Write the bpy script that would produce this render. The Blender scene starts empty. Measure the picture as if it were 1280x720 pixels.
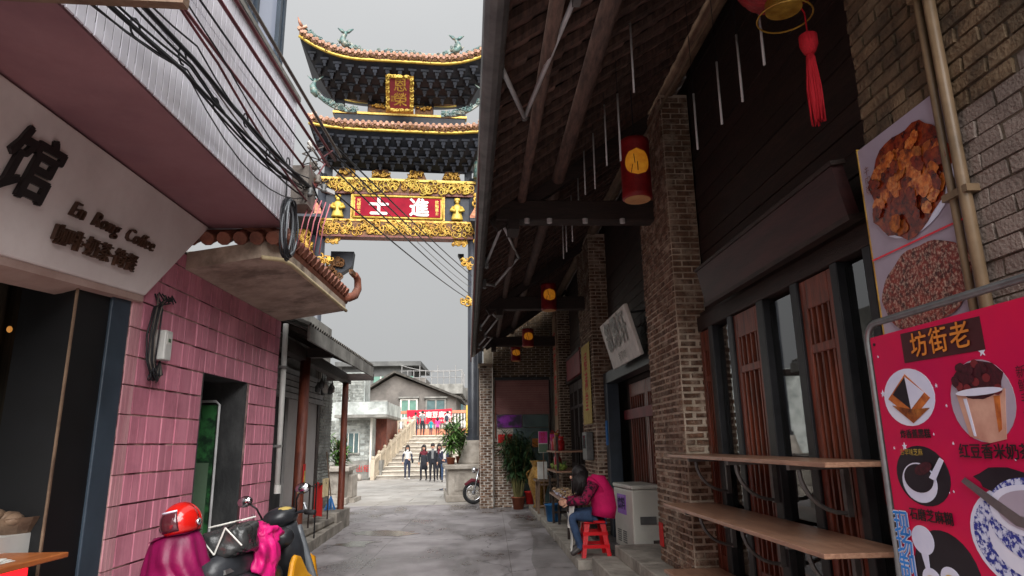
import bpy, bmesh, math, random
from mathutils import Vector, Matrix
random.seed(11)
RND = random.Random(5)
S = bpy.context.scene
COL = S.collection
rad = math.radians

# ------------------------------------------------------------------ camera, sky, sun, exposure
cam_d = bpy.data.cameras.new('camera')
cam = bpy.data.objects.new('camera', cam_d); COL.objects.link(cam)
cam_d.sensor_width = 36.0; cam_d.lens = 23.0
cam_d.clip_start = 0.05; cam_d.clip_end = 600
cam.location = (0, 0, 1.6)
cam.rotation_euler = (rad(103.3807), rad(0.8917), rad(-1.7711))
S.camera = cam
S.view_settings.view_transform = 'Standard'
S.view_settings.look = 'None'
S.view_settings.exposure = 2.4
S.view_settings.gamma = 1.0
S.view_settings.use_curve_mapping = False

SUN_EL, SUN_AZ = 40.0, 172.0          # azimuth clockwise from +Y: behind the camera, to the right
w = bpy.data.worlds.new('World'); S.world = w; w.use_nodes = True
wn, wl = w.node_tree.nodes, w.node_tree.links
wn.clear()
sky = wn.new('ShaderNodeTexSky'); sky.sky_type = 'NISHITA'; sky.sun_disc = False
sky.sun_elevation = rad(SUN_EL); sky.sun_rotation = rad(SUN_AZ)
sky.air_density = 1.5; sky.dust_density = 6.0
hs = wn.new('ShaderNodeHueSaturation'); hs.inputs['Saturation'].default_value = 0.12
wl.new(sky.outputs[0], hs.inputs['Color'])
tc = wn.new('ShaderNodeTexCoord'); sp = wn.new('ShaderNodeSeparateXYZ'); wl.new(tc.outputs['Generated'], sp.inputs[0])
mr = wn.new('ShaderNodeMapRange')      # overcast layer: brightest overhead, a third of that at the horizon
mr.inputs['From Min'].default_value = 0.0; mr.inputs['From Max'].default_value = 1.0
mr.inputs['To Min'].default_value = 1.78; mr.inputs['To Max'].default_value = 5.0
pw = wn.new('ShaderNodeMath'); pw.operation = 'POWER'; pw.inputs[1].default_value = 3.0; pw.use_clamp = True
wl.new(sp.outputs[2], pw.inputs[0]); wl.new(pw.outputs[0], mr.inputs['Value'])
nz = wn.new('ShaderNodeTexNoise'); nz.inputs['Scale'].default_value = 2.2; nz.inputs['Detail'].default_value = 4
wl.new(tc.outputs['Generated'], nz.inputs['Vector'])
nm = wn.new('ShaderNodeMapRange'); nm.inputs['To Min'].default_value = 0.93; nm.inputs['To Max'].default_value = 1.07
wl.new(nz.outputs[0], nm.inputs['Value'])
mu = wn.new('ShaderNodeMath'); mu.operation = 'MULTIPLY'; wl.new(mr.outputs[0], mu.inputs[0]); wl.new(nm.outputs[0], mu.inputs[1])
cc = wn.new('ShaderNodeCombineColor')
for i_, k_ in enumerate((0.985, 1.0, 1.01)):
    m_ = wn.new('ShaderNodeMath'); m_.operation = 'MULTIPLY'; m_.inputs[1].default_value = k_
    wl.new(mu.outputs[0], m_.inputs[0]); wl.new(m_.outputs[0], cc.inputs[i_])
mx = wn.new('ShaderNodeMix'); mx.data_type = 'RGBA'; mx.inputs[0].default_value = 0.9
wl.new(hs.outputs[0], mx.inputs[6]); wl.new(cc.outputs[0], mx.inputs[7])
bg = wn.new('ShaderNodeBackground'); bg.inputs['Strength'].default_value = 0.05
wl.new(mx.outputs[2], bg.inputs['Color'])
wo = wn.new('ShaderNodeOutputWorld'); wl.new(bg.outputs[0], wo.inputs[0])

sd = bpy.data.lights.new('sun', 'SUN'); sd.energy = 1.5; sd.angle = rad(60); sd.color = (1.0, 0.985, 0.97)
so = bpy.data.objects.new('sun', sd); COL.objects.link(so); so.location = (0, -10, 30)
so.rotation_euler = (rad(90 - SUN_EL), 0, rad(180 - SUN_AZ))

S.cycles.max_bounces = 6; S.cycles.diffuse_bounces = 4; S.cycles.glossy_bounces = 3
S.cycles.transmission_bounces = 4; S.cycles.transparent_max_bounces = 12
S.cycles.caustics_reflective = False; S.cycles.caustics_refractive = False
S.cycles.use_denoising = True

# ------------------------------------------------------------------ helpers
def lin(c):
    return tuple(((v/255)/12.92 if v/255 <= .04045 else ((v/255+.055)/1.055)**2.4) for v in c)

MATS = {}
def mat(name, c1, c2=None, rough=.75, scale=4.0, metal=0.0, bump=0.0, bscale=40.0, rand=0.0, spec=.4,
        stretch=(1,1,1), lo=.35, hi=.65, dirt=None, dscale=1.2, damt=.6, emit=None, estr=1.0, rvar=0.0, coords='Position', detail=5):
    """procedural surface: two tones mixed by noise, optional dirt patches, per-object tone change and fine relief"""
    m = bpy.data.materials.new(name); m.use_nodes = True
    n, l = m.node_tree.nodes, m.node_tree.links
    p = n['Principled BSDF']
    p.inputs['Roughness'].default_value = rough; p.inputs['Metallic'].default_value = metal
    p.inputs['Specular IOR Level'].default_value = spec
    geo = n.new('ShaderNodeNewGeometry') if coords == 'Position' else n.new('ShaderNodeTexCoord')
    mp = n.new('ShaderNodeMapping'); mp.inputs['Scale'].default_value = stretch
    l.new(geo.outputs[coords], mp.inputs[0])
    c2 = c2 or tuple(v*.8 for v in c1)
    no = n.new('ShaderNodeTexNoise'); no.inputs['Scale'].default_value = scale; no.inputs['Detail'].default_value = detail
    no.inputs['Roughness'].default_value = .62
    l.new(mp.outputs[0], no.inputs['Vector'])
    rp = n.new('ShaderNodeValToRGB'); l.new(no.outputs[0], rp.inputs[0])
    rp.color_ramp.elements[0].position = lo; rp.color_ramp.elements[1].position = hi
    rp.color_ramp.elements[0].color = (*c2, 1); rp.color_ramp.elements[1].color = (*c1, 1)
    out = rp.outputs[0]
    if dirt:
        n2 = n.new('ShaderNodeTexNoise'); n2.inputs['Scale'].default_value = dscale; n2.inputs['Detail'].default_value = 8
        n2.inputs['Roughness'].default_value = .68
        l.new(geo.outputs[coords], n2.inputs['Vector'])
        r2 = n.new('ShaderNodeMapRange'); r2.inputs[1].default_value = .48; r2.inputs[2].default_value = .66
        r2.inputs[4].default_value = damt; l.new(n2.outputs[0], r2.inputs[0])
        mm = n.new('ShaderNodeMix'); mm.data_type = 'RGBA'; l.new(r2.outputs[0], mm.inputs[0])
        l.new(out, mm.inputs[6]); mm.inputs[7].default_value = (*dirt, 1); out = mm.outputs[2]
    if rand:
        oi = n.new('ShaderNodeObjectInfo'); r3 = n.new('ShaderNodeMapRange')
        r3.inputs[3].default_value = 1-rand; r3.inputs[4].default_value = 1+rand; l.new(oi.outputs['Random'], r3.inputs[0])
        h = n.new('ShaderNodeHueSaturation'); l.new(r3.outputs[0], h.inputs['Value']); l.new(out, h.inputs['Color']); out = h.outputs[0]
    l.new(out, p.inputs['Base Color'])
    if rvar:
        r4 = n.new('ShaderNodeMapRange'); r4.inputs[3].default_value = max(.03, rough-rvar); r4.inputs[4].default_value = min(1, rough+rvar)
        l.new(no.outputs[0], r4.inputs[0]); l.new(r4.outputs[0], p.inputs['Roughness'])
    if bump:
        nb = n.new('ShaderNodeTexNoise'); nb.inputs['Scale'].default_value = bscale; nb.inputs['Detail'].default_value = 6
        l.new(mp.outputs[0], nb.inputs['Vector'])
        b = n.new('ShaderNodeBump'); b.inputs['Strength'].default_value = bump; b.inputs['Distance'].default_value = .02
        l.new(nb.outputs[0], b.inputs['Height']); l.new(b.outputs[0], p.inputs['Normal'])
    if emit:
        p.inputs['Emission Color'].default_value = (*emit, 1); p.inputs['Emission Strength'].default_value = estr
    MATS[name] = m
    return m

def street_mat(name, c1, c2, wet, crack=1.0):
    """worn concrete: mottled tone, darker damp stains that are also smoother, speckle and hairline cracks"""
    m = bpy.data.materials.new(name); m.use_nodes = True
    n, l = m.node_tree.nodes, m.node_tree.links; p = n['Principled BSDF']; p.inputs['Specular IOR Level'].default_value = .5
    g = n.new('ShaderNodeNewGeometry')
    def noise(sc, det=6, rg=.6, stretch=None):
        q = n.new('ShaderNodeTexNoise'); q.inputs['Scale'].default_value = sc; q.inputs['Detail'].default_value = det; q.inputs['Roughness'].default_value = rg
        if stretch:
            mp = n.new('ShaderNodeMapping'); mp.inputs['Scale'].default_value = stretch; l.new(g.outputs['Position'], mp.inputs[0]); l.new(mp.outputs[0], q.inputs['Vector'])
        else: l.new(g.outputs['Position'], q.inputs['Vector'])
        return q.outputs[0]
    def rng(x, a, b, c=0., d=1.):
        q = n.new('ShaderNodeMapRange'); q.inputs[1].default_value = a; q.inputs[2].default_value = b; q.inputs[3].default_value = c; q.inputs[4].default_value = d; l.new(x, q.inputs[0]); return q.outputs[0]
    def mix(f, a, b):
        q = n.new('ShaderNodeMix'); q.data_type = 'RGBA'; l.new(f, q.inputs[0])
        for i, v in ((6, a), (7, b)):
            if isinstance(v, tuple): q.inputs[i].default_value = (*v, 1)
            else: l.new(v, q.inputs[i])
        return q.outputs[2]
    col = mix(rng(noise(1.1), .35, .65), c2, c1)
    stain = rng(noise(.5, 10, .7, (1.6,.75,1)), .46, .6, 0, .92)
    col = mix(stain, col, wet)
    col = mix(rng(noise(26, 3), .6, .75, 0, .3), col, tuple(v*.55 for v in c2))
    col = mix(rng(noise(6, 7, .7), .62, .72, 0, .4), col, tuple(min(1, v*1.25) for v in c1))
    vo = n.new('ShaderNodeTexVoronoi'); vo.feature = 'DISTANCE_TO_EDGE'; vo.inputs['Scale'].default_value = .55
    ad = n.new('ShaderNodeVectorMath'); ad.operation = 'MULTIPLY_ADD'; nv = n.new('ShaderNodeTexNoise'); nv.inputs['Scale'].default_value = 1.6; nv.inputs['Detail'].default_value = 8
    l.new(g.outputs['Position'], nv.inputs['Vector']); l.new(nv.outputs[1], ad.inputs[0]); ad.inputs[1].default_value = (.9,.9,.9); l.new(g.outputs['Position'], ad.inputs[2]); l.new(ad.outputs[0], vo.inputs['Vector'])
    cr = rng(vo.outputs['Distance'], .0, .012, crack*.75, 0.)
    col = mix(cr, col, tuple(v*.3 for v in c2))
    l.new(col, p.inputs['Base Color'])
    l.new(rng(stain, 0, .85, .7, .24), p.inputs['Roughness'])
    b = n.new('ShaderNodeBump'); b.inputs['Strength'].default_value = .5; b.inputs['Distance'].default_value = .012; l.new(noise(22, 8, .7), b.inputs['Height']); l.new(b.outputs[0], p.inputs['Normal'])
    MATS[name] = m; return m

def glass(name, tint=(.8,.85,.88), rough=.02, through=.75, ior=1.6):
    m = bpy.data.materials.new(name); m.use_nodes = True
    n, l = m.node_tree.nodes, m.node_tree.links; n.clear()
    t = n.new('ShaderNodeBsdfTransparent'); t.inputs[0].default_value = (*[v*through for v in tint], 1)
    g = n.new('ShaderNodeBsdfGlossy'); g.inputs['Roughness'].default_value = rough
    f = n.new('ShaderNodeFresnel'); f.inputs[0].default_value = ior
    nb = n.new('ShaderNodeTexNoise'); nb.inputs['Scale'].default_value = 3
    b = n.new('ShaderNodeBump'); b.inputs['Strength'].default_value = .04; l.new(nb.outputs[0], b.inputs['Height']); l.new(b.outputs[0], g.inputs['Normal'])
    x = n.new('ShaderNodeMixShader'); l.new(f.outputs[0], x.inputs[0]); l.new(t.outputs[0], x.inputs[1]); l.new(g.outputs[0], x.inputs[2])
    o = n.new('ShaderNodeOutputMaterial'); l.new(x.outputs[0], o.inputs[0])
    MATS[name] = m; return m

ORG = {}
def rotz(v, deg):
    a = rad(deg); return Vector((v[0]*math.cos(a)-v[1]*math.sin(a), v[0]*math.sin(a)+v[1]*math.cos(a), v[2]))

def tag(o, label=None, cat=None, group=None, kind=None):
    if label: o['label'] = label
    if cat: o['category'] = cat
    if group: o['group'] = group
    if kind: o['kind'] = kind
    return o

def thing(name, label, cat, loc=(0,0,0), frame=0.0, group=None, kind=None):
    """Empty at a thing's base; loc is given in a frame turned about Z by `frame` degrees, and so are all its meshes"""
    o = bpy.data.objects.new(name, None); COL.objects.link(o); o.empty_display_size = .1
    o.location = rotz(loc, frame); o.rotation_euler = (0, 0, rad(frame))
    ORG[o.name] = Vector(loc)
    return tag(o, label, cat, group, kind)

class MB:
    def __init__(s): s.v = []; s.f = []
    def add(s, vs, fs):
        k = len(s.v); s.v += [tuple(v) for v in vs]; s.f += [tuple(i+k for i in f) for f in fs]; return s
    def bb(s, x0, x1, y0, y1, z0, z1):
        return s.add([(x0,y0,z0),(x1,y0,z0),(x1,y1,z0),(x0,y1,z0),(x0,y0,z1),(x1,y0,z1),(x1,y1,z1),(x0,y1,z1)],
                     [(3,2,1,0),(4,5,6,7),(0,1,5,4),(1,2,6,5),(2,3,7,6),(3,0,4,7)])
    def box(s, c, size, rot=None):
        h = [k/2 for k in size]; k = len(s.v)
        s.bb(-h[0],h[0],-h[1],h[1],-h[2],h[2])
        R = rot or Matrix.Identity(3)
        for i in range(k, len(s.v)): s.v[i] = tuple(R @ Vector(s.v[i]) + Vector(c))
        return s
    def bar(s, p0, p1, wx, wy, up=(0,0,1)):
        """rectangular bar from p0 to p1; wx across, wy along `up`"""
        a, b = Vector(p0), Vector(p1); d = (b-a).normalized(); sx = d.cross(Vector(up))
        if sx.length < 1e-4: sx = d.cross(Vector((0,1,0)))
        sx.normalize(); sy = sx.cross(d).normalized()
        q = []
        for p in (a, b):
            for i, j in ((-1,-1),(1,-1),(1,1),(-1,1)): q.append(p+sx*(i*wx/2)+sy*(j*wy/2))
        return s.add(q, [(0,1,2,3),(7,6,5,4),(0,4,5,1),(1,5,6,2),(2,6,7,3),(3,7,4,0)])
    def tube(s, pts, r, n=6, cap=True, closed=False):
        pts = [Vector(p) for p in pts]; m = len(pts); rs = r if isinstance(r, (list, tuple)) else [r]*m
        k = len(s.v); pn = None
        for i, p in enumerate(pts):
            if closed: d = pts[(i+1) % m]-pts[i-1]
            else: d = pts[min(i+1, m-1)]-pts[max(i-1, 0)]
            if d.length < 1e-9: d = Vector((0,0,1))
            d.normalize()
            if pn is None:
                pn = d.cross(Vector((0,0,1)));
                if pn.length < .05: pn = d.cross(Vector((1,0,0)))
            pn = pn - d*pn.dot(d)
            if pn.length < 1e-6: pn = d.orthogonal()
            pn.normalize(); q = d.cross(pn)
            for j in range(n):
                a = 2*math.pi*j/n; s.v.append(tuple(p+(pn*math.cos(a)+q*math.sin(a))*rs[i]))
        for i in range(m if closed else m-1):
            for j in range(n):
                a, b = k+i*n+j, k+i*n+(j+1) % n; c, d2 = k+((i+1) % m)*n+(j+1) % n, k+((i+1) % m)*n+j
                s.f.append((a, b, c, d2))
        if cap and not closed:
            s.f.append(tuple(k+j for j in reversed(range(n)))); s.f.append(tuple(k+(m-1)*n+j for j in range(n)))
        return s
    def cyl(s, p0, p1, r0, r1=None, n=12, cap=True): return s.tube([p0, p1], [r0, r0 if r1 is None else r1], n, cap)
    def lathe(s, prof, n=16, c=(0,0,0), sc=(1,1)):
        k = len(s.v); m = len(prof)
        for r, z in prof:
            for j in range(n):
                a = 2*math.pi*j/n; s.v.append((c[0]+r*math.cos(a)*sc[0], c[1]+r*math.sin(a)*sc[1], c[2]+z))
        for i in range(m-1):
            for j in range(n): s.f.append((k+i*n+j, k+i*n+(j+1) % n, k+(i+1)*n+(j+1) % n, k+(i+1)*n+j))
        s.f.append(tuple(k+j for j in reversed(range(n)))); s.f.append(tuple(k+(m-1)*n+j for j in range(n)))
        return s
    def sph(s, c, r, nu=10, nv=7, rot=None):
        r = r if isinstance(r, (list, tuple)) else (r, r, r); k = len(s.v); R = rot or Matrix.Identity(3)
        for i in range(nv+1):
            t = math.pi*(.02+.96*i/nv)
            for j in range(nu):
                a = 2*math.pi*j/nu
                s.v.append(tuple(R @ Vector((r[0]*math.sin(t)*math.cos(a), r[1]*math.sin(t)*math.sin(a), r[2]*math.cos(t)))+Vector(c)))
        for i in range(nv):
            for j in range(nu): s.f.append((k+i*nu+j, k+(i+1)*nu+j, k+(i+1)*nu+(j+1) % nu, k+i*nu+(j+1) % nu))
        s.f.append(tuple(k+j for j in range(nu))); s.f.append(tuple(k+nv*nu+j for j in reversed(range(nu))))
        return s
    def prism(s, poly, vec):
        k = len(poly); v = Vector(vec); P = [Vector(p) for p in poly]
        return s.add(P+[p+v for p in P], [tuple(reversed(range(k))), tuple(range(k, 2*k))]+[(i, (i+1) % k, k+(i+1) % k, k+i) for i in range(k)])
    def grid(s, fn, nu, nv):
        k = len(s.v)
        for i in range(nu+1):
            for j in range(nv+1): s.v.append(tuple(fn(i/nu, j/nv)))
        for i in range(nu):
            for j in range(nv): a = k+i*(nv+1)+j; s.f.append((a, a+nv+1, a+nv+2, a+1))
        return s
    def mesh(s, name, m, off=Vector((0,0,0)), smooth=False):
        me = bpy.data.meshes.new(name)
        me.from_pydata([(v[0]-off[0], v[1]-off[1], v[2]-off[2]) for v in s.v], [], s.f)
        bm = bmesh.new(); bm.from_mesh(me); bmesh.ops.recalc_face_normals(bm, faces=bm.faces); bm.to_mesh(me); bm.free()
        me.materials.append(m if not isinstance(m, str) else MATS[m])
        if smooth: me.polygons.foreach_set('use_smooth', [True]*len(me.polygons))
        return me
    def build(s, name, m, parent=None, smooth=False, bevel=0, thick=0):
        off = ORG.get(parent.name, Vector((0,0,0))) if parent else Vector((0,0,0))
        o = bpy.data.objects.new(name, s.mesh(name, m, off, smooth)); COL.objects.link(o)
        if parent: o.parent = parent; ORG[o.name] = off
        if thick:
            md = o.modifiers.new('t', 'SOLIDIFY'); md.thickness = thick; md.offset = 0
        if bevel:
            md = o.modifiers.new('b', 'BEVEL'); md.width = bevel; md.segments = 2; md.limit_method = 'ANGLE'
            md.harden_normals = False
        return o
    def solo(s, name, m, label=None, cat=None, loc=(0,0,0), frame=0.0, group=None, kind=None, smooth=False, bevel=0, thick=0):
        o = s.build(name, m, None, smooth, bevel, thick)
        o.data.transform(Matrix.Translation(-Vector(loc)))
        o.location = rotz(loc, frame); o.rotation_euler = (0, 0, rad(frame)); ORG[o.name] = Vector(loc)
        return tag(o, label, cat, group, kind)

def piece(name, me, parent, loc, scale=(1,1,1), rot=None):
    """a small part that shares mesh data; loc in the frame coordinates of its thing"""
    o = bpy.data.objects.new(name, me); COL.objects.link(o); o.parent = parent
    o.location = Vector(loc)-ORG.get(parent.name, Vector((0,0,0))); o.scale = scale
    if rot: o.rotation_euler = rot
    return o

def copy_tree(o, parent=None):
    c = o.copy(); COL.objects.link(c); c.parent = parent
    if o.name in ORG: ORG[c.name] = ORG[o.name]
    for ch in o.children: copy_tree(ch, c)
    return c

def glyphs(body, size, bold=0.0, shear=0.0, extr=0.0, spacing=1.0, align='CENTER', line=1.0):
    c = bpy.data.curves.new('t', 'FONT'); c.body = body; c.size = size; c.offset = bold*size; c.shear = shear
    c.extrude = extr; c.space_character = spacing; c.align_x = align; c.align_y = 'CENTER'; c.space_line = line; c.resolution_u = 2
    o = bpy.data.objects.new('t', c); COL.objects.link(o)
    bpy.context.view_layer.update()
    me = bpy.data.meshes.new_from_object(o.evaluated_get(bpy.context.evaluated_depsgraph_get()))
    vs = [tuple(v.co) for v in me.vertices]; fs = [tuple(p.vertices) for p in me.polygons]
    bpy.data.objects.remove(o); bpy.data.curves.remove(c); bpy.data.meshes.remove(me)
    return vs, fs

def text(body, size, o, ex, ey, m, parent, name='lettering', heavy=0.0, **k):
    heavy = heavy or k.pop('bold', 0); k.pop('bold', 0)
    """flat lettering; o = centre, ex / ey = directions of reading and of up"""
    vs, fs = glyphs(body, size, **k); ex, ey, o = Vector(ex).normalized(), Vector(ey).normalized(), Vector(o); n = ex.cross(ey)
    b = MB()
    for i, (dx, dy) in enumerate(((0,0),(1,0),(-1,0),(0,1),(0,-1)) if heavy else ((0,0),)):
        b.add([o+ex*(v[0]+dx*heavy*size)+ey*(v[1]+dy*heavy*size)+n*(v[2]+.0006*i) for v in vs], fs)
    off = ORG.get(parent.name, Vector((0,0,0)))
    me = bpy.data.meshes.new(name); me.from_pydata([tuple(Vector(v)-off) for v in b.v], [], b.f); me.materials.append(MATS[m])
    ob = bpy.data.objects.new(name, me); COL.objects.link(ob); ob.parent = parent; ORG[ob.name] = off
    return ob

# bricks: running bond on a face; the first `limit` are parts, the others one part of kind stuff
def brick_mesh(name, m, seed):
    r = random.Random(seed); b = MB(); b.bb(-.5,.5,-.5,.5,-.5,.5)
    b.v = [(x*(1+r.uniform(-.06,.03)), y*(1+r.uniform(-.1,.04)), z*(1+r.uniform(-.13,.06))) for x, y, z in b.v]
    return b.mesh(name, m)
BRICKS = {}
def bricks(parent, o, u, nrm, width, height, m, pitch=(.235,.064), joint=.011, proud=.012, limit=300, hole=None, prefer=None, seed=1, rough=.06):
    """o: lower corner of the face, u: direction along it, nrm: outward"""
    r = random.Random(seed); o, u, nrm = Vector(o), Vector(u).normalized(), Vector(nrm).normalized()
    if m not in BRICKS: BRICKS[m] = [brick_mesh('brick', m, k) for k in range(4)]
    L = []; row = 0; z = 0.0
    while z+pitch[1] <= height+1e-6:
        x = -(pitch[0]/2 if row % 2 else 0)
        while x < width-.01:
            a, b_ = max(0, x), min(width, x+pitch[0])
            if b_-a > .04:
                cx, cz = (a+b_)/2, z+pitch[1]/2
                if not (hole and hole(cx, cz)): L.append((cx, cz, b_-a-joint, pitch[1]-joint))
            x += pitch[0]
        z += pitch[1]; row += 1
    if prefer: L.sort(key=lambda t: prefer(t[0], t[1]))
    ang = math.atan2(u.y, u.x)
    rest = MB()
    for i, (cx, cz, lx, lz) in enumerate(L):
        pd = proud+r.uniform(-.005,.005)
        p = o+u*cx+Vector((0,0,cz))+nrm*(pd-.03)
        if i < limit: piece('brick', r.choice(BRICKS[m]), parent, p, (lx*r.uniform(1-rough,1), .06, lz*r.uniform(1-rough*.8,1)), (0, r.uniform(-.3,.3)*rough*.5, ang))
        else:
            a = p-u*(lx/2); c = p+u*(lx/2)
            rest.bar(a, c, .06, lz)
    if rest.v: tag(rest.build('brick_courses', m, parent), kind='stuff')
# ------------------------------------------------------------------ materials
street_mat('street', lin((166,160,161)), lin((134,128,129)), lin((98,93,93)))
street_mat('street_patch', lin((142,136,135)), lin((112,107,106)), lin((88,84,83)))
mat('plaza_stone', lin((176,172,166)), lin((150,145,140)), rough=.6, scale=1.3, bump=.2, bscale=30, dirt=lin((140,132,122)), dscale=.5, damt=.6, rvar=.2, rand=.06)
mat('earth', lin((120,112,100)), lin((92,86,76)), scale=.5)
mat('kerb_stone', lin((170,163,152)), lin((132,124,115)), rough=.8, scale=3, bump=.5, bscale=25, dirt=lin((70,66,60)), dscale=1.6, damt=.6)
mat('water', lin((104,100,96)), lin((90,86,82)), rough=.16, spec=.6)
mat('brick', lin((158,128,112)), lin((98,78,70)), rough=.9, scale=9, bump=.6, bscale=60, rand=.32, dirt=lin((168,158,142)), dscale=2.2, damt=.55)
mat('brick_limed', lin((132,100,80)), lin((78,58,46)), rough=.92, scale=14, bump=.8, bscale=60, rand=.36, dirt=lin((198,180,160)), dscale=6.5, damt=.7)
mat('mortar_lime', lin((222,206,186)), lin((180,164,144)), rough=.95, scale=6, bump=.6, bscale=50, dirt=lin((122,106,90)), dscale=1.6, damt=.6)
mat('maroon_board', lin((66,34,33)), lin((48,25,25)), rough=.5, scale=4, stretch=(1,.3,3), bump=.15)
mat('brick_dark', lin((108,88,66)), lin((62,50,38)), rough=.9, scale=7, bump=.7, bscale=50, rand=.22, dirt=lin((140,120,95)), dscale=3, damt=.45)
mat('brick_white', lin((138,124,116)), lin((112,100,93)), rough=.9, scale=5, bump=.5, bscale=60, rand=.08)
mat('brick_grey', lin((176,178,172)), lin((120,122,118)), rough=.9, scale=3, bump=.4, bscale=40, rand=.22, dirt=lin((86,88,84)), dscale=1.2, damt=.8)
mat('mortar', lin((214,206,196)), lin((178,168,158)), rough=.95, scale=6, bump=.5, bscale=50, dirt=lin((130,120,108)), dscale=1.3, damt=.45)
mat('mortar_dark', lin((112,102,88)), lin((80,72,62)), rough=.95, scale=6, bump=.5)
mat('dark_wood', lin((54,39,34)), lin((33,25,22)), rough=.6, scale=6, stretch=(1,1,8), bump=.25, bscale=30, rand=.2)
mat('roof_wood', lin((104,80,70)), lin((66,51,46)), rough=.75, scale=5, stretch=(6,1,1), bump=.3, rand=.25)
mat('roof_tile', lin((142,108,96)), lin((88,70,64)), rough=.85, scale=4, bump=.4, bscale=30, rand=.3, dirt=lin((130,112,98)), dscale=2.5, damt=.4)
mat('old_tile', lin((92,88,82)), lin((58,55,52)), rough=.9, scale=3, bump=.4, rand=.25)
mat('pole_wood', lin((128,104,84)), lin((92,72,58)), rough=.6, scale=5, bump=.2)
mat('red_wood', lin((122,62,44)), lin((80,36,26)), rough=.5, scale=5, stretch=(2,2,.5), bump=.3, bscale=30, rand=.12)
mat('door_wood', lin((132,66,46)), lin((80,40,29)), rough=.38, scale=7, stretch=(3,3,.4), bump=.15, bscale=40, rand=.15)
mat('black_frame', lin((40,41,44)), lin((26,27,30)), rough=.45, scale=8)
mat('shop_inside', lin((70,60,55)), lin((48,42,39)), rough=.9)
mat('shelf_wood', lin((176,136,112)), lin((142,104,84)), rough=.32, scale=5, stretch=(8,1,8), bump=.1, rvar=.1)
mat('steel', lin((150,152,152)), lin((120,122,124)), rough=.38, metal=.85, scale=8)
mat('grey_metal', lin((120,120,118)), lin((92,92,92)), rough=.5, metal=.4, scale=6)
mat('white_rod', lin((214,214,214)), lin((180,180,180)), rough=.35)
mat('plastic_white', lin((214,214,208)), lin((190,190,186)), rough=.4, scale=6, dirt=lin((150,148,140)), dscale=3, damt=.4)
mat('pvc', lin((128,106,82)), lin((100,82,62)), rough=.45, scale=5)
mat('pink_tile', lin((222,146,164)), lin((206,126,146)), rough=.3, scale=26, stretch=(1,1,.05), bump=.18, bscale=60, rand=.14, dirt=lin((160,92,108)), dscale=2.2, damt=.5, spec=.4)
mat('pink_light', lin((212,158,164)), lin((190,130,140)), rough=.35, scale=12, stretch=(1,1,.1), bump=.2, rand=.08)
mat('grout', lin((190,160,154)), lin((92,58,62)), rough=.95, scale=3, bump=.3, lo=.42, hi=.58)
mat('pink_paint', lin((150,108,112)), lin((128,90,96)), rough=.7, scale=1.2, bump=.12, bscale=18, dirt=lin((126,80,84)), dscale=.8, damt=.5)
mat('white_tile', lin((236,234,242)), lin((222,220,230)), rough=.25, scale=5, rand=.05, dirt=lin((190,184,188)), dscale=1.1, damt=.4, spec=.5)
mat('grey_grout', lin((70,67,72)), rough=.95)
mat('sign_white', lin((236,226,222)), lin((220,208,204)), rough=.5, scale=1.5, dirt=lin((196,180,176)), dscale=.7, damt=.4)
mat('beige_paint', lin((186,160,150)), lin((160,132,122)), rough=.7, scale=2)
mat('letter_dark', lin((44,38,38)), lin((30,26,26)), rough=.4)
mat('letter_brown', lin((84,58,44)), lin((62,42,32)), rough=.4)
mat('concrete', lin((200,182,164)), lin((164,146,130)), rough=.9, scale=2.2, bump=.35, bscale=22, dirt=lin((104,90,78)), dscale=1.6, damt=.85)
mat('grey_concrete', lin((150,148,142)), lin((112,110,105)), rough=.9, scale=2.2, bump=.3, bscale=22, dirt=lin((84,82,78)), dscale=.9, damt=.7)
mat('stone', lin((178,170,160)), lin((148,140,130)), rough=.8, scale=4, bump=.3, bscale=30, dirt=lin((112,104,94)), dscale=1.4, damt=.5)
mat('tan_stone', lin((204,190,168)), lin((172,158,138)), rough=.8, scale=3, bump=.3, dirt=lin((140,122,100)), dscale=1.5, damt=.5)
mat('step_stone', lin((216,208,194)), lin((186,178,164)), rough=.75, scale=2, bump=.2, dirt=lin((146,138,126)), dscale=1.2, damt=.5)
mat('orange_tile', lin((152,92,70)), lin((104,62,50)), rough=.6, scale=8, bump=.3, rand=.2, dirt=lin((92,70,58)), dscale=4, damt=.5)
mat('cream', lin((212,196,158)), lin((180,160,122)), rough=.7, scale=6)
mat('cable', lin((36,36,40)), lin((24,24,27)), rough=.5)
mat('cable_grey', lin((120,112,104)), lin((84,76,70)), rough=.5)
mat('cable_red', lin((120,60,66)), lin((86,44,48)), rough=.5)
mat('cable_pink', lin((206,120,130)), rough=.5)
mat('dark_blue_black', lin((42,46,56)), lin((26,29,36)), rough=.6, scale=5, rand=.3, dirt=lin((60,64,72)), dscale=4, damt=.25)
mat('column_black', lin((58,61,68)), lin((40,42,48)), rough=.35, scale=2)
mat('gold', lin((200,160,70)), lin((142,100,38)), rough=.38, metal=.35, scale=9, bump=.3, bscale=30)
mat('gold_yellow', lin((208,182,84)), lin((170,138,52)), rough=.4, metal=.2, scale=9)
mat('gold_brown', lin((126,84,42)), lin((58,36,22)), rough=.55, metal=.2, scale=14, bump=.6, bscale=40)
mat('plaque_red', lin((146,22,44)), lin((124,18,38)), rough=.8, spec=.15, scale=3)
mat('dull_red', lin((120,34,40)), lin((96,26,32)), rough=.55, scale=3)
mat('white_paint', lin((228,224,216)), lin((206,202,192)), rough=.5)
mat('glazed_teal', lin((98,130,124)), lin((50,76,78)), rough=.35, scale=9, bump=.5, bscale=30, dirt=lin((176,160,140)), dscale=6, damt=.6)
mat('gate_tile', lin((178,124,96)), lin((126,78,60)), rough=.45, scale=8, rand=.18)
mat('gate_tile_end', lin((214,176,150)), lin((176,130,106)), rough=.45, scale=9, rand=.1)
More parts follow.
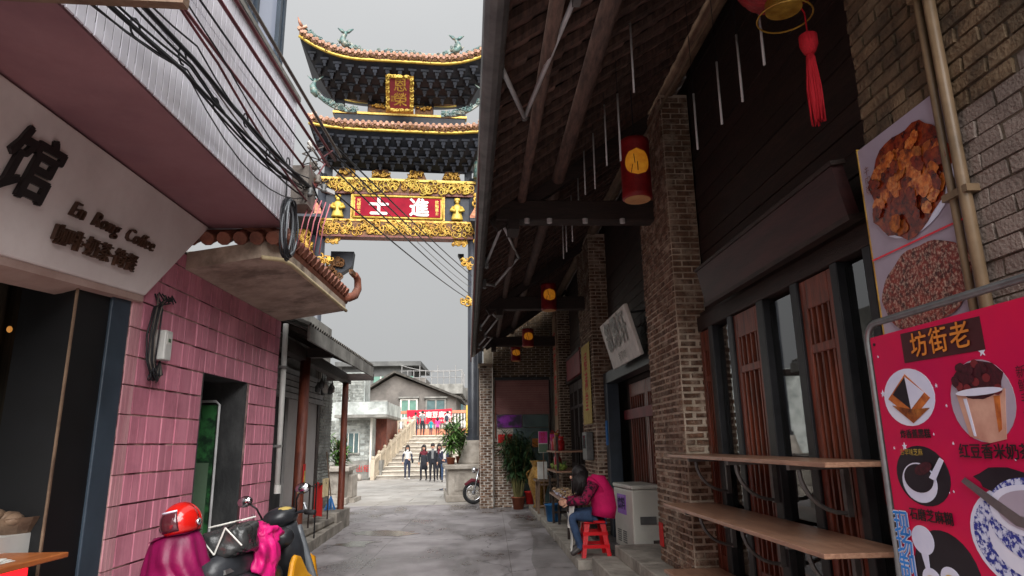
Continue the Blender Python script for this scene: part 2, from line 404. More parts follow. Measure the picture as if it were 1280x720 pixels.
mat('lantern_red', lin((150,30,34)), lin((112,18,22)), rough=.55, scale=10, bump=.2)
mat('lantern_yellow', lin((232,180,60)), lin((212,140,40)), rough=.6, scale=12, emit=lin((200,120,30)), estr=.05)
mat('lantern_paper', lin((216,170,120)), lin((190,130,84)), rough=.7)
mat('tassel_red', lin((204,26,44)), lin((168,14,30)), rough=.7, scale=40, stretch=(6,6,.3), bump=.5, bscale=80)
mat('poster_pink', lin((210,22,66)), lin((186,12,72)), rough=.3, scale=1.4)
mat('poster_red', lin((226,40,60)), rough=.3)
mat('poster_white', lin((172,160,174)), lin((156,144,160)), rough=.35, scale=2)
mat('chicken', lin((178,92,34)), lin((84,30,14)), rough=.4, scale=26, lo=.38, hi=.62, rand=.4, dirt=lin((214,136,62)), dscale=18, damt=.7, detail=8)
mat('chicken_dark', lin((130,46,36)), lin((58,16,18)), rough=.4, scale=30, lo=.38, hi=.6, dirt=lin((204,180,160)), dscale=70, damt=.8)
mat('chicken_light', lin((206,116,50)), lin((140,54,22)), rough=.25, scale=34, lo=.38, hi=.62, dirt=lin((232,176,110)), dscale=26, damt=.5, detail=8)
mat('chicken_deep', lin((126,40,18)), lin((60,16,10)), rough=.25, scale=30, lo=.38, hi=.62, dirt=lin((170,80,36)), dscale=22, damt=.6, detail=8)
mat('toast', lin((206,120,52)), lin((150,70,30)), rough=.5, scale=20)
mat('milk_tea', lin((206,160,140)), lin((176,124,108)), rough=.4, scale=6)
mat('bean', lin((74,26,36)), lin((44,14,22)), rough=.4, scale=60)
mat('sesame', lin((38,36,42)), lin((24,22,28)), rough=.3)
mat('porcelain', lin((222,222,236)), lin((200,202,226)), rough=.2)
mat('cobalt', lin((48,58,140)), lin((200,204,226)), rough=.25, scale=60, lo=.45, hi=.55)
mat('egg', lin((232,190,90)), rough=.4)
mat('sign_blue', lin((40,130,214)), rough=.4)
mat('sign_orange', lin((214,130,50)), rough=.4)
mat('sign_brown', lin((70,30,34)), lin((54,22,26)), rough=.4)
mat('black', lin((16,16,18)), lin((11,11,12)), rough=.5)
mat('rubber', lin((34,34,35)), lin((24,24,25)), rough=.8, scale=20)
mat('chrome', lin((210,212,216)), rough=.12, metal=1.0)
mat('helmet_red', lin((206,32,24)), lin((180,20,18)), rough=.15, spec=.7)
mat('visor', lin((90,40,48)), lin((70,30,36)), rough=.08, spec=.8)
mat('cape', lin((128,14,72)), lin((92,8,52)), rough=.45, scale=3, bump=.3, bscale=14)
mat('cape_bright', lin((214,26,116)), lin((170,16,92)), rough=.5, scale=4, bump=.3, bscale=20)
mat('scooter_yellow', lin((222,158,36)), lin((196,132,26)), rough=.22, spec=.6, scale=3)
mat('scooter_black', lin((48,50,54)), lin((32,33,36)), rough=.35, scale=5)
mat('scooter_grey', lin((120,124,128)), lin((90,94,98)), rough=.3)
mat('bag_black', lin((60,60,60)), lin((40,42,42)), rough=.25, scale=9, bump=.4, bscale=12)
mat('stool_red', lin((214,24,34)), lin((190,16,28)), rough=.28, spec=.5)
mat('jacket_magenta', lin((224,22,104)), lin((196,14,88)), rough=.8, scale=6, bump=.3)
mat('plaid', lin((150,20,70)), lin((38,20,34)), rough=.85, scale=24, lo=.45, hi=.55)
mat('jeans', lin((58,80,112)), lin((38,54,80)), rough=.85, scale=9, bump=.2)
mat('skin', lin((214,166,140)), lin((196,146,122)), rough=.55)
mat('hair', lin((36,30,30)), lin((24,20,20)), rough=.5, scale=30, stretch=(4,4,.4), bump=.3)
mat('shoe', lin((60,54,52)), rough=.5)
mat('cloth_black', lin((44,46,54)), lin((30,32,38)), rough=.85)
mat('cloth_navy', lin((52,58,78)), lin((38,42,58)), rough=.85)
mat('cloth_white', lin((218,214,208)), lin((190,186,182)), rough=.85)
mat('cloth_maroon', lin((112,40,52)), lin((84,28,38)), rough=.85)
mat('cloth_grey', lin((140,140,140)), lin((110,110,112)), rough=.85)
mat('cloth_teal', lin((40,150,160)), rough=.85)
mat('cloth_pink', lin((214,70,150)), rough=.85)
mat('fridge', lin((204,202,192)), lin((180,178,170)), rough=.35, scale=2, dirt=lin((160,156,144)), dscale=2, damt=.4)
mat('sticker_purple', lin((150,80,206)), lin((136,66,190)), rough=.4)
mat('bucket_blue', lin((40,110,164)), lin((30,88,138)), rough=.35)
mat('leaf', lin((94,128,62)), lin((50,84,36)), rough=.5, scale=6, rand=.2)
mat('leaf_dark', lin((62,92,54)), lin((32,54,30)), rough=.55, scale=6)
mat('stem', lin((120,116,70)), lin((90,84,50)), rough=.7)
mat('terracotta', lin((150,84,58)), lin((116,62,44)), rough=.8)
mat('pot_green', lin((96,120,96)), rough=.5)
mat('grey_render', lin((124,118,112)), lin((94,90,86)), rough=.95, scale=1.2, bump=.2, dirt=lin((86,82,78)), dscale=.5, damt=.75)
mat('white_brick_paint', lin((204,208,204)), lin((168,174,170)), rough=.9, scale=2, dirt=lin((110,114,110)), dscale=.9, damt=.8, bump=.3)
mat('dark_render', lin((104,104,102)), lin((80,80,80)), rough=.9, scale=1, dirt=lin((64,64,64)), dscale=.4, damt=.6)
mat('pane_dark', lin((96,118,118)), lin((66,84,86)), rough=.12, spec=.7, scale=1.5)
mat('pane_green', lin((110,146,132)), rough=.12, spec=.7)
mat('pale_blue_pane', lin((176,184,204)), lin((160,168,190)), rough=.1, spec=.7, scale=.8)
mat('banner_red', lin((222,24,56)), lin((200,16,46)), rough=.6, scale=2)
mat('rail_orange', lin((206,140,110)), lin((178,112,86)), rough=.8)
mat('shutter_grey', lin((150,148,146)), lin((124,122,120)), rough=.5, metal=.3, scale=3)
mat('door_grey', lin((182,178,176)), lin((160,156,154)), rough=.5, scale=1.2)
mat('shutter_pink', lin((166,116,110)), lin((140,92,88)), rough=.55, scale=2, rand=.06)
mat('screen_purple', lin((150,40,170)), lin((40,16,50)), rough=.3, scale=3.5, lo=.45, hi=.6)
mat('paper_yellow', lin((190,168,96)), lin((164,138,72)), rough=.8, scale=5)
mat('paper_red', lin((196,36,34)), rough=.7)
mat('paper_blue', lin((50,120,190)), rough=.6)
mat('paper_white', lin((220,218,210)), lin((196,194,188)), rough=.7, scale=6)
mat('paper_pale', lin((176,150,128)), lin((150,122,100)), rough=.8, scale=4)
mat('reveal_dark', lin((72,72,72)), lin((40,41,42)), rough=.8, scale=4, stretch=(1,1,.5), bump=.3)
mat('poster_green', lin((52,108,60)), lin((24,50,32)), rough=.5, scale=6, lo=.45, hi=.58)
mat('frame_slate', lin((58,70,82)), lin((44,54,64)), rough=.45, scale=2)
mat('curtain', lin((64,54,42)), lin((36,32,26)), rough=.9, scale=9, stretch=(6,6,.2))
mat('counter_wood', lin((176,104,54)), lin((140,76,36)), rough=.4, scale=5, stretch=(6,1,6))
mat('glow_red', lin((236,36,40)), lin((214,18,28)), rough=.5, emit=lin((255,24,30)), estr=.55)
mat('lamp_warm', lin((200,150,90)), rough=.5, emit=lin((255,170,80)), estr=.08)
mat('food_mix', lin((214,190,150)), lin((120,70,50)), rough=.6, scale=30, rand=.4)
mat('jar_red', lin((190,40,46)), lin((140,30,36)), rough=.3, rand=.2)
mat('jar_brown', lin((120,74,44)), lin((84,50,30)), rough=.3, rand=.2)
mat('veg_green', lin((150,170,80)), lin((96,120,50)), rough=.6, scale=30)
mat('brass', lin((176,136,70)), lin((120,86,40)), rough=.35, metal=.6, scale=20, bump=.5, bscale=30)
glass('shop_glass', through=.7, ior=2.3)
glass('clear_glass', through=.9)

# ------------------------------------------------------------------ ground
MB().bb(-300,300,-100,400,-.6,-.03).solo('ground', 'earth', kind='structure')
street = tag(MB().bb(-6,4,-8,18.9,-.3,-.012).solo('street', 'mortar_dark', kind='structure'), label='grey concrete lane between the two rows of shops')
xs = [-5.2, -1.75, .25, 2.6]
for i in range(3):
    y = -8.0; k = 0
    while y < 18.8:
        y1 = min(18.88, y+3.1+(k*7 % 3)*.35)
        MB().bb(xs[i]+.0025, xs[i+1]-.0025, y+.0025, y1-.0025, -.1, 0).build('slab', 'street', street)
        y = y1; k += 1
def blob(pts, n=48, amp=.08, seed=3):
    r = random.Random(seed); ph = [r.uniform(0,6.28) for _ in range(4)]; out = []
    m = len(pts)
    for i in range(n):
        t = i/n*m; a, b = pts[int(t) % m], pts[(int(t)+1) % m]; f = t-int(t)
        dx = amp*sum(math.sin(t*(2+j*2.3)+ph[j]) for j in range(4))/2
        dy = amp*sum(math.cos(t*(2.6+j*2.1)+ph[j]) for j in range(4))/2
        out.append((a[0]*(1-f)+b[0]*f+dx, a[1]*(1-f)+b[1]*f+dy))
    return out
for pts, s_ in (([(.45,6.5),(1.15,6.8),(1.2,9.2),(1.1,12.2),(.75,13.0),(.62,10.5),(.5,8.2)], 4), ([(.35,13.3),(1.1,13.3),(1.15,15.4),(.4,15.0)], 9)):
    MB().prism([(x, y, .0015) for x, y in blob(pts, 64, .025, s_)], (0,0,.003)).build('repair_patch', 'street_patch', street)
for pts, s_ in (([(-2.5,12.8),(-1.7,12.6),(-1.35,12.9),(-1.5,13.2),(-2.0,13.5),(-2.6,13.4)], 2), ([(-2.7,11.6),(-2.1,11.4),(-1.9,12.0),(-2.5,12.1)], 8)):
    tag(MB().prism([(x, y, .002) for x, y in blob(pts, 64, .06, s_)], (0,0,.004)).build('puddle', 'water', street), label='shallow rain puddle')
plaza = MB().bb(-40,30,18.9,33.2,-.3,-.012).solo('plaza', 'mortar', kind='structure')
for i in range(-8, 5):
    for j in range(12):
        y0 = 18.92+j*1.19
        MB().bb(i*1.6+.006+(j % 2)*.8, i*1.6+1.594+(j % 2)*.8, y0+.006, y0+1.184, -.1, 0).build('slab', 'plaza_stone', plaza)
tag(MB().prism([(x, y, .002) for x, y in blob([(-2.0,24.6),(-1.2,24.2),(-1.1,25.6),(-1.8,25.9)], 48, .12, 5)], (0,0,.004)).build('puddle', 'water', plaza), label='shallow rain puddle')

# raised pavement of stone slabs along the right-hand shops
pav = tag(MB().bb(1.33,2.3,8.98,17.6,-.1,.1).solo('pavement', 'kerb_stone', frame=1.1, kind='structure'), label='raised stone pavement along the brick shops')
y = 8.95
while y < 17.5:
    y1 = min(17.6, y+RND.uniform(1.0,1.7))
    MB().bb(1.25+RND.uniform(0,.04), 1.8, y+.006, y1-.006, .0, .12+RND.uniform(-.008,.006)).build('kerb', 'kerb_stone', pav, bevel=.012)
    MB().bb(1.81, 2.5, y+.2, y1+.18, .05, .118).build('slab', 'street_patch', pav); y = y1
stp = tag(MB().bb(1.75,2.4,2.0,8.7,-.1,.3).solo('shop_steps', 'kerb_stone', frame=1.1, kind='structure'), label='worn stone steps in front of the lattice-door shop')
y = 2.0
while y < 8.6:
    y1 = min(8.85, y+1.35)
    MB().bb(1.42, 1.745, y+.005, y1-.005, -.05, .2).build('step', 'kerb_stone', stp, bevel=.012)
    MB().bb(1.72, 2.45, y+.01, y1-.01, .2, .335).build('step', 'kerb_stone', stp, bevel=.012); y = y1
# ------------------------------------------------------------------ right-hand row of brick shops (frame turned 1.1 degrees)
FR = 1.1
def roof_z(x): return 4.0+.7*x
def eave_x(y): return .13-.017*y

# far brick pillars
def pillar(y0, y1, x0, x1, z0, z1, label, limit, m='brick_limed', lowz=3.3, seed=1):
    t = thing('brick_pillar', label, 'pillar', ((x0+x1)/2, (y0+y1)/2, z0), FR, 'brick pillars of the right-hand shops')
    MB().bb(x0+.004, x1+.1, y0+.004, y1-.004, z0, z1).build('core', 'mortar_lime', t)
    bricks(t, (x0, y1, z0), (0,-1,0), (-1,0,0), y1-y0, z1-z0, m, joint=.019, rough=.2, limit=int(limit*.78), prefer=lambda a, b: abs(b-1.3), seed=seed)
    bricks(t, (x0, y0, z0+.0), (1,0,0), (0,-1,0), x1-x0+.1, z1-z0, m, joint=.019, rough=.2, limit=int(limit*.22), prefer=lambda a, b: abs(b-1.3), seed=seed+1, pitch=(.2,.064))
    return t
p1 = pillar(6.4, 7.55, 2.0, 2.2, .336, 5.3, 'thick brick pillar between the wall shelves and the white cabinet', 300, seed=3)
MB().bb(1.975, 1.984, 7.36, 7.5, .5, .74).build('paper_notice', 'paper_red', p1)
p2 = pillar(11.3, 12.6, 2.0, 2.26, .12, 5.3, 'brick pillar with a yellow paper scroll and grey meter box', 220, seed=6)
p3 = pillar(16.2, 17.2, 2.0, 2.26, .12, 5.2, 'slim far brick pillar carrying a pale scroll with red writing', 120, seed=9)
# scrolls and meter box
sc = thing('paper_scroll', 'long yellow paper scroll with brushed red lettering pasted on a brick pillar', 'scroll', (1.975,11.9,1.9), FR)
MB().bb(1.968, 1.974, 11.45, 12.35, 1.92, 3.35).build('paper', 'paper_yellow', sc)
text('福\n满\n堂', .36, (1.966,11.9,2.65), (0,-1,0), (0,0,1), 'paper_red', sc, bold=.01)
sc = thing('paper_scroll', 'tall pale scroll with red brushed writing on the slim far pillar', 'scroll', (1.975,16.7,1.8), FR)
MB().bb(1.968, 1.974, 16.35, 17.05, 1.8, 4.8).build('paper', 'paper_pale', sc)
text('吉\n庆\n有\n余', .55, (1.966,16.7,3.3), (0,-1,0), (0,0,1), 'paper_red', sc, bold=.012)
mb_ = thing('meter_box', 'grey electricity meter box on the side of the brick pillar behind the seated woman', 'meter box', (1.93,11.6,1.3), FR)
MB().bb(1.86, 1.985, 11.5, 11.95, 1.3, 1.78).build('case', 'grey_metal', mb_, bevel=.015)
MB().bb(1.855, 1.862, 11.58, 11.86, 1.5, 1.72).build('window', 'pane_dark', mb_)

# ---- the shop behind: carcass, boarded upper walls, lintels
sh = thing('shop_building', 'row of old brick shops under a deep tiled eave', 'building', (4,9,0), FR)
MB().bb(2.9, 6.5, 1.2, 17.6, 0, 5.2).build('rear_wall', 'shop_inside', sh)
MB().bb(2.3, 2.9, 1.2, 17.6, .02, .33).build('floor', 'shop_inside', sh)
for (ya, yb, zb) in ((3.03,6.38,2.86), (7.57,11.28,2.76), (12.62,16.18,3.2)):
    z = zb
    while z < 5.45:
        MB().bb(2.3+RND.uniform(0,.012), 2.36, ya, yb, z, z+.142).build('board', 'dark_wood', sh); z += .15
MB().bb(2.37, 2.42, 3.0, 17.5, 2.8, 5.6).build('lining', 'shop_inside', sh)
MB().bb(2.2, 2.36, 3.03, 6.38, 2.66, 2.8).build('lintel', 'dark_wood', sh, bevel=.01)
MB().bb(2.24, 2.36, 3.03, 6.38, 2.8, 2.85).build('lintel', 'dark_wood', sh)
MB().bb(2.16, 2.36, 7.57, 11.28, 2.56, 2.75).build('lintel', 'black_frame', sh, bevel=.01)
MB().bb(2.16, 2.36, 12.62, 16.18, 2.98, 3.18).build('lintel', 'dark_wood', sh)
# bay two: door jambs, leaf ajar
for y in (7.6, 10.98):
    MB().bb(2.16, 2.36, y, y+.28, .12, 2.56).build('door_jamb', 'frame_slate' if y > 9 else 'dark_wood', sh, bevel=.008)
MB().bb(2.14, 2.158, 11.06, 11.18, 1.55, 1.95).build('sticker', 'paper_blue', sh)
def lattice_door(parent, x, ya, yb, z0, z1, rail, n=4, m='door_wood', name='lattice_door', tilt=None):
    d = MB()
    st = .075
    d.bb(x, x+.05, ya, ya+st, z0, z1); d.bb(x, x+.05, yb-st, yb, z0, z1)
    d.bb(x+.001, x+.049, ya+st, yb-st, z1-.2, z1); d.bb(x+.001, x+.049, ya+st, yb-st, z0, z0+.25)
    d.bb(x+.001, x+.049, ya+st, yb-st, rail-.03, rail+.03)
    o = d.build(name, m, parent, bevel=.006)
    me = MB().bb(-.016,.016,-.011,.011,-.5,.5).mesh('slat', m)
    w = (yb-ya-2*st)
    for i in range(n):
        yy = ya+st+w*(i+.5)/n
        for a, b in ((rail+.03, z1-.2), (z0+.25, rail-.03)):
            s_ = piece('slat', me, o, (x+.025, yy, (a+b)/2), (1,1,b-a))
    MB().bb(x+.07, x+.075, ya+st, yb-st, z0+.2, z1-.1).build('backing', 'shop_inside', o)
    return o
lattice_door(sh, 2.45, 9.55, 10.6, .34, 2.5, 2.0, 6)
lattice_door(sh, 2.45, 8.5, 9.53, .34, 2.5, 2.0, 6)
MB().bb(2.41, 2.44, 8.6, 10.9, 1.95, 2.1).build('red_valance', 'dull_red', sh)
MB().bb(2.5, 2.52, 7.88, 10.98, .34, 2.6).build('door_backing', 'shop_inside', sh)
# bay three: timber windows
for k in range(5):
    ya = 12.7+k*.69
    lattice_door(sh, 2.24, ya, ya+.66, .9, 2.96, 2.4, 4, 'dark_wood', 'lattice_window')
MB().bb(2.2, 2.36, 12.62, 16.18, .12, .88).build('sill_wall', 'brick_dark', sh)
s3 = thing('signboard', 'small dark red blank shop board above the far lattice windows', 'sign', (2.1,14.3,3.0), FR)
MB().bb(2.06, 2.12, 13.2, 15.2, 2.98, 3.5).build('board', 'dull_red', s3, bevel=.01)
MB().bb(2.045, 2.06, 13.2, 15.2, 3.44, 3.5).build('rim', 'dark_wood', s3)
MB().bb(2.122, 2.2, 13.6, 13.66, 3.1, 3.4).build('bracket', 'black', s3); MB().bb(2.122, 2.2, 14.8, 14.86, 3.1, 3.4).build('bracket', 'black', s3)

# ---- bay one shopfront: frame, three lattice doors, glass lights
sf = thing('lattice_partition', 'red-brown lattice doors alternating with tall glass panes behind the wall shelves', 'partition', (2.25,4.9,.336), FR)
lay = [(6.09,6.38,'d'),(5.60,5.98,'g'),(4.98,5.50,'d'),(4.40,4.86,'g'),(3.86,4.30,'d'),(3.5,3.78,'g'),(3.06,3.42,'d')]
prev = None
for ya, yb, k in lay:
    if k == 'd': lattice_door(sf, 2.22, ya, yb, .34, 2.65, 2.18, 4 if yb-ya > .35 else 3)
    else:
        MB().bb(2.255, 2.261, ya, yb, .42, 2.62).build('glass_pane', 'shop_glass', sf)
        MB().bb(2.24, 2.28, ya, yb, .34, .42).build('bottom_rail', 'black_frame', sf)
    if prev: MB().bb(2.2, 2.3, yb, prev, .34, 2.66).build('mullion', 'black_frame', sf, bevel=.006)
    prev = ya
# dark blank signboard over the doors, tilted a little
sg = thing('signboard', 'long dark maroon blank signboard fixed above the lattice doors', 'sign', (2.1,4.6,2.75), FR)
MB().prism([(2.06,3.35,2.8),(2.0,3.35,3.1),(2.07,3.35,3.11),(2.13,3.35,2.81)], (0,2.35,0)).build('board', 'maroon_board', sg)
MB().prism([(2.052,3.33,2.775),(2.046,3.33,2.805),(2.14,3.33,2.82),(2.146,3.33,2.79)], (0,2.39,0)).build('rim', 'dark_wood', sg)
MB().prism([(1.99,3.33,3.1),(1.985,3.33,3.125),(2.075,3.33,3.14),(2.08,3.33,3.115)], (0,2.39,0)).build('rim', 'dark_wood', sg)
for y in (3.7, 5.3): MB().bar((2.1,y,3.0), (2.31,y,3.02), .03, .03).build('bracket', 'black', sg)
MB().bb(2.02,2.3,2.99,3.02,2.7,3.2).build('end_block', 'black_frame', sg)

# white tilted signboard over the doorway
ws = thing('signboard', 'white signboard with brushed characters leaning out over the doorway', 'sign', (1.95,8.75,2.63), FR)
a, b = Vector((2.02,0,2.65)), Vector((1.84,0,3.3))
q = [(a.x,8.02,a.z),(a.x,9.7,a.z),(b.x,9.7,b.z),(b.x,8.02,b.z)]
MB().prism(q, (.05,0,.014)).build('board', 'paper_white', ws, bevel=.01)
ey = (b-a).normalized(); cen = (a+b)/2+Vector((0,8.86,0))+Vector((-.012,0,-.004))
text('叙恩轩', .44, cen+ey*.07, (0,-1,0), ey, 'letter_brown', ws, bold=.015, shear=.15)
text('老 茶 坊', .13, cen-ey*.23, (0,-1,0), ey, 'letter_brown', ws)
for y in (8.1, 9.4): MB().bar((1.9,y,3.2), (2.31,y,3.25), .025, .025).build('bracket', 'black', ws)

# ---- near brick pier with pipes
pr_ = thing('brick_pier', 'mossy brick pier with whitewashed lower courses behind the food posters', 'wall', (2.3,1.4,0), FR)
MB().bb(2.004, 2.6, .9, 3.006, 0, 5.5).build('core', 'mortar_dark', pr_)
wh = lambda cx, cz: (3.01-cx) < 2.43 and cz < 3.05-.05*(3.01-cx)
bricks(pr_, (2.0,3.01,1.9), (0,-1,0), (-1,0,0), 1.75, 2.7, 'brick_dark', pitch=(.235,.072), limit=170, hole=lambda cx, cz: wh(cx, cz+1.9), prefer=lambda a, b: a, seed=21)
bricks(pr_, (2.0,3.01,1.9), (0,-1,0), (-1,0,0), 1.75, 2.7, 'brick_white', pitch=(.235,.072), joint=.005, proud=.006, limit=120, hole=lambda cx, cz: not wh(cx, cz+1.9), prefer=lambda a, b: a, seed=22)
bricks(pr_, (2.0,3.01,.34), (0,-1,0), (-1,0,0), 2.1, 1.55, 'brick_white', pitch=(.235,.072), joint=.005, limit=0, seed=25)
bricks(pr_, (2.0,1.25,1.9), (0,-1,0), (-1,0,0), .34, 3.5, 'brick_dark', pitch=(.235,.072), limit=0, seed=26)
bricks(pr_, (2.0,.9,.34), (1,0,0), (0,-1,0), .6, 5.0, 'brick_dark', pitch=(.235,.072), limit=0, seed=27)
bricks(pr_, (2.0,3.01,4.6), (0,-1,0), (-1,0,0), 1.75, .8, 'brick_dark', pitch=(.235,.072), limit=0, seed=24)
for i, (y, r_) in enumerate(((2.44,.017), (2.37,.024))):
    o = MB().cyl((1.965-.004*i,y,.3), (1.965-.004*i,y+.02,5.2), r_, n=12).solo('wall_pipe', 'pvc', ['thin', 'thick'][i]+' tan plastic pipe running up the brick pier beside the food poster', 'pipe', (1.965,y,.3), FR, 'pipes on the brick pier', smooth=True)
    for z in (2.55,3.5,4.4): MB().bb(1.94, 2.0, y-.03, y+.045, z, z+.03).build('clip', 'pvc', o)

# ---- wall shelves with curved brackets
for k, (z, x0) in enumerate(((1.48,1.78), (1.04,1.72), (.47,1.68))):
    lab = ['narrow wooden wall shelf at eye level, topmost of three', 'wide wooden wall shelf at counter height, middle of three', 'low wooden wall bench, lowest of the three boards'][k]
    t = thing('wall_shelf', lab, 'shelf', (2.0,4.9,z), FR, 'wooden shelves along the lattice doors')
    yb = 6.3 if k != 1 else 6.26
    for i in range(2):
        ya_, yb_ = 3.4+i*1.45, 3.4+(i+1)*1.45-(.004 if i == 0 else 0)
        MB().bb(x0, 2.2, ya_, yb_, z-.026, z).build('board', 'shelf_wood', t, bevel=.004)
    for y in (3.95, 4.93, 5.85):
        br = MB(); br.bb(2.165, 2.2, y-.02, y+.02, z-.33, z-.028); br.bb(x0+.06, 2.165, y-.02, y+.02, z-.058, z-.028)
        pts = [(2.165-.26*math.sin(a_), y, z-.31+.25*(1-math.cos(a_))) for a_ in [j*math.pi/2/7 for j in range(8)]]
        br.tube(pts, .014, 6); br.build('bracket', 'grey_metal', t)

# ---- end wall closing the row
ew = thing('end_building', 'narrow brick end building with pink roller shutter and glass door', 'building', (1.3,17.8,0), FR)
MB().bb(.4, 2.6, 17.72, 20.5, 0, 6.2).build('core', 'mortar', ew); MB().bb(.15, .4, 17.9, 18.4, 3.72, 6.2).build('core', 'mortar_dark', ew)
bricks(ew, (.4,17.715,0), (1,0,0), (0,-1,0), 1.6, 1.72, 'brick_limed', joint=.018, rough=.2, limit=150, hole=lambda a, b: .75 < a < 1.45 and b < 1.7, seed=31)
bricks(ew, (.4,17.715,3.34), (1,0,0), (0,-1,0), 2.1, 2.6, 'brick_dark', limit=120, seed=32)
MB().bb(.44, 1.92, 17.66, 17.72, 3.26, 3.34).build('lintel', 'black_frame', ew)
for k in range(15):
    z = 2.36+k*.06
    MB().bb(.47, 1.9, 17.69+.004*(k % 2), 17.715, z, z+.056).build('shutter_slat', 'shutter_pink', ew)
MB().bb(.44, .47, 17.65, 17.72, 1.74, 3.26).build('frame', 'red_wood', ew); MB().bb(1.9, 1.94, 17.65, 17.72, .1, 3.26).build('frame', 'dark_wood', ew)
MB().bb(.5, 1.15, 17.66, 17.7, 2.02, 2.34).build('screen', 'screen_purple', ew)
MB().bb(1.18, 1.86, 17.66, 17.7, 2.02, 2.34).build('screen', 'pane_dark', ew)
MB().bb(.52, .9, 17.655, 17.7, 1.62, 1.84).build('red_sign', 'paper_red', ew)
MB().bb(.92, 1.88, 17.68, 17.7, .12, 2.0).build('glass_door', 'pane_dark', ew)
for x in (1.17, 1.36): MB().cyl((x,17.62,.95), (x,17.62,1.62), .02, n=8).build('door_handle', 'steel', ew, smooth=True)
MB().bb(1.42, 1.62, 17.655, 17.68, 1.5, 1.72).build('sticker', 'sign_orange', ew)
MB().bb(1.96, 2.0, 17.6, 17.7, .12, 4.6).build('pipe', 'cable_grey', ew)
st_ = thing('brick_pier', 'free-standing brick pier with worn top at the end of the lane', 'pillar', (.2,17.7,0), FR)
MB().bb(.044, .376, 17.504, 18.1, 0, 3.62).build('core', 'mortar', st_)
bricks(st_, (.04,17.5,0), (1,0,0), (0,-1,0), .34, 3.64, 'brick_limed', joint=.018, rough=.2, limit=140, pitch=(.2,.066), seed=41)
bricks(st_, (.04,18.1,0), (0,-1,0), (-1,0,0), .6, 3.64, 'brick_limed', joint=.018, rough=.2, limit=60, seed=42)
MB().bb(.0, .4, 17.46, 18.14, 3.64, 3.7).build('cap', 'concrete', st_, bevel=.015)

# ---- the deep eave: rafters, pan tiles, purlins, tie beams, gutter
er = thing('eave_roof', 'dark deep tiled eave on timber rafters over the right-hand shops', 'roof', (1.2,8,4), FR)
sl = math.atan(.7)
Y0, Y1 = .7, 17.45  # near end carried on out of view so the roof shades pier and posters
def roofpt(x, y, dz=0): return Vector((x, y, roof_z(x)+dz))
n = int((Y1-Y0)/.235)
rfm = MB().box((0,0,0), (1,.07,.05)).mesh('rafter', 'roof_wood')
for i in range(n+1):
    y = Y0+i*.235; xe = eave_x(y)+.05; xo = 2.62
    c = (roofpt(xe, y)+roofpt(xo, y))/2+Vector((0,0,-.005))
    piece('rafter', rfm, er, c, ((xo-xe)/math.cos(sl), 1, 1), (0, -sl, 0))
tm = MB()     # one pan tile: a shallow trough, seen from below
def pan(u, v):
    y = (u-.5)*.215; return (v-.5)*1.0, y, -.022*math.cos(math.pi*(u-.5))
tm.grid(pan, 4, 1); tile_me = tm.mesh('pan_tile', 'roof_tile')
course = .15; rest = MB(); tl = []
for i in range(n):
    y = Y0+(i+.5)*.235; x = eave_x(y)-.02; k = 0
    while x < 2.6:
        tl.append((x+course/2, y)); x += course; k += 1
tl.sort(key=lambda t: (t[0]-.3)**2*.5+(t[1]-4.6)**2 if t[1] > 2.2 else 99+abs(t[1]))
for i, (x, y) in enumerate(tl):
    c = roofpt(x, y, .035+RND.uniform(0,.012)); a_ = -sl+.11+RND.uniform(-.03,.03)
    if i < 300: piece('roof_tile', tile_me, er, c, (course*1.18,1,1), (RND.uniform(-.04,.04), a_, RND.uniform(-.03,.03)))
    else:
        R = Matrix.Rotation(a_, 3, 'Y'); k = len(rest.v)
        rest.grid(lambda u, v: R @ Vector((pan(u, v)[0]*course*1.18, *pan(u, v)[1:]))+c, 2, 1)
tag(rest.build('tile_courses', 'roof_tile', er), kind='stuff')
MB().add([roofpt(eave_x(Y0), Y0, .1), roofpt(2.6, Y0, .1), roofpt(2.6, Y1, .1), roofpt(eave_x(Y1), Y1, .1)], [(0,1,2,3)]).build('roof_deck', 'old_tile', er, thick=.04)
MB().add([roofpt(2.55, Y0, .12), roofpt(4.6, Y0, .12), roofpt(4.6, Y1, .12), roofpt(2.55, Y1, .12)], [(0,1,2,3)]).build('roof_deck', 'old_tile', er, thick=.06)  # unseen upper slope, added to keep light from leaking in over the wall
for x, r_ in ((.92,.075), (2.1,.085)):
    MB().cyl(roofpt(x,Y0,-.11), roofpt(x,Y1,-.11), r_, r_*.93, 12).build('purlin', 'pole_wood' if x > 2 else 'roof_wood', er, smooth=True)
MB().cyl(roofpt(.5,Y0,-.08), roofpt(.5,Y1,-.08), .05, n=10).build('purlin', 'roof_wood', er, smooth=True)
MB().cyl(roofpt(2.02,Y0,-.26), roofpt(1.98,9.5,-.26), .018, n=8).build('conduit', 'pvc', er, smooth=True)
fa = MB(); fa.bar(roofpt(eave_x(Y0)-.02,Y0,-.05), roofpt(eave_x(Y1)-.02,Y1,-.05), .025, .16); fa.build('fascia', 'dull_red', er)
gu = MB()
for j in range(7):
    t0 = math.pi*j/6
g_prof = [(-.07*math.cos(math.pi*j/6), -.07*math.sin(math.pi*j/6)) for j in range(7)]
gu.grid(lambda u, v: (eave_x(Y0+(Y1-Y0)*v)+.03+g_prof[int(round(u*6))][0], Y0+(Y1-Y0)*v, 3.93+g_prof[int(round(u*6))][1]), 6, 1)
gu.build('gutter', 'grey_metal', er, thick=.006)
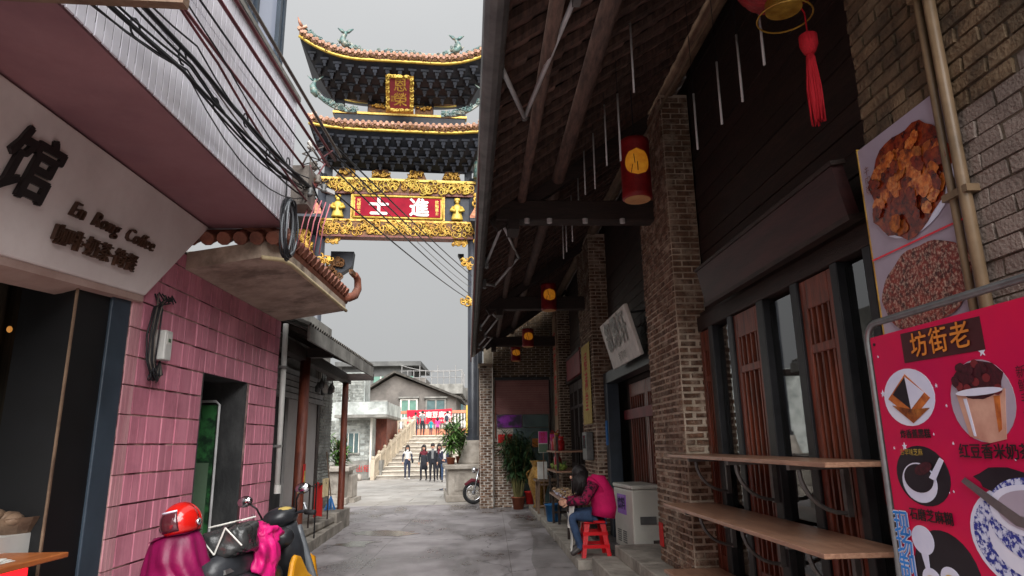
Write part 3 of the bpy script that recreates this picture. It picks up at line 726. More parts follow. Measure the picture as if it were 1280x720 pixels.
for y, xi in ((7.0,2.0), (11.95,2.0), (16.6,2.0), (2.7,2.0)):
    MB().bb(.2, 2.02, y-.1, y+.1, 4.02, 4.26).build('tie_beam', 'dark_wood', er, bevel=.012)
    MB().bar(roofpt(.18,y,-.14), roofpt(2.3,y,-.14), .12, .14).build('principal_rafter', 'dark_wood', er)
    MB().bb(.34, .46, y-.16, y+.16, 3.9, 4.02).build('bracket', 'dark_wood', er)
for x in (.55,.8,1.2,1.62): MB().cyl((x,6.88,3.98), (x,6.88,4.03), .03, n=8).build('lamp_socket', 'white_rod', er)

# folding awning arms
for i, pts in enumerate([[(625,60),(655,130),(712,0)], [(.12,8.47),(.29,7.22),(.61,9.39),(.27,10.19),(.1,9.6)], [(.06,13.2),(.26,12.4),(.42,13.6),(.16,14.6)], [(.02,15.6),(.2,15.0),(.34,15.8),(.12,16.6)]]):
    if i == 0: pts = [(.15,3.78),(.38,4.78),(.62,3.5)]
    t = thing('awning_arm', ['pale folded awning arm bent in a sharp V under the eave', 'folded awning arm with a zigzag of four rods by the first tie beam', 'folded awning arm between the second and the last tie beam', 'far folded awning arm above the free-standing brick pier'][i], 'awning arm', (pts[0][0],pts[0][1],roof_z(pts[0][0])-.12), FR, 'folding awning arms under the eave')
    P = [roofpt(x, y, -.12) for x, y in pts]
    for a_, b_ in zip(P, P[1:]): MB().cyl(a_, b_, .019, n=8).build('rod', 'white_rod', t, smooth=True)
    for p_ in P[1:-1]: MB().sph(p_, .032, 8, 6).build('elbow', 'grey_metal', t, smooth=True)
    MB().bar(P[0]+Vector((0,-.05,.0)), P[0]+Vector((0,.05,.0)), .05, .13).build('mount', 'grey_metal', t)
    MB().bar(P[-1]+Vector((0,-.05,.0)), P[-1]+Vector((0,.05,.0)), .05, .13).build('mount', 'grey_metal', t)

# slim light tubes hanging from the eave
ROD = [(1.2,y,a,b) for y, a, b in ((4.47,4.84,4.2),(5.03,4.84,3.89),(5.58,4.84,4.09),(6.2,4.86,4.11),(6.79,4.86,4.28),(7.28,4.86,4.15),(7.86,4.86,4.07),(8.42,4.86,4.1),(8.75,4.86,4.1))]
ROD += [(1.75,y,a,b) for y, a, b in ((4.72,4.34,3.85),(4.2,4.3,3.8),(3.83,4.27,3.77),(3.48,4.24,3.82))]
for i, (x, y, a, b) in enumerate(ROD):
    t = thing('hanging_light_tube', 'thin white light tube hanging upright under the eave beside the drum lanterns' if x < 1.5 else 'thin white light tube hanging in front of the dark boarded wall', 'light tube', (x,y,b), FR, 'slim light tubes in a row under the eave' if x < 1.5 else 'slim light tubes before the boarded wall')
    top = min(a, roof_z(x)-.05)
    MB().cyl((x,y,b), (x+.004,y,b+.62 if x < 1.5 else a), .0085, n=6).build('tube', 'white_rod', t, smooth=True)
    MB().cyl((x+.004,y,(b+.62 if x < 1.5 else a)), (x+.004,y,roof_z(x)+.0), .003, n=4).build('cord', 'cable', t)

# drum lanterns
def drum_lantern(x, y, zt, zb, r, label):
    t = thing('drum_lantern', label, 'lantern', (x,y,zb), FR, 'red drum lanterns under the eave')
    h = zt-zb; b = MB()
    b.lathe([(r*.9,.0),(r,.012),(r,.05),(r*.985,.06),(r*.985,h-.06),(r,h-.05),(r,h-.012),(r*.9,h)], 24, (x,y,zb)); b.build('drum', 'lantern_red', t, smooth=True)
    MB().lathe([(r*.86,0),(r*.86,.006)], 24, (x,y,zb-.004)).build('paper_base', 'lantern_paper', t)
    ph0 = math.atan2(-y, -x)       # the moon motif printed towards the lane
    d = MB(); d.grid(lambda u, v: (x+(r*1.0+.003)*math.cos(ph0+.15+(u-.5)*1.7*math.sqrt(max(0,1-(2*v-1)**2))), y+(r+.003)*math.sin(ph0+.15+(u-.5)*1.7*math.sqrt(max(0,1-(2*v-1)**2))), zb+h*(.33+.44*v)), 10, 10)
    d.build('moon_print', 'lantern_yellow', t, smooth=True)
    tw = MB()
    for k in range(3):
        a0 = ph0+.15+(k-2)*.16
        tw.tube([(x+(r+.006)*math.cos(a0+s*.08*(k-2)*.3), y+(r+.006)*math.sin(a0+s*.08), zb+h*(.5+.02*k)+s*.03*(1 if k % 2 else -1)) for s in range(4)], .004, 4)
    tw.build('branch_print', 'letter_dark', t)
    MB().cyl((x,y,zt), (x,y,roof_z(x)-.02), .006, n=6).build('cord', 'cable', t)
    tass = MB(); tass.cyl((x,y,zb-.01), (x,y,zb-.0), .01)
    return t
drum_lantern(1.55, 5.9, 4.5, 3.88, .145, 'red drum lantern with yellow moon in front of the thick brick pillar')
drum_lantern(1.27, 11.4, 4.38, 3.9, .14, 'red drum lantern with yellow moon hanging by the yellow scroll pillar')
drum_lantern(1.12, 14.5, 4.1, 3.7, .13, 'smaller red drum lantern with yellow moon farther along the eave')
drum_lantern(.98, 16.9, 4.05, 3.68, .13, 'far drum lantern before the brick end wall above the pink shutter')

# round red lantern with a long tassel
t = thing('round_lantern', 'round red silk lantern with hoop and long red tassel', 'lantern', (1.8,3.2,3.3), FR)
c = Vector((1.76,3.2,4.24))
b = MB(); nr = 24
for i in range(9):
    pass
b.grid(lambda u, v: (c.x+(.25+.012*math.cos(u*48*math.pi))*math.sin(math.pi*(.1+.8*v))*math.cos(2*math.pi*u), c.y+(.25+.012*math.cos(u*48*math.pi))*math.sin(math.pi*(.1+.8*v))*math.sin(2*math.pi*u), c.z-.21*math.cos(math.pi*(.1+.8*v))), 96, 10)
b.build('globe', 'lantern_red', t, smooth=True)
MB().lathe([(.1,-.24),(.1,-.19)], 20, c).build('collar', 'gold', t); MB().lathe([(.1,.19),(.1,.24)], 20, c).build('collar', 'gold', t)
MB().tube([(c.x+.15*math.cos(a_), c.y+.15*math.sin(a_), c.z-.29) for a_ in [k*2*math.pi/24 for k in range(24)]], .005, 5, closed=True).build('hoop', 'gold', t)
tx, ty = 1.88, 3.2
MB().tube([(c.x+.1,c.y,c.z-.22),(tx,ty,3.98),(tx,ty,3.86)], .005, 5).build('cord', 'tassel_red', t)
MB().lathe([(.008,.0),(.05,-.03),(.05,-.09),(.035,-.13),(.02,-.15)], 14, (tx,ty,3.86)).build('knot', 'tassel_red', t, smooth=True)
ts = MB()
ts.lathe([(.016,-.14),(.026,-.2),(.033,-.32),(.036,-.44),(.024,-.54)], 16, (tx,ty,3.86))
for k in range(26):
    a_ = k*2.4; r_ = .02+.014*RND.random()
    ts.tube([(tx+.02*math.cos(a_),ty+.02*math.sin(a_),3.7), (tx+r_*1.2*math.cos(a_),ty+r_*1.2*math.sin(a_),3.5), (tx+r_*1.15*math.cos(a_),ty+r_*1.15*math.sin(a_),3.31-.03*RND.random())], .004, 4)
ts.build('tassel', 'tassel_red', t, smooth=True)
MB().cyl((c.x,c.y,c.z+.24), (c.x,c.y,roof_z(c.x)-.02), .006, n=6).build('cord', 'cable', t)
# ------------------------------------------------------------------ flat prints on boards
def flat(parent, O, ex, ey, pts, m, lift, name='print'):
    O, ex, ey = Vector(O), Vector(ex), Vector(ey); nrm = ex.cross(ey)
    P = [O+ex*u+ey*v+nrm*lift for u, v in pts]
    return MB().prism(P, -nrm*.0008).build(name, m, parent)
def ell(cx, cy, rx, ry, n=28, rot=0.0, wob=0.0, seed=0):
    r = random.Random(seed); ph = [r.uniform(0,6.28) for _ in range(5)]
    out = []
    for k in range(n):
        a = 2*math.pi*k/n; w_ = 1+wob*sum(math.sin(a*(3+2*j)+ph[j]) for j in range(5))/3
        x, y = rx*w_*math.cos(a), ry*w_*math.sin(a)
        out.append((cx+x*math.cos(rot)-y*math.sin(rot), cy+x*math.sin(rot)+y*math.cos(rot)))
    return out
EXR, EZ = (0,-1,0), (0,0,1)

# fried chicken poster on the pier
fp = thing('food_poster', 'wall poster of fried chicken on a white plate above a second dish', 'poster', (1.97,2.75,2.1), FR)
O = (1.972, 3.05, 0)
MB().bb(1.974, 1.984, 2.41, 3.05, 2.08, 3.05).build('board', 'poster_white', fp)
MB().bb(1.970, 1.988, 3.05, 3.056, 2.07, 3.06).build('edge_trim', 'gold', fp)
flat(fp, O, EXR, EZ, ell(.355,2.68,.275,.19,rot=.12), 'porcelain', .003, 'plate')
flat(fp, O, EXR, EZ, ell(.335,2.745,.285,.25,36,.2,.1,3), 'chicken_deep', .005, 'chicken_pile')
r_ = random.Random(4)
for k in range(64):
    a_ = r_.uniform(0,6.28); q = .25*math.sqrt(r_.random())
    flat(fp, O, EXR, EZ, ell(.33+q*math.cos(a_),2.74+q*.85*math.sin(a_),r_.uniform(.025,.055),r_.uniform(.022,.042),18,r_.uniform(0,3),.16,k), ['chicken','chicken_light','chicken_deep','chicken_light','chicken_deep'][k % 5], .006+.00022*k, 'chicken_piece')
flat(fp, O, EXR, EZ, [(.0,2.455),(.64,2.455),(.64,2.464),(.0,2.464)], 'poster_red', .004, 'divider')
flat(fp, O, EXR, EZ, ell(.33,2.25,.3,.185,40,.1,.04,8), 'chicken_dark', .005, 'spiced_dish')
text('牛\n肉\n酥', .05, (1.966,2.99,2.86), EXR, EZ, 'chicken_dark', fp)

# pink menu stand
ms = thing('menu_stand', 'bright pink dessert menu board on a grey tubular metal stand', 'sign stand', (1.62,2.15,.0), FR)
X = 1.6; yl, yr = 2.59, 1.62
fr = [(X,yl,.02),(X,yl,1.98)]+[(X,yl-.07+.07*math.cos(a_),1.98+.07*math.sin(a_)) for a_ in (.4,.8,1.2,1.57)]+[(X,yr+.07,2.05)]+[(X,yr+.07-.07*math.sin(a_),1.98+.07*math.cos(a_)) for a_ in (.4,.8,1.2,1.57)]+[(X,yr,.02)]
MB().tube(fr, .014, 10).build('frame', 'steel', ms, smooth=True)
MB().cyl((X,yl,.3), (X,yr,.3), .012, n=8).build('crossbar', 'steel', ms, smooth=True)
for y in (yl, yr): MB().tube([(X-.25,y,.015),(X,y,.03),(X+.12,y,.015)], .014, 8).build('foot', 'steel', ms, smooth=True)
MB().bb(X-.004, X+.004, yr+.03, yl-.025, .4, 1.995).build('panel', 'poster_pink', ms)
O = (X-.0045, 2.57, 0)
bd = MB()
for u, v in ((.03,1.985), (.9,1.985)): bd.cyl((X-.008,2.57-u,v-.02), (X+.006,2.57-u,v-.02), .006, n=8)
bd.build('eyelets', 'black', ms)
E_ = lambda pts, m, k, name='print': flat(ms, O, EXR, EZ, pts, m, .001*k, name)
E_([(.2,1.87),(.6,1.865),(.6,1.972),(.2,1.98)], 'sign_brown', 1, 'title_plate')
text('坊街老', .095, (X-.007,2.57-.4,1.92), EXR, EZ, 'sign_orange', ms, bold=.012, spacing=1.18)
E_(ell(.19,1.745,.145,.105), 'porcelain', 1, 'picture_disc')
E_([(.07,1.745),(.2,1.665),(.31,1.735),(.19,1.83)], 'toast', 2, 'toast'); E_([(.09,1.72),(.2,1.65),(.3,1.7),(.2,1.7)], 'chicken', 3, 'toast')
E_([(.105,1.76),(.19,1.82),(.2,1.7)], 'sesame', 4, 'topping'); E_([(.19,1.82),(.285,1.755),(.2,1.7)], 'porcelain', 4, 'topping')
text('炸香蕉黑糕', .034, (X-.007,2.57-.2,1.61), EXR, EZ, 'letter_dark', ms, bold=.02)
E_(ell(.545,1.71,.135,.13), 'poster_white', 1, 'picture_disc'); E_([(.44,1.74),(.65,1.74),(.62,1.59),(.55,1.578),(.47,1.6)], 'milk_tea', 2, 'cup')
E_(ell(.545,1.775,.105,.06,30,0,.06,2), 'bean', 3, 'beans')
r_ = random.Random(9)
for k in range(22): E_(ell(.545+r_.uniform(-.1,.1),1.78+r_.uniform(-.05,.055),.016,.014,9), 'bean' if k % 3 else 'dull_red', 4+.1*k, 'bean')
E_(ell(.545,1.738,.1,.012), 'porcelain', 7, 'cup_rim'); E_([(.47,1.72),(.485,1.72),(.5,1.6),(.49,1.6)], 'porcelain', 3, 'cup_highlight'); E_([(.6,1.72),(.625,1.72),(.61,1.62),(.595,1.61)], 'toast', 3, 'cup_shading')
text('红豆香米奶茶', .05, (X-.007,2.57-.56,1.55), EXR, EZ, 'letter_dark', ms, bold=.015)
text('新\n鲜\n手\n作', .04, (X-.007,2.57-.72,1.72), EXR, EZ, 'sign_brown', ms)
E_(ell(.2,1.465,.145,.105), 'sesame', 1, 'picture_disc'); E_(ell(.18,1.44,.095,.07), 'porcelain', 2, 'bowl'); E_(ell(.18,1.455,.08,.05), 'sesame', 3, 'sesame_soup')
E_([(.24,1.46),(.31,1.53),(.33,1.52),(.27,1.45)], 'porcelain', 4, 'spoon'); E_(ell(.215,1.49,.05,.02,rot=.3), 'bean', 4, 'spoonful')
text('古早味芝麻', .026, (X-.007,2.57-.16,1.545), EXR, (0,0,1), 'gold_yellow', ms)
text('石磨芝麻糊', .046, (X-.007,2.57-.215,1.325), EXR, EZ, 'letter_dark', ms, bold=.015)
E_(ell(.25,1.14,.165,.145), 'sesame', 1, 'picture_disc'); E_(ell(.15,1.24,.06,.05), 'porcelain', 2, 'jug'); E_([(.13,1.2),(.17,1.2),(.165,1.12),(.15,1.12)], 'porcelain', 2.5, 'poured_milk')
for k, (u, v) in enumerate(((.17,1.11),(.27,1.13),(.33,1.07),(.21,1.03),(.12,1.04))):
    E_(ell(u,v,.05,.04), 'porcelain', 3+k*.4, 'cup'); E_(ell(u,v-.005,.028,.02), 'egg', 6+k*.2, 'egg_tart')
E_(ell(.64,1.3,.24,.16,36), 'porcelain', 1, 'saucer'); E_(ell(.64,1.3,.225,.148,36), 'cobalt', 1.6, 'saucer_pattern'); E_(ell(.65,1.3,.17,.11,36), 'porcelain', 2.2, 'saucer')
E_(ell(.66,1.36,.17,.12,36), 'cobalt', 3, 'bowl'); E_(ell(.66,1.385,.155,.075,36), 'porcelain', 4, 'bowl'); E_(ell(.67,1.385,.135,.06,36), 'poster_white', 5, 'milk_pudding')
E_([(.4,1.455),(.42,1.47),(.62,1.37),(.7,1.36),(.69,1.33),(.6,1.34)], 'steel', 6, 'spoon'); E_(ell(.6,1.46,.13,.045,20,-.1,.1,5), 'sesame', 2.6, 'leaf_garnish')
text('现\n场\n制\n作', .098, (X-.0075,2.57-.045,1.165), EXR, EZ, 'porcelain', ms, bold=.05, line=.78)
text('现\n场\n制\n作', .098, (X-.0085,2.57-.045,1.165), EXR, EZ, 'sign_blue', ms, bold=.012, line=.78, name='lettering')
for k in range(34):
    u, v, s_ = r_.uniform(.02,.75), r_.uniform(1.05,1.97), r_.choice((.005,.006,.008,.016))
    star = []
    for j in range(10): star.append((u+(s_ if j % 2 == 0 else s_*.4)*math.sin(j*math.pi/5), v+(s_ if j % 2 == 0 else s_*.4)*math.cos(j*math.pi/5)))
    E_(star, 'porcelain', .6, 'star')

# ------------------------------------------------------------------ white cabinet (drinks freezer)
fz = thing('freezer_cabinet', 'white freezer cabinet with a purple sticker standing in the doorway', 'freezer', (2.18,9.4,.2), FR-4)
def fzr(b, *a, **k): return b
MB().bb(1.45+.0, 1.98, 9.13, 9.95, .24, 1.0) if False else None
ORG[fz.name] = Vector((0,0,0)); fz.location = rotz((2.12,9.45,.13), FR); fz.rotation_euler = (0,0,rad(FR+5))
MB().bb(-.12, .3, -.42, .42, .06, .84).build('body', 'fridge', fz, bevel=.02)
MB().bb(-.13, .31, -.43, .43, .845, .9).build('lid', 'fridge', fz, bevel=.015)
MB().bb(-.126, -.121, -.15, .24, .5, .76).build('sticker', 'sticker_purple', fz)
text('饮料', .17, (-.128,.045,.63), EXR, EZ, 'cloth_navy', fz, bold=.012)
for y in (.2, -.04):
    for k in range(6): MB().bb(-.126, -.118, y-.08, y+.08, .13+k*.028, .145+k*.028).build('vent_slat', 'grey_metal', fz)
for x in (-.07,.25):
    for y in (-.36,.36): MB().cyl((x,y,0), (x,y,.065), .03, n=8).build('foot', 'black', fz)
MB().bb(-.02,.2,-.432,-.42,.4,.5).build('side_vent', 'grey_metal', fz)

# ------------------------------------------------------------------ red plastic stool
st = thing('plastic_stool', 'bright red plastic stool with four splayed legs', 'stool', (1.55,9.3,.12), FR)
cx, cy, z0 = 1.55, 9.3, .12
seat = MB(); seat.lathe([(.13,.405),(.155,.41),(.165,.43),(.16,.45),(.14,.456),(.03,.452)], 4, (0,0,0))
seat = MB().prism([(cx+sx*.15+ (0), cy+sy*.15, z0+.42) for sx, sy in ((-1,-1),(1,-1),(1,1),(-1,1))], (0,0,.035)).build('seat', 'stool_red', st, bevel=.02)
for sx, sy in ((-1,-1),(1,-1),(1,1),(-1,1)):
    top = [(cx+sx*.145,cy+sy*.145,z0+.42),(cx+sx*.145-sx*.07,cy+sy*.145,z0+.42),(cx+sx*.145-sx*.065,cy+sy*.145-sy*.0,z0+.42)]
    l_ = MB()
    for q in ((1,0),(0,1)):
        a = Vector((cx+sx*.145,cy+sy*.145,z0+.42)); b_ = Vector((cx+sx*.2,cy+sy*.2,z0))
        wv = Vector((-sx*.075*q[0], -sy*.075*q[1], 0)); w2 = Vector((-sx*.055*q[0], -sy*.055*q[1], 0)); th = Vector((-sx*.008*q[1], -sy*.008*q[0], 0))
        l_.prism([a, a+wv, b_+w2, b_], th)
    l_.build('leg', 'stool_red', st)
for z, w_ in ((.14,.18),(.3,.162)):
    for a, b_ in (((-1,-1),(1,-1)),((1,-1),(1,1)),((1,1),(-1,1)),((-1,1),(-1,-1))):
        MB().bar((cx+a[0]*w_,cy+a[1]*w_,z0+z), (cx+b_[0]*w_,cy+b_[1]*w_,z0+z), .008, .045).build('stretcher', 'stool_red', st)

# ------------------------------------------------------------------ market goods by the yellow-scroll pillar
rk = thing('goods_rack', 'wooden rack of two planks on posts holding jars beside the brick pillar', 'rack', (1.75,13.2,.12), FR)
for z in (1.45, 1.08): MB().bb(1.45, 2.18, 12.72, 14.3, z-.03, z).build('plank', 'shelf_wood', rk)
for x, y in ((1.5,12.78),(1.5,14.24),(2.14,12.78),(2.14,14.24)): MB().bb(x-.02,x+.02,y-.02,y+.02,.12,1.72).build('post', 'dark_wood', rk)
k = 0
for z, items in ((1.45, ['jar_red','jar_red','jar_brown','jar_brown','jar_red','paper_white','jar_brown']), (1.08, ['veg_green','veg_green','jar_red','jar_red','veg_green','jar_red'])):
    for i, m_ in enumerate(items):
        y = 12.88+i*.2; x = 1.56+.06*(i % 2)
        nm_ = {'jar_red':'red lidded jar','jar_brown':'brown glass jar','paper_white':'white paper packet','veg_green':'bunch of pale green vegetables'}[m_]
        if m_ == 'veg_green':
            g = thing('vegetable_bunch', nm_+' on the lower rack plank', 'vegetables', (x,y,z), FR, 'vegetables on the lower rack plank'); b = MB()
            for q in range(9): b.sph((x+RND.uniform(-.07,.07), y+RND.uniform(-.07,.07), z+.04+RND.uniform(0,.07)), (.045,.045,.035), 7, 5)
            b.build('heads', m_, g, smooth=True)
            b = MB()
            for q in range(14): b.tube([(x+RND.uniform(-.05,.05),y+RND.uniform(-.05,.05),z+.06), (x+RND.uniform(-.1,.1),y+RND.uniform(-.1,.1),z+.17)], [.01,.003], 4)
            b.build('leaves', 'leaf', g)
        elif m_ == 'paper_white':
            MB().bb(x-.05,x+.05,y-.06,y+.06,z,z+.24).solo('paper_packet', m_, nm_+' among the jars on the upper rack plank', 'packet', (x,y,z), FR, bevel=.01)
        else:
            g = thing('storage_jar', nm_+(' on the upper rack plank' if z > 1.2 else ' on the lower rack plank beside vegetables'), 'jar', (x,y,z), FR, 'jars on the goods rack '+('above' if z > 1.2 else 'below'))
            h = .17+.07*(i % 3)
            MB().lathe([(.05,0),(.066,.012),(.068,h*.72),(.045,h*.85),(.045,h)], 14, (x,y,z)).build('body', m_, g, smooth=True)
            MB().lathe([(.05,0),(.05,.03)], 14, (x,y,z+h)).build('lid', 'gold' if m_ == 'jar_brown' else 'paper_red', g)
bx = thing('gift_box', 'tall pink gift box with red ribbon bow on the upper rack plank', 'box', (1.62,14.25,1.45), FR)
MB().bb(1.52,1.72,14.02,14.2,1.45,1.78).build('carton', 'cloth_pink', bx); MB().bb(1.515,1.725,14.09,14.13,1.448,1.783).build('ribbon', 'paper_red', bx)
b = MB(); b.tube([(1.62,14.11,1.79),(1.56,14.11,1.86),(1.53,14.11,1.8),(1.62,14.11,1.79),(1.69,14.11,1.87),(1.71,14.11,1.8),(1.62,14.11,1.79)], .012, 5); b.build('bow', 'paper_red', bx)
# low trestle with snacks
tr = thing('snack_table', 'low trestle board covered with small snack bowls', 'table', (1.6,12.0,.12), FR)
MB().bb(1.36, 1.92, 10.75, 13.1, .66, .69).build('top', 'shelf_wood', tr)
for x, y in ((1.42,10.85),(1.86,10.85),(1.42,13.0),(1.86,13.0)): MB().bb(x-.022,x+.022,y-.022,y+.022,.12,.66).build('leg', 'dark_wood', tr)
MB().bb(1.4,1.88,10.83,10.87,.3,.34).build('stretcher', 'dark_wood', tr); MB().bb(1.4,1.88,12.98,13.02,.3,.34).build('stretcher', 'dark_wood', tr)
r_ = random.Random(3)
for i in range(3):
    for j in range(9):
        x, y = 1.45+i*.18+r_.uniform(-.02,.02), 10.9+j*.25+r_.uniform(-.03,.03)
        g = thing('snack_bowl', 'small pale bowl heaped with brown snacks on the low trestle board', 'bowl', (x,y,.69), FR, 'snack bowls on the trestle board')
        MB().lathe([(.04,0),(.055,.01),(.085,.05),(.08,.052),(.03,.03)], 12, (x,y,.69)).build('bowl', 'porcelain' if (i+j) % 2 else 'jar_brown', g, smooth=True)
        b = MB()
        for q in range(8): b.sph((x+r_.uniform(-.05,.05), y+r_.uniform(-.05,.05), .69+.05+r_.uniform(0,.03)), (.024,.024,.018), 6, 4)
        b.build('snacks', 'food_mix', g, smooth=True)
# side table with tablet sign, urn, bucket, pots
tb = thing('side_table', 'tall weathered wooden side table at the end of the goods rack', 'table', (1.5,15.2,.12), FR)
MB().bb(1.25, 1.8, 14.8, 15.5, .78, .82).build('top', 'pole_wood', tb)
for x, y in ((1.3,14.86),(1.75,14.86),(1.3,15.44),(1.75,15.44)): MB().bar((x,y,.12), (x+(1.52-x)*.1,y,.78), .045, .045, (0,1,0)).build('leg', 'pole_wood', tb)
for z in (.25,.7): MB().bb(1.3,1.75,14.85,14.88,z,z+.04).build('stretcher', 'pole_wood', tb)
pn = thing('notice_board', 'pale upright notice panel standing on the wooden side table', 'sign', (1.38,14.9,.82), FR)
MB().bb(1.3,1.52,14.93,14.95,.825,1.2).build('panel', 'paper_white', pn); MB().bb(1.34,1.48,14.9,14.97,.82,.832).build('foot', 'dark_wood', pn)
ps = thing('price_sign', 'small pink and green price card on a thin post at the rack', 'sign', (1.4,14.5,.12), FR)
MB().cyl((1.4,14.5,.12), (1.4,14.5,1.4), .012, n=6).build('post', 'pole_wood', ps); MB().bb(1.3,1.5,14.49,14.51,1.4,1.85).build('card', 'paper_white', ps)
MB().bb(1.305,1.495,14.484,14.489,1.6,1.845).build('card_top', 'cloth_pink', ps); MB().bb(1.305,1.495,14.484,14.489,1.41,1.58).build('card_base', 'pot_green', ps)
text('特\n价', .1, (1.4,14.482,1.72), (1,0,0), EZ, 'paper_red', ps)
ur = thing('brass_urn', 'tall embossed brass urn with flared lip behind the wooden side table', 'urn', (1.42,16.1,.12), FR)
MB().lathe([(.12,0),(.15,.03),(.1,.1),(.16,.3),(.24,.55),(.25,.7),(.18,.86),(.13,.95),(.17,1.04),(.2,1.08),(.17,1.07),(.1,.96)], 20, (1.42,16.1,.12)).build('body', 'brass', ur, smooth=True)
for s_ in (-1,1): MB().tube([(1.42+s_*.16,16.1,1.0),(1.42+s_*.27,16.1,.92),(1.42+s_*.25,16.1,.78)], .018, 6).build('handle', 'brass', ur, smooth=True)
bk = thing('bucket', 'blue plastic bucket on the pavement beside the goods table', 'bucket', (1.5,13.4,.12), FR)
prof = [(.13,0),(.135,.005),(.17,.3),(.185,.3),(.185,.32),(.165,.32),(.125,.02)]
MB().lathe(prof, 20, (1.47,13.4,.12)).build('tub', 'bucket_blue', bk, smooth=True)
MB().tube([(1.47+.18*math.cos(a_),13.36,.42-.12*math.sin(a_)) for a_ in [j*math.pi/8 for j in range(9)]], .006, 5).build('handle', 'steel', bk)
for x, y, m_, lb in ((1.46,16.9,'pot_green','pale green plant pot by the end wall'), (1.3,17.2,'paper_red','red plastic plant pot by the end wall')):
    MB().lathe([(.1,0),(.13,.28),(.15,.28),(.15,.31),(.12,.31),(.1,.26)], 16, (x,y,.12)).solo('plant_pot', m_, lb, 'pot', (x,y,.12), FR, smooth=True)

# ------------------------------------------------------------------ plants
def leaf_blade(b, p, d, length, width, droop, seg=4, up=Vector((0,0,1))):
    d = d.normalized(); side = d.cross(up)
    if side.length < .05: side = Vector((1,0,0))
    side.normalize(); k = len(b.v); q = Vector(p)
    for i in range(seg+1):
        t = i/seg; w_ = width*math.sin(math.pi*min(.97, .12+t*.88))*.5+.001
        b.v.append(tuple(q-side*w_)); b.v.append(tuple(q+side*w_))
        d = (d+Vector((0,0,-droop/seg))).normalized(); q = q+d*(length/seg)
    for i in range(seg): b.f.append((k+2*i, k+2*i+1, k+2*i+3, k+2*i+2))
def bamboo(name, label, cat, loc, frame, height, nst, spread, leafn, llen, lw, m, seed, pot=None, droop=.7, group=None):
    r = random.Random(seed); t = thing(name, label, cat, loc, frame, group); L = Vector(loc); ph = 0
    if pot:
        R, H, pm = pot; ph = H*.9
        MB().lathe([(R*.72,0),(R*.95,H*.9),(R*1.06,H*.9),(R*1.06,H),(R*.9,H),(R*.85,H*.85)], 18, loc).build('pot', pm, t, smooth=True)
        MB().lathe([(R*.86,H*.86),(R*.4,H*.88)], 18, loc).build('soil', 'earth', t)
    fol = MB(); stm = MB()
    for s_ in range(nst):
        a = r.uniform(0,6.28); rr = spread*r.uniform(.2,1); h = height*r.uniform(.6,1)
        base = L+Vector((rr*.18*math.cos(a), rr*.18*math.sin(a), ph)); top = L+Vector((rr*math.cos(a), rr*math.sin(a), ph+h))
        mid = (base+top)/2+Vector((-.05*math.cos(a), -.05*math.sin(a), h*.08))
        stm.tube([base, mid, top], [.016*height/1.5, .012*height/1.5, .004], 5)
        for k in range(leafn):
            f = r.uniform(.3,1.0); p = (base*(1-f)**2+mid*2*f*(1-f)+top*f*f)
            a2 = r.uniform(0,6.28); el = r.uniform(-.1,.9)
            leaf_blade(fol, p, Vector((math.cos(a2)*math.cos(el), math.sin(a2)*math.cos(el), math.sin(el))), llen*r.uniform(.55,1.1), lw*r.uniform(.7,1.2), droop*r.uniform(.4,1.3))
    stm.build('stems', 'stem', t); tag(fol.build('foliage', m, t), kind='stuff')
    return t
bamboo('potted_plant', 'dense dark green feathery plant in front of the glass door', 'plant', (1.0,17.2,.0), FR, 1.75, 30, .5, 50, .36, .034, 'leaf_dark', 3, (.17,.3,'terracotta'), 1.1)
# ------------------------------------------------------------------ left-hand side (frame turned -1.1 degrees)
FL = -1.1
pk = thing('pink_house', 'house with pink ribbed tile wall, dark doorway and white tiled upper storey', 'building', (-4,5.5,0), FL)
# ground floor wall around the doorway
W = -2.905
wall = MB()
wall.bb(-3.25, W, 5.2, 6.39, -.05, 3.35); wall.bb(-3.25, W, 7.5, 8.47, -.05, 3.35); wall.bb(-3.25, W, 6.39, 7.5, 2.33, 3.35)
wall.build('wall', 'grout', pk)
rh, tw = .2235, .236
z0 = .0755
tw_list = []
tm = MB()
def tile_mesh(seed):
    b = MB(); r = random.Random(seed)
    # a plain tile, or one scored down the middle
    for x0, x1 in ((-.5,.0),(.006,.5)) if seed % 2 else ((-.5,.5),):
        b.add([(0,x0,-.5),(0,x1,-.5),(0,x1,.5),(0,x0,.5),(1,x0+.015,-.488),(1,x1-.015,-.488),(1,x1-.015,.488),(1,x0+.015,.488)],
              [(4,5,6,7),(0,1,5,4),(1,2,6,5),(2,3,7,6),(3,0,4,7)])
    return b.mesh('tile', 'pink_tile')
TM = [tile_mesh(k) for k in range(2)]
rows = int((3.3-z0)/rh)+1
yt = [5.207+i*tw for i in range(14)]
for j in range(rows):
    za, zb = z0+j*rh, min(3.34, z0+(j+1)*rh)
    for ya in yt:
        yb = min(ya+tw, 8.465)
        a, b_ = ya, yb
        if zb > .0 and za < 2.29 and b_ > 6.36 and a < 7.53:
            if a < 6.36 and 6.36-a > .04: b_ = 6.375
            elif b_ > 7.53 and b_-7.53 > .04: a = 7.515
            else: continue
        if b_-a < .03: continue
        piece('tile', RND.choice(TM), pk, (W-.004, (a+b_)/2, (za+zb)/2), (.014+RND.uniform(-.002,.003), b_-a-.014, zb-za-.013), (RND.uniform(-.002,.002), RND.uniform(-.012,.012), RND.uniform(-.012,.012)))
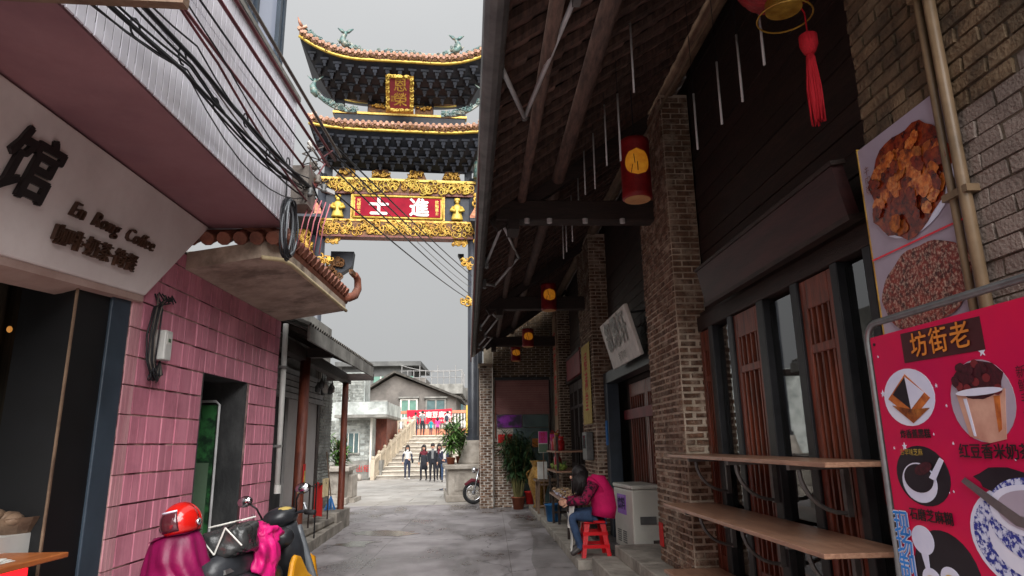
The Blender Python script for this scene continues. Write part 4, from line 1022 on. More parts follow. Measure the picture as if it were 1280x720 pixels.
# pale tiled return beside the shop opening
ret = MB().bb(-3.25, W+.002, 5.045, 5.198, -.05, 3.2).build('corner_strip', 'grout', pk)
rm = MB()
for k in range(3): rm.bb(0, 1, -.5+k/3+.015, -.5+(k+1)/3-.015, -.5, .5)
rme = rm.mesh('strip_tile', 'pink_light')
for j in range(14): piece('strip_tile', rme, ret, (W+.001, 5.122, z0+(j+.5)*rh), (.012, .146, rh-.01))
# doorway reveal, door leaf, green board and leaning pole
dj = MB(); dj.bb(-3.9, -3.26, 7.49, 7.62, 0, 2.45); dj.bb(-3.9, -3.26, 6.27, 6.4, 0, 2.45); dj.bb(-3.9, -3.26, 6.27, 7.62, 2.335, 2.45); dj.bb(-3.95,-3.9,6.2,7.7,0,2.45)
dj.build('door_reveal', 'reveal_dark', pk)
MB().bb(-3.262, -2.9, 7.485, 7.5, 0, 2.33).build('door_jamb', 'reveal_dark', pk); MB().bb(-3.262, -2.9, 6.39, 6.403, 0, 2.33).build('door_jamb', 'reveal_dark', pk)
MB().bb(-3.262, -2.9, 6.39, 7.5, 2.318, 2.331).build('door_head', 'reveal_dark', pk)
MB().bb(-3.27, -2.88, 6.36, 7.53, -.02, .06).build('threshold', 'kerb_stone', pk)
gb = thing('green_poster_board', 'green printed poster board standing inside the dark doorway', 'sign', (-3.4,7.3,.0), FL)
MB().bb(-3.7, -3.13, 7.30, 7.315, .5, 2.06).build('print', 'poster_green', gb)
MB().bb(-3.66, -3.17, 7.292, 7.299, .7, 1.45).build('panel', 'pot_green', gb)
fr = [(-3.73,7.28,.06),(-3.73,7.28,2.06),(-3.69,7.28,2.1),(-3.14,7.28,2.1),(-3.1,7.28,2.06),(-3.06,7.2,.06)]
MB().tube(fr, .014, 8).build('frame', 'white_rod', gb, smooth=True)

# meter box and cable bundle on the pink wall
mt = thing('meter_box', 'small white-blue plastic box on the pink tile wall', 'meter box', (-2.85,5.47,2.33), FL)
MB().bb(-2.9, -2.8, 5.42, 5.54, 2.32, 2.57).build('case', 'plastic_white', mt, bevel=.012)
MB().bb(-2.802, -2.797, 5.44, 5.52, 2.45, 2.54).build('label', 'paper_white', mt); MB().bb(-2.798,-2.795,5.46,5.5,2.47,2.5).build('mark','pot_green',mt)
MB().bb(-2.905, -2.895, 5.40, 5.42, 2.3, 2.6).build('side', 'shutter_grey', mt)
r_ = random.Random(2)
cb = thing('cable_bundle', 'tangle of dark cables hanging down the pink wall to the white box', 'cables', (-2.85,5.33,2.1), FL)
for k in range(7):
    y = 5.27+.022*k; pts = [(-2.87+r_.uniform(-.01,.02), 5.42+r_.uniform(-.1,.12), 2.86+r_.uniform(-.05,.05)), (-2.86, y+.03, 2.74), (-2.86+r_.uniform(-.01,.02), y-.02, 2.5), (-2.86, y, 2.3), (-2.84, y+.04, 2.16+r_.uniform(-.03,.05)), (-2.84, y+.1, 2.2), (-2.85, 5.46, 2.31)]
    MB().tube(pts, .0075, 5).build('cable', ['cable','cable','cable_grey'][k % 3], cb, smooth=True)
b = MB()
for k in range(5): b.tube([(-2.84+.02*math.sin(k), 5.36+.045*math.cos(a_+k), 2.19+.05*math.sin(a_)) for a_ in [j*2*math.pi/12 for j in range(12)]], .006, 5, closed=True)
b.build('loops', 'cable', cb, smooth=True)
b = MB()
for k in range(6): b.tube([(-2.86, 5.35+.05*k, 2.87), (-2.85, 5.42+.04*k, 2.82+.02*(k % 2)), (-2.86, 5.56, 2.84+.01*k)], .007, 5)
b.build('ties', 'cable', cb)

# upper storey: pink soffit, white ribbed facade, window
MB().bb(-6.0, -2.03, 1.0, 5.86, 3.6, 3.68).build('soffit', 'pink_paint', pk)
up = MB().bb(-6.0, -2.016, 1.0, 5.87, 3.68, 4.92).build('upper_wall', 'grey_grout', pk)
sm = MB().bb(-.5,.5,-.5,.5,-.5,.5).mesh('wall_strip', 'white_tile')
y = 1.1
while y < 5.86:
    for za, zb in ((3.61,4.03),(4.036,4.46),(4.466,4.915)):
        piece('wall_strip', sm, up, (-2.0165+RND.uniform(-.001,.001), y+.0285, (za+zb)/2), (.012,.06,zb-za))
    y += .072
y = -2.016
MB().bb(-6.0, -2.05, 5.872, 5.885, 3.6, 4.92).build('end_wall', 'white_tile', up)
MB().bb(-2.03, -1.97, 1.0, 5.9, 4.92, 4.965).build('ledge', 'grey_concrete', up)
MB().bb(-4.0, -2.2, 4.2, 5.6, 4.965, 6.6).build('window_wall', 'white_tile', pk)
wnd = MB().bb(-2.2, -2.15, 4.95, 5.62, 4.97, 6.55).build('window', 'pale_blue_pane', pk)
for y in (4.87, 5.02, 5.56, 5.66): MB().bb(-2.2, -2.11, y, y+.05, 4.966, 6.6).build('frame', 'frame_slate', wnd)
MB().bb(-2.2, -2.12, 4.2, 4.86, 4.968, 6.55).build('window', 'reveal_dark', pk)
MB().cyl((-2.0,2.2,3.57), (-2.0,3.3,4.32), .0, n=3) if False else None
MB().bar((-2.4,2.5,3.56), (-1.36,2.5,3.495), .05, .045).solo('bracket_bar', 'pole_wood', 'weathered wooden bar jutting out below the ribbed white facade', 'bar', (-2.4,2.5,3.56), FL)

# rest of the left house: carcass around the cafe opening
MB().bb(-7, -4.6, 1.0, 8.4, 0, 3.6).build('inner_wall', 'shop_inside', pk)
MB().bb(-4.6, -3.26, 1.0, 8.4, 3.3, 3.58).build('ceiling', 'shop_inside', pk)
MB().bb(-4.6, -3.3, 5.25, 5.4, 0, 3.3).build('party_wall', 'black', pk)
# cafe front
cf = thing('serving_hatch', 'cafe opening with slate frame post, dark curtain and serving hatch', 'hatch', (-3,4.4,0), FL)
MB().bb(-3.3, -2.9, 4.8, 5.04, 0, 2.84).build('frame_post', 'frame_slate', cf, bevel=.008)
MB().bb(-3.3, -2.92, 4.42, 4.798, 0, 2.84).build('black_panel', 'black', cf)
MB().bar((-2.91,4.4,.05), (-2.91,4.4,2.83), .014, .014, (0,1,0)).build('door_edge', 'pole_wood', cf)
MB().grid(lambda u, v: (-3.62+.035*math.sin(u*78), 2.0+u*3.22, .2+v*2.9), 160, 1).build('curtain', 'curtain', cf, smooth=True)
MB().bb(-3.5, -3.0, 2.2, 4.72, .0, 1.1).build('back_counter', 'plastic_white', cf)
for k in range(6):
    MB().sph((-3.5+.02*math.cos(k*5), 4.6+k*.11, 2.44+.06*math.sin(k*2.3)), (.018,.018,.024), 8, 6).build('lamp_bulb', 'lamp_warm', cf)
MB().bb(-3.3, -2.85, 1, 4.4, 2.84, 3.0).build('head_beam', 'beige_paint', cf)
ct = thing('serving_counter', 'wooden serving counter with glowing red panels below its edge', 'counter', (-2.8,3.6,0), FL)
MB().bb(-3.1, -2.62, 1.5, 4.22, .98, 1.01).build('top', 'counter_wood', ct, bevel=.006)
MB().bb(-3.05, -2.7, 1.5, 4.0, 0, .97).build('body', 'black', ct)
for k in range(5): MB().bb(-2.69, -2.675, 3.98-(k+1)*.36, 3.98-k*.36-.02, .6, .965).build('red_panel', 'glow_red', ct)
pp = thing('paper_stack', 'stack of white papers lying on the serving counter', 'paper', (-2.8,3.8,1.01), FL)
for k in range(3): MB().box((-2.82,3.75,1.013+k*.004), (.22,.3,.003), Matrix.Rotation(.2*k,3,'Z')).build('sheet', 'paper_white', pp)
bs = thing('bread_basket', 'basket of brown bread rolls on the white back counter', 'basket', (-3.12,4.46,1.1), FL)
MB().lathe([(.12,0),(.17,.1),(.16,.1),(.11,.02)], 16, (-3.12,4.46,1.1), (1,1.4)).build('basket', 'pole_wood', bs)
b = MB()
for k in range(7): b.sph((-3.12+RND.uniform(-.09,.09), 4.46+RND.uniform(-.15,.15), 1.18+RND.uniform(0,.04)), (.05,.07,.04), 8, 6)
b.build('rolls', 'pole_wood', bs, smooth=True)

# sloping cafe signboard
sg = thing('cafe_sign', 'large white sloping cafe signboard with raised dark brush lettering', 'sign', (-2.8,4.0,2.7), FL)
TR, BR = Vector((-2.70,5.79,3.585)), Vector((-2.86,5.15,2.80))
TL, BL = Vector((-2.68,.8,3.585)), Vector((-2.86,.8,2.5))
b = MB(); th = Vector((-.1,0,-.02)); b.prism([BL, BR, TR, TL], th); b.build('board', 'sign_white', sg, bevel=.012)
MB().prism([BL+Vector((-.005,0,-.005)), BR+Vector((-.005,-.02,-.005)), BR+Vector((-.2,.06,-.05)), BL+Vector((-.3,0,-.05))], (0,0,-.05)).build('soffit_strip', 'beige_paint', sg)
nrm = (BR-BL).cross(TL-BL).normalized()
if nrm.x < 0: nrm = -nrm
def on_sign(y, z):     # point on the board's face
    d = (BL.dot(nrm)-y*nrm.y-z*nrm.z)/nrm.x; return Vector((d, y, z))
def stext(body, y, z, size, m, slope=.0, **k):
    p = on_sign(y, z)+nrm*.004; ex = (on_sign(y+.5, z+.5*slope)-on_sign(y, z)).normalized(); ey = nrm.cross(ex)
    return text(body, size, p+nrm*.014, ex, ey, m, sg, extr=.012, **k)
stext('馆', 3.57, 3.2, .44, 'letter_dark', .05, bold=.022, shear=.25)
stext('咖', 2.95, 3.15, .44, 'letter_dark', .05, bold=.022, shear=.25)
stext('En  Rong  Coffee', 4.52, 3.15, .145, 'letter_brown', .05, bold=.002, shear=.35, spacing=1.02)
stext('咖啡·奶茶·简餐', 4.4, 2.95, .145, 'letter_brown', .05, bold=.005, shear=.12)

# tiled concrete canopy over the doorway
cp = thing('tiled_canopy', 'stained concrete canopy with orange tile edge and curled finial over the doorway', 'canopy', (-2.45,7.1,3.2), FL)
nx, ny = 10, 16
def cz(x, y): return 3.2+.13*((x+2.9)/.85)
def und(u, v):
    y = 5.82+v*2.62; x = -2.9+u*(.84-.0*v); 
    cut = max(0, .3-v*2.62)/.3      # rounded near corner
    x = min(x, -2.06-.16*cut**2); return Vector((x, y, cz(x, y)))
b = MB(); b.grid(lambda u, v: und(u, v), nx, ny); b.grid(lambda u, v: und(u, v)+Vector((0,0,.16)), nx, ny)
b.grid(lambda u, v: und(1, v)+Vector((0,0,.16*u)), 1, ny); b.grid(lambda u, v: und(v, 0)+Vector((0,0,.16*u)), 1, nx); b.grid(lambda u, v: und(v, 1)+Vector((0,0,.16*u)), 1, nx)
b.build('slab', 'concrete', cp)
b = MB(); b.tube([und(1, v/16)+Vector((.01,0,.0)) for v in range(17)], .022, 6); b.build('drip_edge', 'cream', cp, smooth=True)
ctile = MB(); ctile.lathe([(.02,0),(.058,0),(.062,.02),(.056,.05),(.05,.3)], 10); cme = ctile.mesh('roof_tile', 'orange_tile')
ptile = MB(); ptile.grid(lambda u, v: (-.055+.11*u, .03-.035*math.sin(math.pi*u)*1.0-.03, v*.3), 4, 1); pme = ptile.mesh('pan_tile', 'orange_tile')
for k in range(17):
    v = k/16.5; p = und(1, min(1, v)); y = 5.9+k*.15
    q = Vector((und(1, (y-5.82)/2.62 if y < 8.44 else 1).x+.045, y, cz(-2.06, y)+.21))
    piece('roof_tile', cme, cp, q, (1,1,1.35), (0, rad(-62), 0))
    piece('pan_tile', pme, cp, q+Vector((-.02,.075,-.05)), (1,1,1.35), (0, rad(-62), rad(0)))
for k in range(6):
    piece('roof_tile', cme, cp, (-2.85+k*.15, 5.76, 3.47), (1.1,1.1,1.2), (rad(-62), 0, 0))
MB().add([(-2.05,5.85,3.45),(-2.05,8.5,3.45),(-2.9,8.5,3.85),(-2.9,5.85,3.85)], [(0,1,2,3)]).build('roof_slope', 'orange_tile', cp, thick=.05)
fn = [(-2.06,8.35,3.5),(-2.03,8.5,3.52),(-2.0,8.66,3.58),(-1.98,8.76,3.7),(-1.98,8.72,3.82),(-1.99,8.62,3.86),(-2.0,8.56,3.82)]
MB().tube(fn, [.06,.06,.058,.055,.05,.042,.02], 8).build('finial', 'orange_tile', cp, smooth=True)
MB().box((-2.0,8.5,3.85), (.05,.2,.06)).build('finial_ornament', 'gold_brown', cp)

# coil of spare cable hung at the canopy corner
co = thing('cable_coil', 'coil of black cable hanging above the corner of the tiled canopy', 'cable coil', (-1.95,5.55,3.2), FL)
for k in range(9):
    ry, rz = .155+.007*RND.uniform(-2,2), .27+.01*RND.uniform(-2,2)
    MB().tube([(-1.93+.02*(k % 3)+.012*math.sin(2*a_+k), 5.62+ry*math.cos(a_), 3.5+rz*math.sin(a_)+.01*k*.3) for a_ in [j*2*math.pi/22 for j in range(22)]], .0095, 5, closed=True).build('loop', 'cable' if k % 4 else 'scooter_grey', co, smooth=True)
MB().tube([(-1.95,5.6,3.75),(-1.97,5.66,3.92),(-1.99,5.7,4.02)], .008, 5).build('tie', 'cable', co)

# cables strung along the white facade
r_ = random.Random(12)
def sag(a, b, s, n=14):
    a, b = Vector(a), Vector(b); return [a*(1-i/n)+b*(i/n)+Vector((0,0,-s*4*(i/n)*(1-i/n))) for i in range(n+1)]
hub = Vector((-1.86,5.95,4.0))
CB = [(2.2,3.58,.06,'cable',.011),(2.25,3.66,.1,'cable',.008),(2.3,3.7,.16,'cable',.007),(2.45,3.86,.05,'cable',.016),(2.5,3.9,.12,'cable',.008),(2.5,3.95,.2,'cable',.006),(2.6,4.0,.1,'cable_grey',.006),(3.0,4.35,.06,'cable_red',.01),(3.1,4.4,.05,'cable',.006),(2.3,3.62,.24,'cable',.006),(2.35,3.75,.3,'cable',.005)]
for i, (y, z, s_, m_, rr) in enumerate(CB):
    lab = ('thick black power cable' if rr > .01 else 'thin black wire' if m_ == 'cable' else 'dull red cable' if m_ == 'cable_red' else 'thin grey wire')+' strung along the white ribbed facade'
    e = hub+Vector((r_.uniform(-.03,.05), r_.uniform(-.15,.1), r_.uniform(-.12,.12)))
    a = Vector((-1.9+.02*(i % 3), y-1.2, z-.02))
    MB().tube(sag(a, (a+e)/2+Vector((.0,.0,-.02)), s_*.6, 8)+sag((a+e)/2+Vector((0,0,-.02)), e, s_*.8, 8)[1:], rr, 6).solo('facade_cable', m_, lab, 'cable', tuple(a), FL, 'cables along the white facade', smooth=True)
for i, (ya, za, m_, rr) in enumerate(((2.6,4.22,'cable_red',.012),(2.9,4.42,'cable',.008),(3.2,4.62,'cable_red',.015),(3.4,4.8,'cable_red',.015),(3.6,4.96,'cable_grey',.016))):
    e = Vector((-1.9+.03*i, 6.3+.12*i, za+.02-.06*i))
    MB().tube(sag((-1.93,ya-1.5,za), e, .02), rr, 7).solo('facade_conduit', m_, ['straight dull red conduit lowest on the white facade','slim straight black line between the conduits','brown conduit along the middle of the white facade','reddish brown conduit just under the facade ledge','grey-green conduit along the facade ledge'][i], 'conduit', (-1.93,ya-1.5,za), FL, smooth=True)
    b = MB()
for i in range(6):
    y = 3.0+i*.48; z = 3.72+i*.045
    b = MB(); b.tube([(-1.88, y+.045*math.cos(a_), z+.05*math.sin(a_)+.1*(i % 2)) for a_ in [j*5.2/9 for j in range(10)]], .006, 5)
    b.solo('wire_tie', 'cable', 'small twisted wire loop tied round the facade cables', 'wire loop', (-1.88,y,z), FL, 'wire loops on the facade cables', smooth=True)
# junction clutter at the corner
jc = thing('cable_junction', 'cluster of insulators, clamps and cable ends on the facade corner', 'junction', (-1.95,6.0,4.0), FL)
MB().bar((-1.98,6.0,4.16), (-1.78,6.55,4.22), .035, .04).build('lamp_arm', 'white_rod', jc)
MB().bb(-2.02, -1.85, 5.9, 6.15, 3.85, 4.25).build('box', 'cable_grey', jc)
for k in range(9):
    p = Vector((-1.9+r_.uniform(-.06,.12), 5.9+r_.uniform(-.0,.45), 4.0+r_.uniform(-.2,.6)))
    MB().lathe([(.02,0),(.035,.02),(.02,.04),(.035,.06),(.018,.09)], 8, p).build('insulator', ['paper_white','grey_metal','cable_grey','terracotta'][k % 4], jc, smooth=True)
for k in range(10):
    p = Vector((-1.9+r_.uniform(-.05,.1), 5.85+r_.uniform(0,.4), 4.0+r_.uniform(-.1,.6)))
    MB().tube([p, p+Vector((r_.uniform(-.1,.1),r_.uniform(0,.2),-.15)), p+Vector((r_.uniform(-.1,.1),r_.uniform(.1,.3),-.05)), p+Vector((r_.uniform(-.1,.1),r_.uniform(.2,.4),.12))], .008, 5).build('cable_end', ['cable','cable_grey','cable_red'][k % 3], jc, smooth=True)
for k in range(5):
    MB().tube([(-1.86+.03*k, 6.1+.05*k, 4.0), (-1.9+.03*k, 6.0+.06*k, 3.75), (-1.95+.03*k, 6.0+.08*k, 3.47)], .006, 5).build('pink_wire', 'cable_pink', jc, smooth=True)

# wires crossing the lane to the far gate column
ends = [((-1.78,6.6,4.62),(-.62,20.0,6.15),.06), ((-1.72,6.7,4.75),(-.6,20.0,6.55),.05), ((-1.7,6.8,4.85),(-.55,20.0,6.75),.05), ((-1.8,6.5,4.35),(-.65,20.0,6.0),.08), ((-1.66,7.0,4.7),(-.62,20.0,6.4),.1)]
for i, (a, e, s_) in enumerate(ends):
    MB().tube(sag(a, e, s_, 24), .011 if i != 4 else .006, 5).solo('overhead_wire', 'cable' if i < 4 else 'cable_grey', 'dark overhead wire sagging from the facade corner to the gate column' if i < 4 else 'faint grey overhead wire running below the gate beam', 'wire', a, 0, 'overhead wires across the lane', smooth=True)

# ------------------------------------------------------------------ second left house: porch on red posts
h2 = thing('porch_house', 'low old house with tiled porch roof on red-brown posts', 'building', (-4.2,11.5,0), 0)
MB().bb(-7, -3.62, 8.62, 14.9, 0, 4.2).build('core', 'grey_concrete', h2)
b = MB(); b.bb(-3.62,-3.5,9.0,9.75,.3,3.2); b.bb(-3.62,-3.5,13.7,14.7,.3,3.2); b.build('wall', 'mortar', h2)
bricks(h2, (-3.49,8.75,.1), (0,1,0), (1,0,0), .9, 2.9, 'brick_grey', limit=60, seed=51); bricks(h2, (-3.49,13.75,.3), (0,1,0), (1,0,0), .95, 2.9, 'brick_grey', limit=80, seed=52)
for k in range(5): MB().bb(-3.6, -3.44-.02*k, 9.7, 13.75, 2.42+.11*k, 2.51+.11*k).build('shutter_box_strip', 'shutter_grey', h2)
MB().bb(-3.6, -3.52, 9.75, 11.0, .3, 2.42).build('dark_opening', 'reveal_dark', h2)
dp = MB().bb(-3.58, -3.5, 11.6, 13.5, .3, 2.42).build('door_panel', 'door_grey', h2)
MB().bb(-3.6,-3.55,11.0,11.6,.3,2.42).build('dark_opening','reveal_dark',h2)
MB().bb(-3.6,-3.48,13.5,13.7,.3,2.42).build('door_jamb','dark_wood',h2)
for x, y, r0 in ((-2.9,10.35,.085),(-3.08,14.1,.07)):
    po = MB().lathe([(r0*1.02,0),(r0,.05),(r0*.92,2.8)], 14, (x,y,.25)).build('post', 'red_wood', h2, smooth=True)
    MB().lathe([(r0*1.5,0),(r0*1.6,.05),(r0*1.3,.12)], 14, (x,y,.2)).build('post_base', 'kerb_stone', h2)
for y in (10.35, 14.1): MB().bb(-3.6, -2.5, y-.07, y+.07, 2.96, 3.1).build('porch_beam', 'dark_wood', h2)
MB().bar((-2.88,8.8,3.0), (-3.1,14.4,3.0), .14, .18).build('porch_plate', 'dark_wood', h2)
def pr2(x, y): return 3.1+(-2.42-x)*.42
MB().add([(-2.42,8.75,3.12),(-2.44,13.6,3.12),(-4.2,13.6,3.86),(-4.2,8.75,3.86)], [(0,1,2,3)]).build('roof_deck', 'dark_wood', h2, thick=.03)
MB().bar((-2.42,8.7,3.08), (-2.44,13.65,3.08), .03, .2).build('fascia', 'grey_concrete', h2)
for k in range(20):
    y = 8.9+k*.25; MB().bar((-2.46,y,3.08), (-4.0,y,3.73), .05, .06).build('rafter', 'dark_wood', h2)
ot = MB(); ot.grid(lambda u, v: ((v-.5)*1.95, .06*math.cos(math.pi*(u-.5))*0+(.06*(2*u-1)), .05*math.sin(math.pi*u)), 5, 1); ome = ot.mesh('roof_tile', 'old_tile')
for k in range(38): piece('roof_tile', ome, h2, (-3.32, 8.75+k*.128, 3.56), (1,1,1), (0, rad(22.8), 0))
MB().tube([(-2.45,13.7,3.16),(-2.2,14.0,3.12),(-2.1,14.15,3.17)], [.07,.06,.03], 6) if False else None
# hanging things under the porch
hg = thing('hanging_bundle', 'bundle of pale bottles hanging from the porch beam', 'bundle', (-3.3,13.2,2.6), 0)
for k in range(7):
    p = (-3.3+RND.uniform(-.15,.1), 12.7+k*.15, 2.62+RND.uniform(-.06,.1))
    MB().lathe([(.02,0),(.05,.02),(.055,.12),(.02,.17),(.015,.21)], 10, p).build('bottle', 'paper_white' if k % 2 else 'grey_metal', hg, smooth=True)
    MB().cyl((p[0],p[1],p[2]+.2), (p[0],p[1],3.05), .004, n=4).build('string', 'cable', hg)
# steps in front of the porch
s2 = tag(MB().bb(-3.62,-3.02,9.2,14.3,-.1,.28).solo('porch_steps', 'kerb_stone', kind='structure'), label='worn stone steps in front of the porch house')
for k in range(4): MB().prism([(-2.72-.04-k*.045,9.3+k*1.1,-.02),(-2.72-.04-(k+1)*.045,9.3+(k+1)*1.1-.01,-.02),(-3.2,9.3+(k+1)*1.1-.01,-.02),(-3.2,9.3+k*1.1,-.02)], (0,0,.19)).build('step', 'kerb_stone', s2, bevel=.012)
MB().bb(-3.5,-2.965,13.3,14.5,-.02,.36).build('step', 'kerb_stone', s2, bevel=.015)
MB().bb(-3.5,-3.0,9.3,13.28,.2,.3).build('step', 'kerb_stone', s2, bevel=.01)
# drain pipe, meter cabinet, red items
dpn = thing('drain_pipe', 'white plastic drain pipe at the end of the pink wall', 'pipe', (-2.72,8.7,1.0), 0)
MB().cyl((-2.68,8.62,1.05), (-2.72,8.68,3.2), .035, n=10).build('pipe', 'plastic_white', dpn, smooth=True)
MB().cyl((-2.67,8.61,1.04), (-2.67,8.61,1.14), .042, n=10).build('collar', 'plastic_white', dpn)
for z in (1.6,2.6): MB().bb(-2.78,-2.66,8.58,8.72,z,z+.03).build('clip', 'grey_metal', dpn)
mc = thing('meter_cabinet', 'grey metal meter cabinet on the porch house wall behind the drain pipe', 'meter box', (-3.4,9.9,1.75), 0)
MB().bb(-3.5,-3.3,9.6,10.1,1.72,2.3).build('case', 'grey_metal', mc, bevel=.01); MB().bb(-3.3,-3.295,9.66,10.04,1.95,2.25).build('window', 'paper_white', mc); MB().bb(-3.42,-3.36,9.8,9.9,1.45,1.72).build('conduit', 'grey_metal', mc)
ra = thing('red_banner_bag', 'folded red and yellow cloth hung on a rail by the porch step', 'cloth', (-2.95,12.3,.3), 0)
MB().grid(lambda u, v: (-3.05+.03*math.sin(u*9), 11.9+.5*u, .42+.55*v+.03*math.sin(u*5)), 10, 4).build('red_cloth', 'paper_red', ra, thick=.01)
MB().grid(lambda u, v: (-3.02+.03*math.sin(u*7), 12.3+.35*u, .72+.32*v), 8, 4).build('cream_cloth', 'cream', ra, thick=.01)
MB().cyl((-3.03,11.5,.95), (-3.03,12.8,.95), .012, n=6).build('rail', 'dark_wood', ra)
for y in (11.5,12.8): MB().cyl((-3.03,y,.3), (-3.03,y,.98), .014, n=6).build('post', 'dark_wood', ra)
br = thing('broom', 'broom with blue head leaning by the far porch post', 'broom', (-3.2,13.75,.36), 0)
MB().cyl((-3.2,13.75,.62), (-3.32,13.72,1.5), .013, n=6).build('handle', 'pole_wood', br)
b = MB()
for k in range(20): b.tube([(-3.2,13.75,.64), (-3.2+RND.uniform(-.1,.1),13.75+RND.uniform(-.12,.12),.38)], [.012,.008], 4)
b.build('bristles', 'paper_blue', br)
for k, (x, y) in enumerate(((-2.78,9.75),(-2.86,11.25))):
    MB().cyl((x,y,.02), (x,y,1.02), .012, n=6).solo('iron_stake', 'black', ['thin iron stake at the near end of the porch steps','thin iron stake in the middle of the porch steps'][k], 'stake', (x,y,.02), 0)
lw = thing('string_charm', 'red and gold paper charm hung on the near porch post', 'charm', (-2.8,10.3,1.1), 0)
MB().bb(-2.82,-2.81,10.26,10.36,.95,1.35).build('paper','paper_red',lw); MB().bb(-2.808,-2.803,10.28,10.34,1.05,1.25).build('print','gold_yellow',lw)
# ------------------------------------------------------------------ ceremonial gate (local coordinates, turned 6 degrees)
gt = thing('ceremonial_gate', 'tall black and gold ceremonial gate with two curved tiled roofs and red plaques', 'gate', (0,0,0), 0)
gt.location = (-3.0, 20.5, 0); gt.rotation_euler = (0, 0, rad(5.5)); ORG[gt.name] = Vector((0,0,0))
HC = 2.45
def curl(b, c, r, r_, turns=1.3, n=9, th=.03, plane='xz'):
    ph = r_.uniform(0,6.28); sgn = r_.choice((-1,1)); pts = []; rr = []
    for i in range(n):
        t = i/(n-1); a = ph+sgn*t*turns*2*math.pi*.7; q = r*(1-.75*t)
        p = (c[0]+q*math.cos(a), c[1]-.02*math.sin(t*3), c[2]+q*math.sin(a)) if plane == 'xz' else (c[0], c[1]+q*math.cos(a), c[2]+q*math.sin(a))
        pts.append(p); rr.append(th*(1-.5*t))
    b.tube(pts, rr, 4)
def carving(x0, x1, z0, z1, y, n, m='gold', seed=1, th=.032, rad_=(.07,.15), name='carving'):
    r_ = random.Random(seed); b = MB()
    for k in range(n):
        curl(b, (r_.uniform(x0+.05,x1-.05), y-.03, r_.uniform(z0+.05,z1-.05)), r_.uniform(*rad_)*min(1,(z1-z0)/.4), r_, th=th)
    return tag(b.build(name, m, gt, smooth=True), kind='stuff')
# columns on drum stones
for s_ in (-1, 1):
    for yo in (0,):
        c_ = MB().lathe([(.17,0),(.165,.1),(.155,8.6)], 18, (s_*HC,yo,1.7)).build('column', 'column_black', gt, smooth=True)
    MB().lathe([(.44,1.0),(.44,1.1),(.36,1.3),(.27,1.6),(.25,1.72)], 18, (s_*HC,0,0)).build('drum_stone', 'stone', gt, smooth=True)
    MB().lathe([(.22,1.72),(.22,1.84)], 18, (s_*HC,0,0)).build('column_ring', 'column_black', gt)
    # slim rear stay and gilt brackets
    MB().cyl((s_*HC+.3*s_,.9,1.2), (s_*HC+.3*s_,.9,9.4), .09, n=10).build('rear_column', 'column_black', gt, smooth=True)
    for z in (7.35, 6.1):
        b = MB(); r_ = random.Random(int(z*10)+s_)
        for k in range(10): curl(b, (s_*HC-s_*.2+r_.uniform(-.22,.22), -.12, z+r_.uniform(-.14,.14)), .11, r_, th=.035)
        b.box((s_*HC-s_*.1,-.05,z), (.5,.1,.1)); b.build('gilt_bracket', 'gold', gt, smooth=True)
# plinth under each column
for s_ in (-1, 1):
    x = s_*HC
    MB().bb(x-.78, x+1.2, -1.0, 1.2, .15, .9).build('plinth', 'stone', gt, bevel=.02)
    MB().bb(x-.85, x+1.27, -1.07, 1.27, .0, .18).build('plinth_base', 'stone', gt, bevel=.02)
    MB().bb(x-.9, x+1.32, -1.12, 1.32, .9, 1.03).build('plinth_cap', 'stone', gt, bevel=.025)
    MB().bb(x-.6, x+1.0, -1.02, -.99, .3, .8).build('carved_panel', 'kerb_stone', gt, bevel=.008)
# beams and the inscription panel
MB().bb(-HC, HC, -.16, .16, 8.2, 8.68).build('lower_beam', 'gold_brown', gt)
carving(-HC, HC, 8.2, 8.7, -.17, 150, 'gold', 2, th=.02)
carving(-HC, HC, 8.22, 8.66, -.17, 60, 'gold_yellow', 12, th=.019)
MB().bb(-HC, HC, -.18, .18, 8.68, 8.74).build('moulding', 'gold', gt); MB().bb(-HC, HC, -.2, .2, 8.14, 8.2).build('moulding', 'red_wood', gt)
MB().bb(-HC, HC, -.08, .08, 8.74, 9.62).build('panel_ground', 'dark_blue_black', gt)
MB().bb(-1.52, 1.52, -.16, -.06, 8.76, 9.6).build('plaque_frame', 'gold', gt)
pl = MB().bb(-1.38, 1.38, -.19, -.1, 8.86, 9.5).build('plaque', 'plaque_red', gt)
rim = MB()
for a, b_ in (((-1.45,8.81),(1.45,8.81)),((1.45,8.81),(1.45,9.55)),((1.45,9.55),(-1.45,9.55)),((-1.45,9.55),(-1.45,8.81))): rim.cyl((a[0],-.18,a[1]), (b_[0],-.18,b_[1]), .035, n=6)
rim.build('plaque_rim', 'gold_yellow', gt, smooth=True)
text('士', .66, (-.62,-.2,9.14), (1,0,0), (0,0,1), 'white_paint', pl, bold=.035, extr=.008)
text('進', .66, (.68,-.2,9.14), (1,0,0), (0,0,1), 'white_paint', pl, bold=.03, extr=.008)
text('光\n緒\n年\n立', .13, (-1.26,-.2,9.18), (1,0,0), (0,0,1), 'gold_yellow', pl, bold=.01)
text('欽\n點\n進\n士', .13, (1.26,-.2,9.18), (1,0,0), (0,0,1), 'gold_yellow', pl, bold=.01)
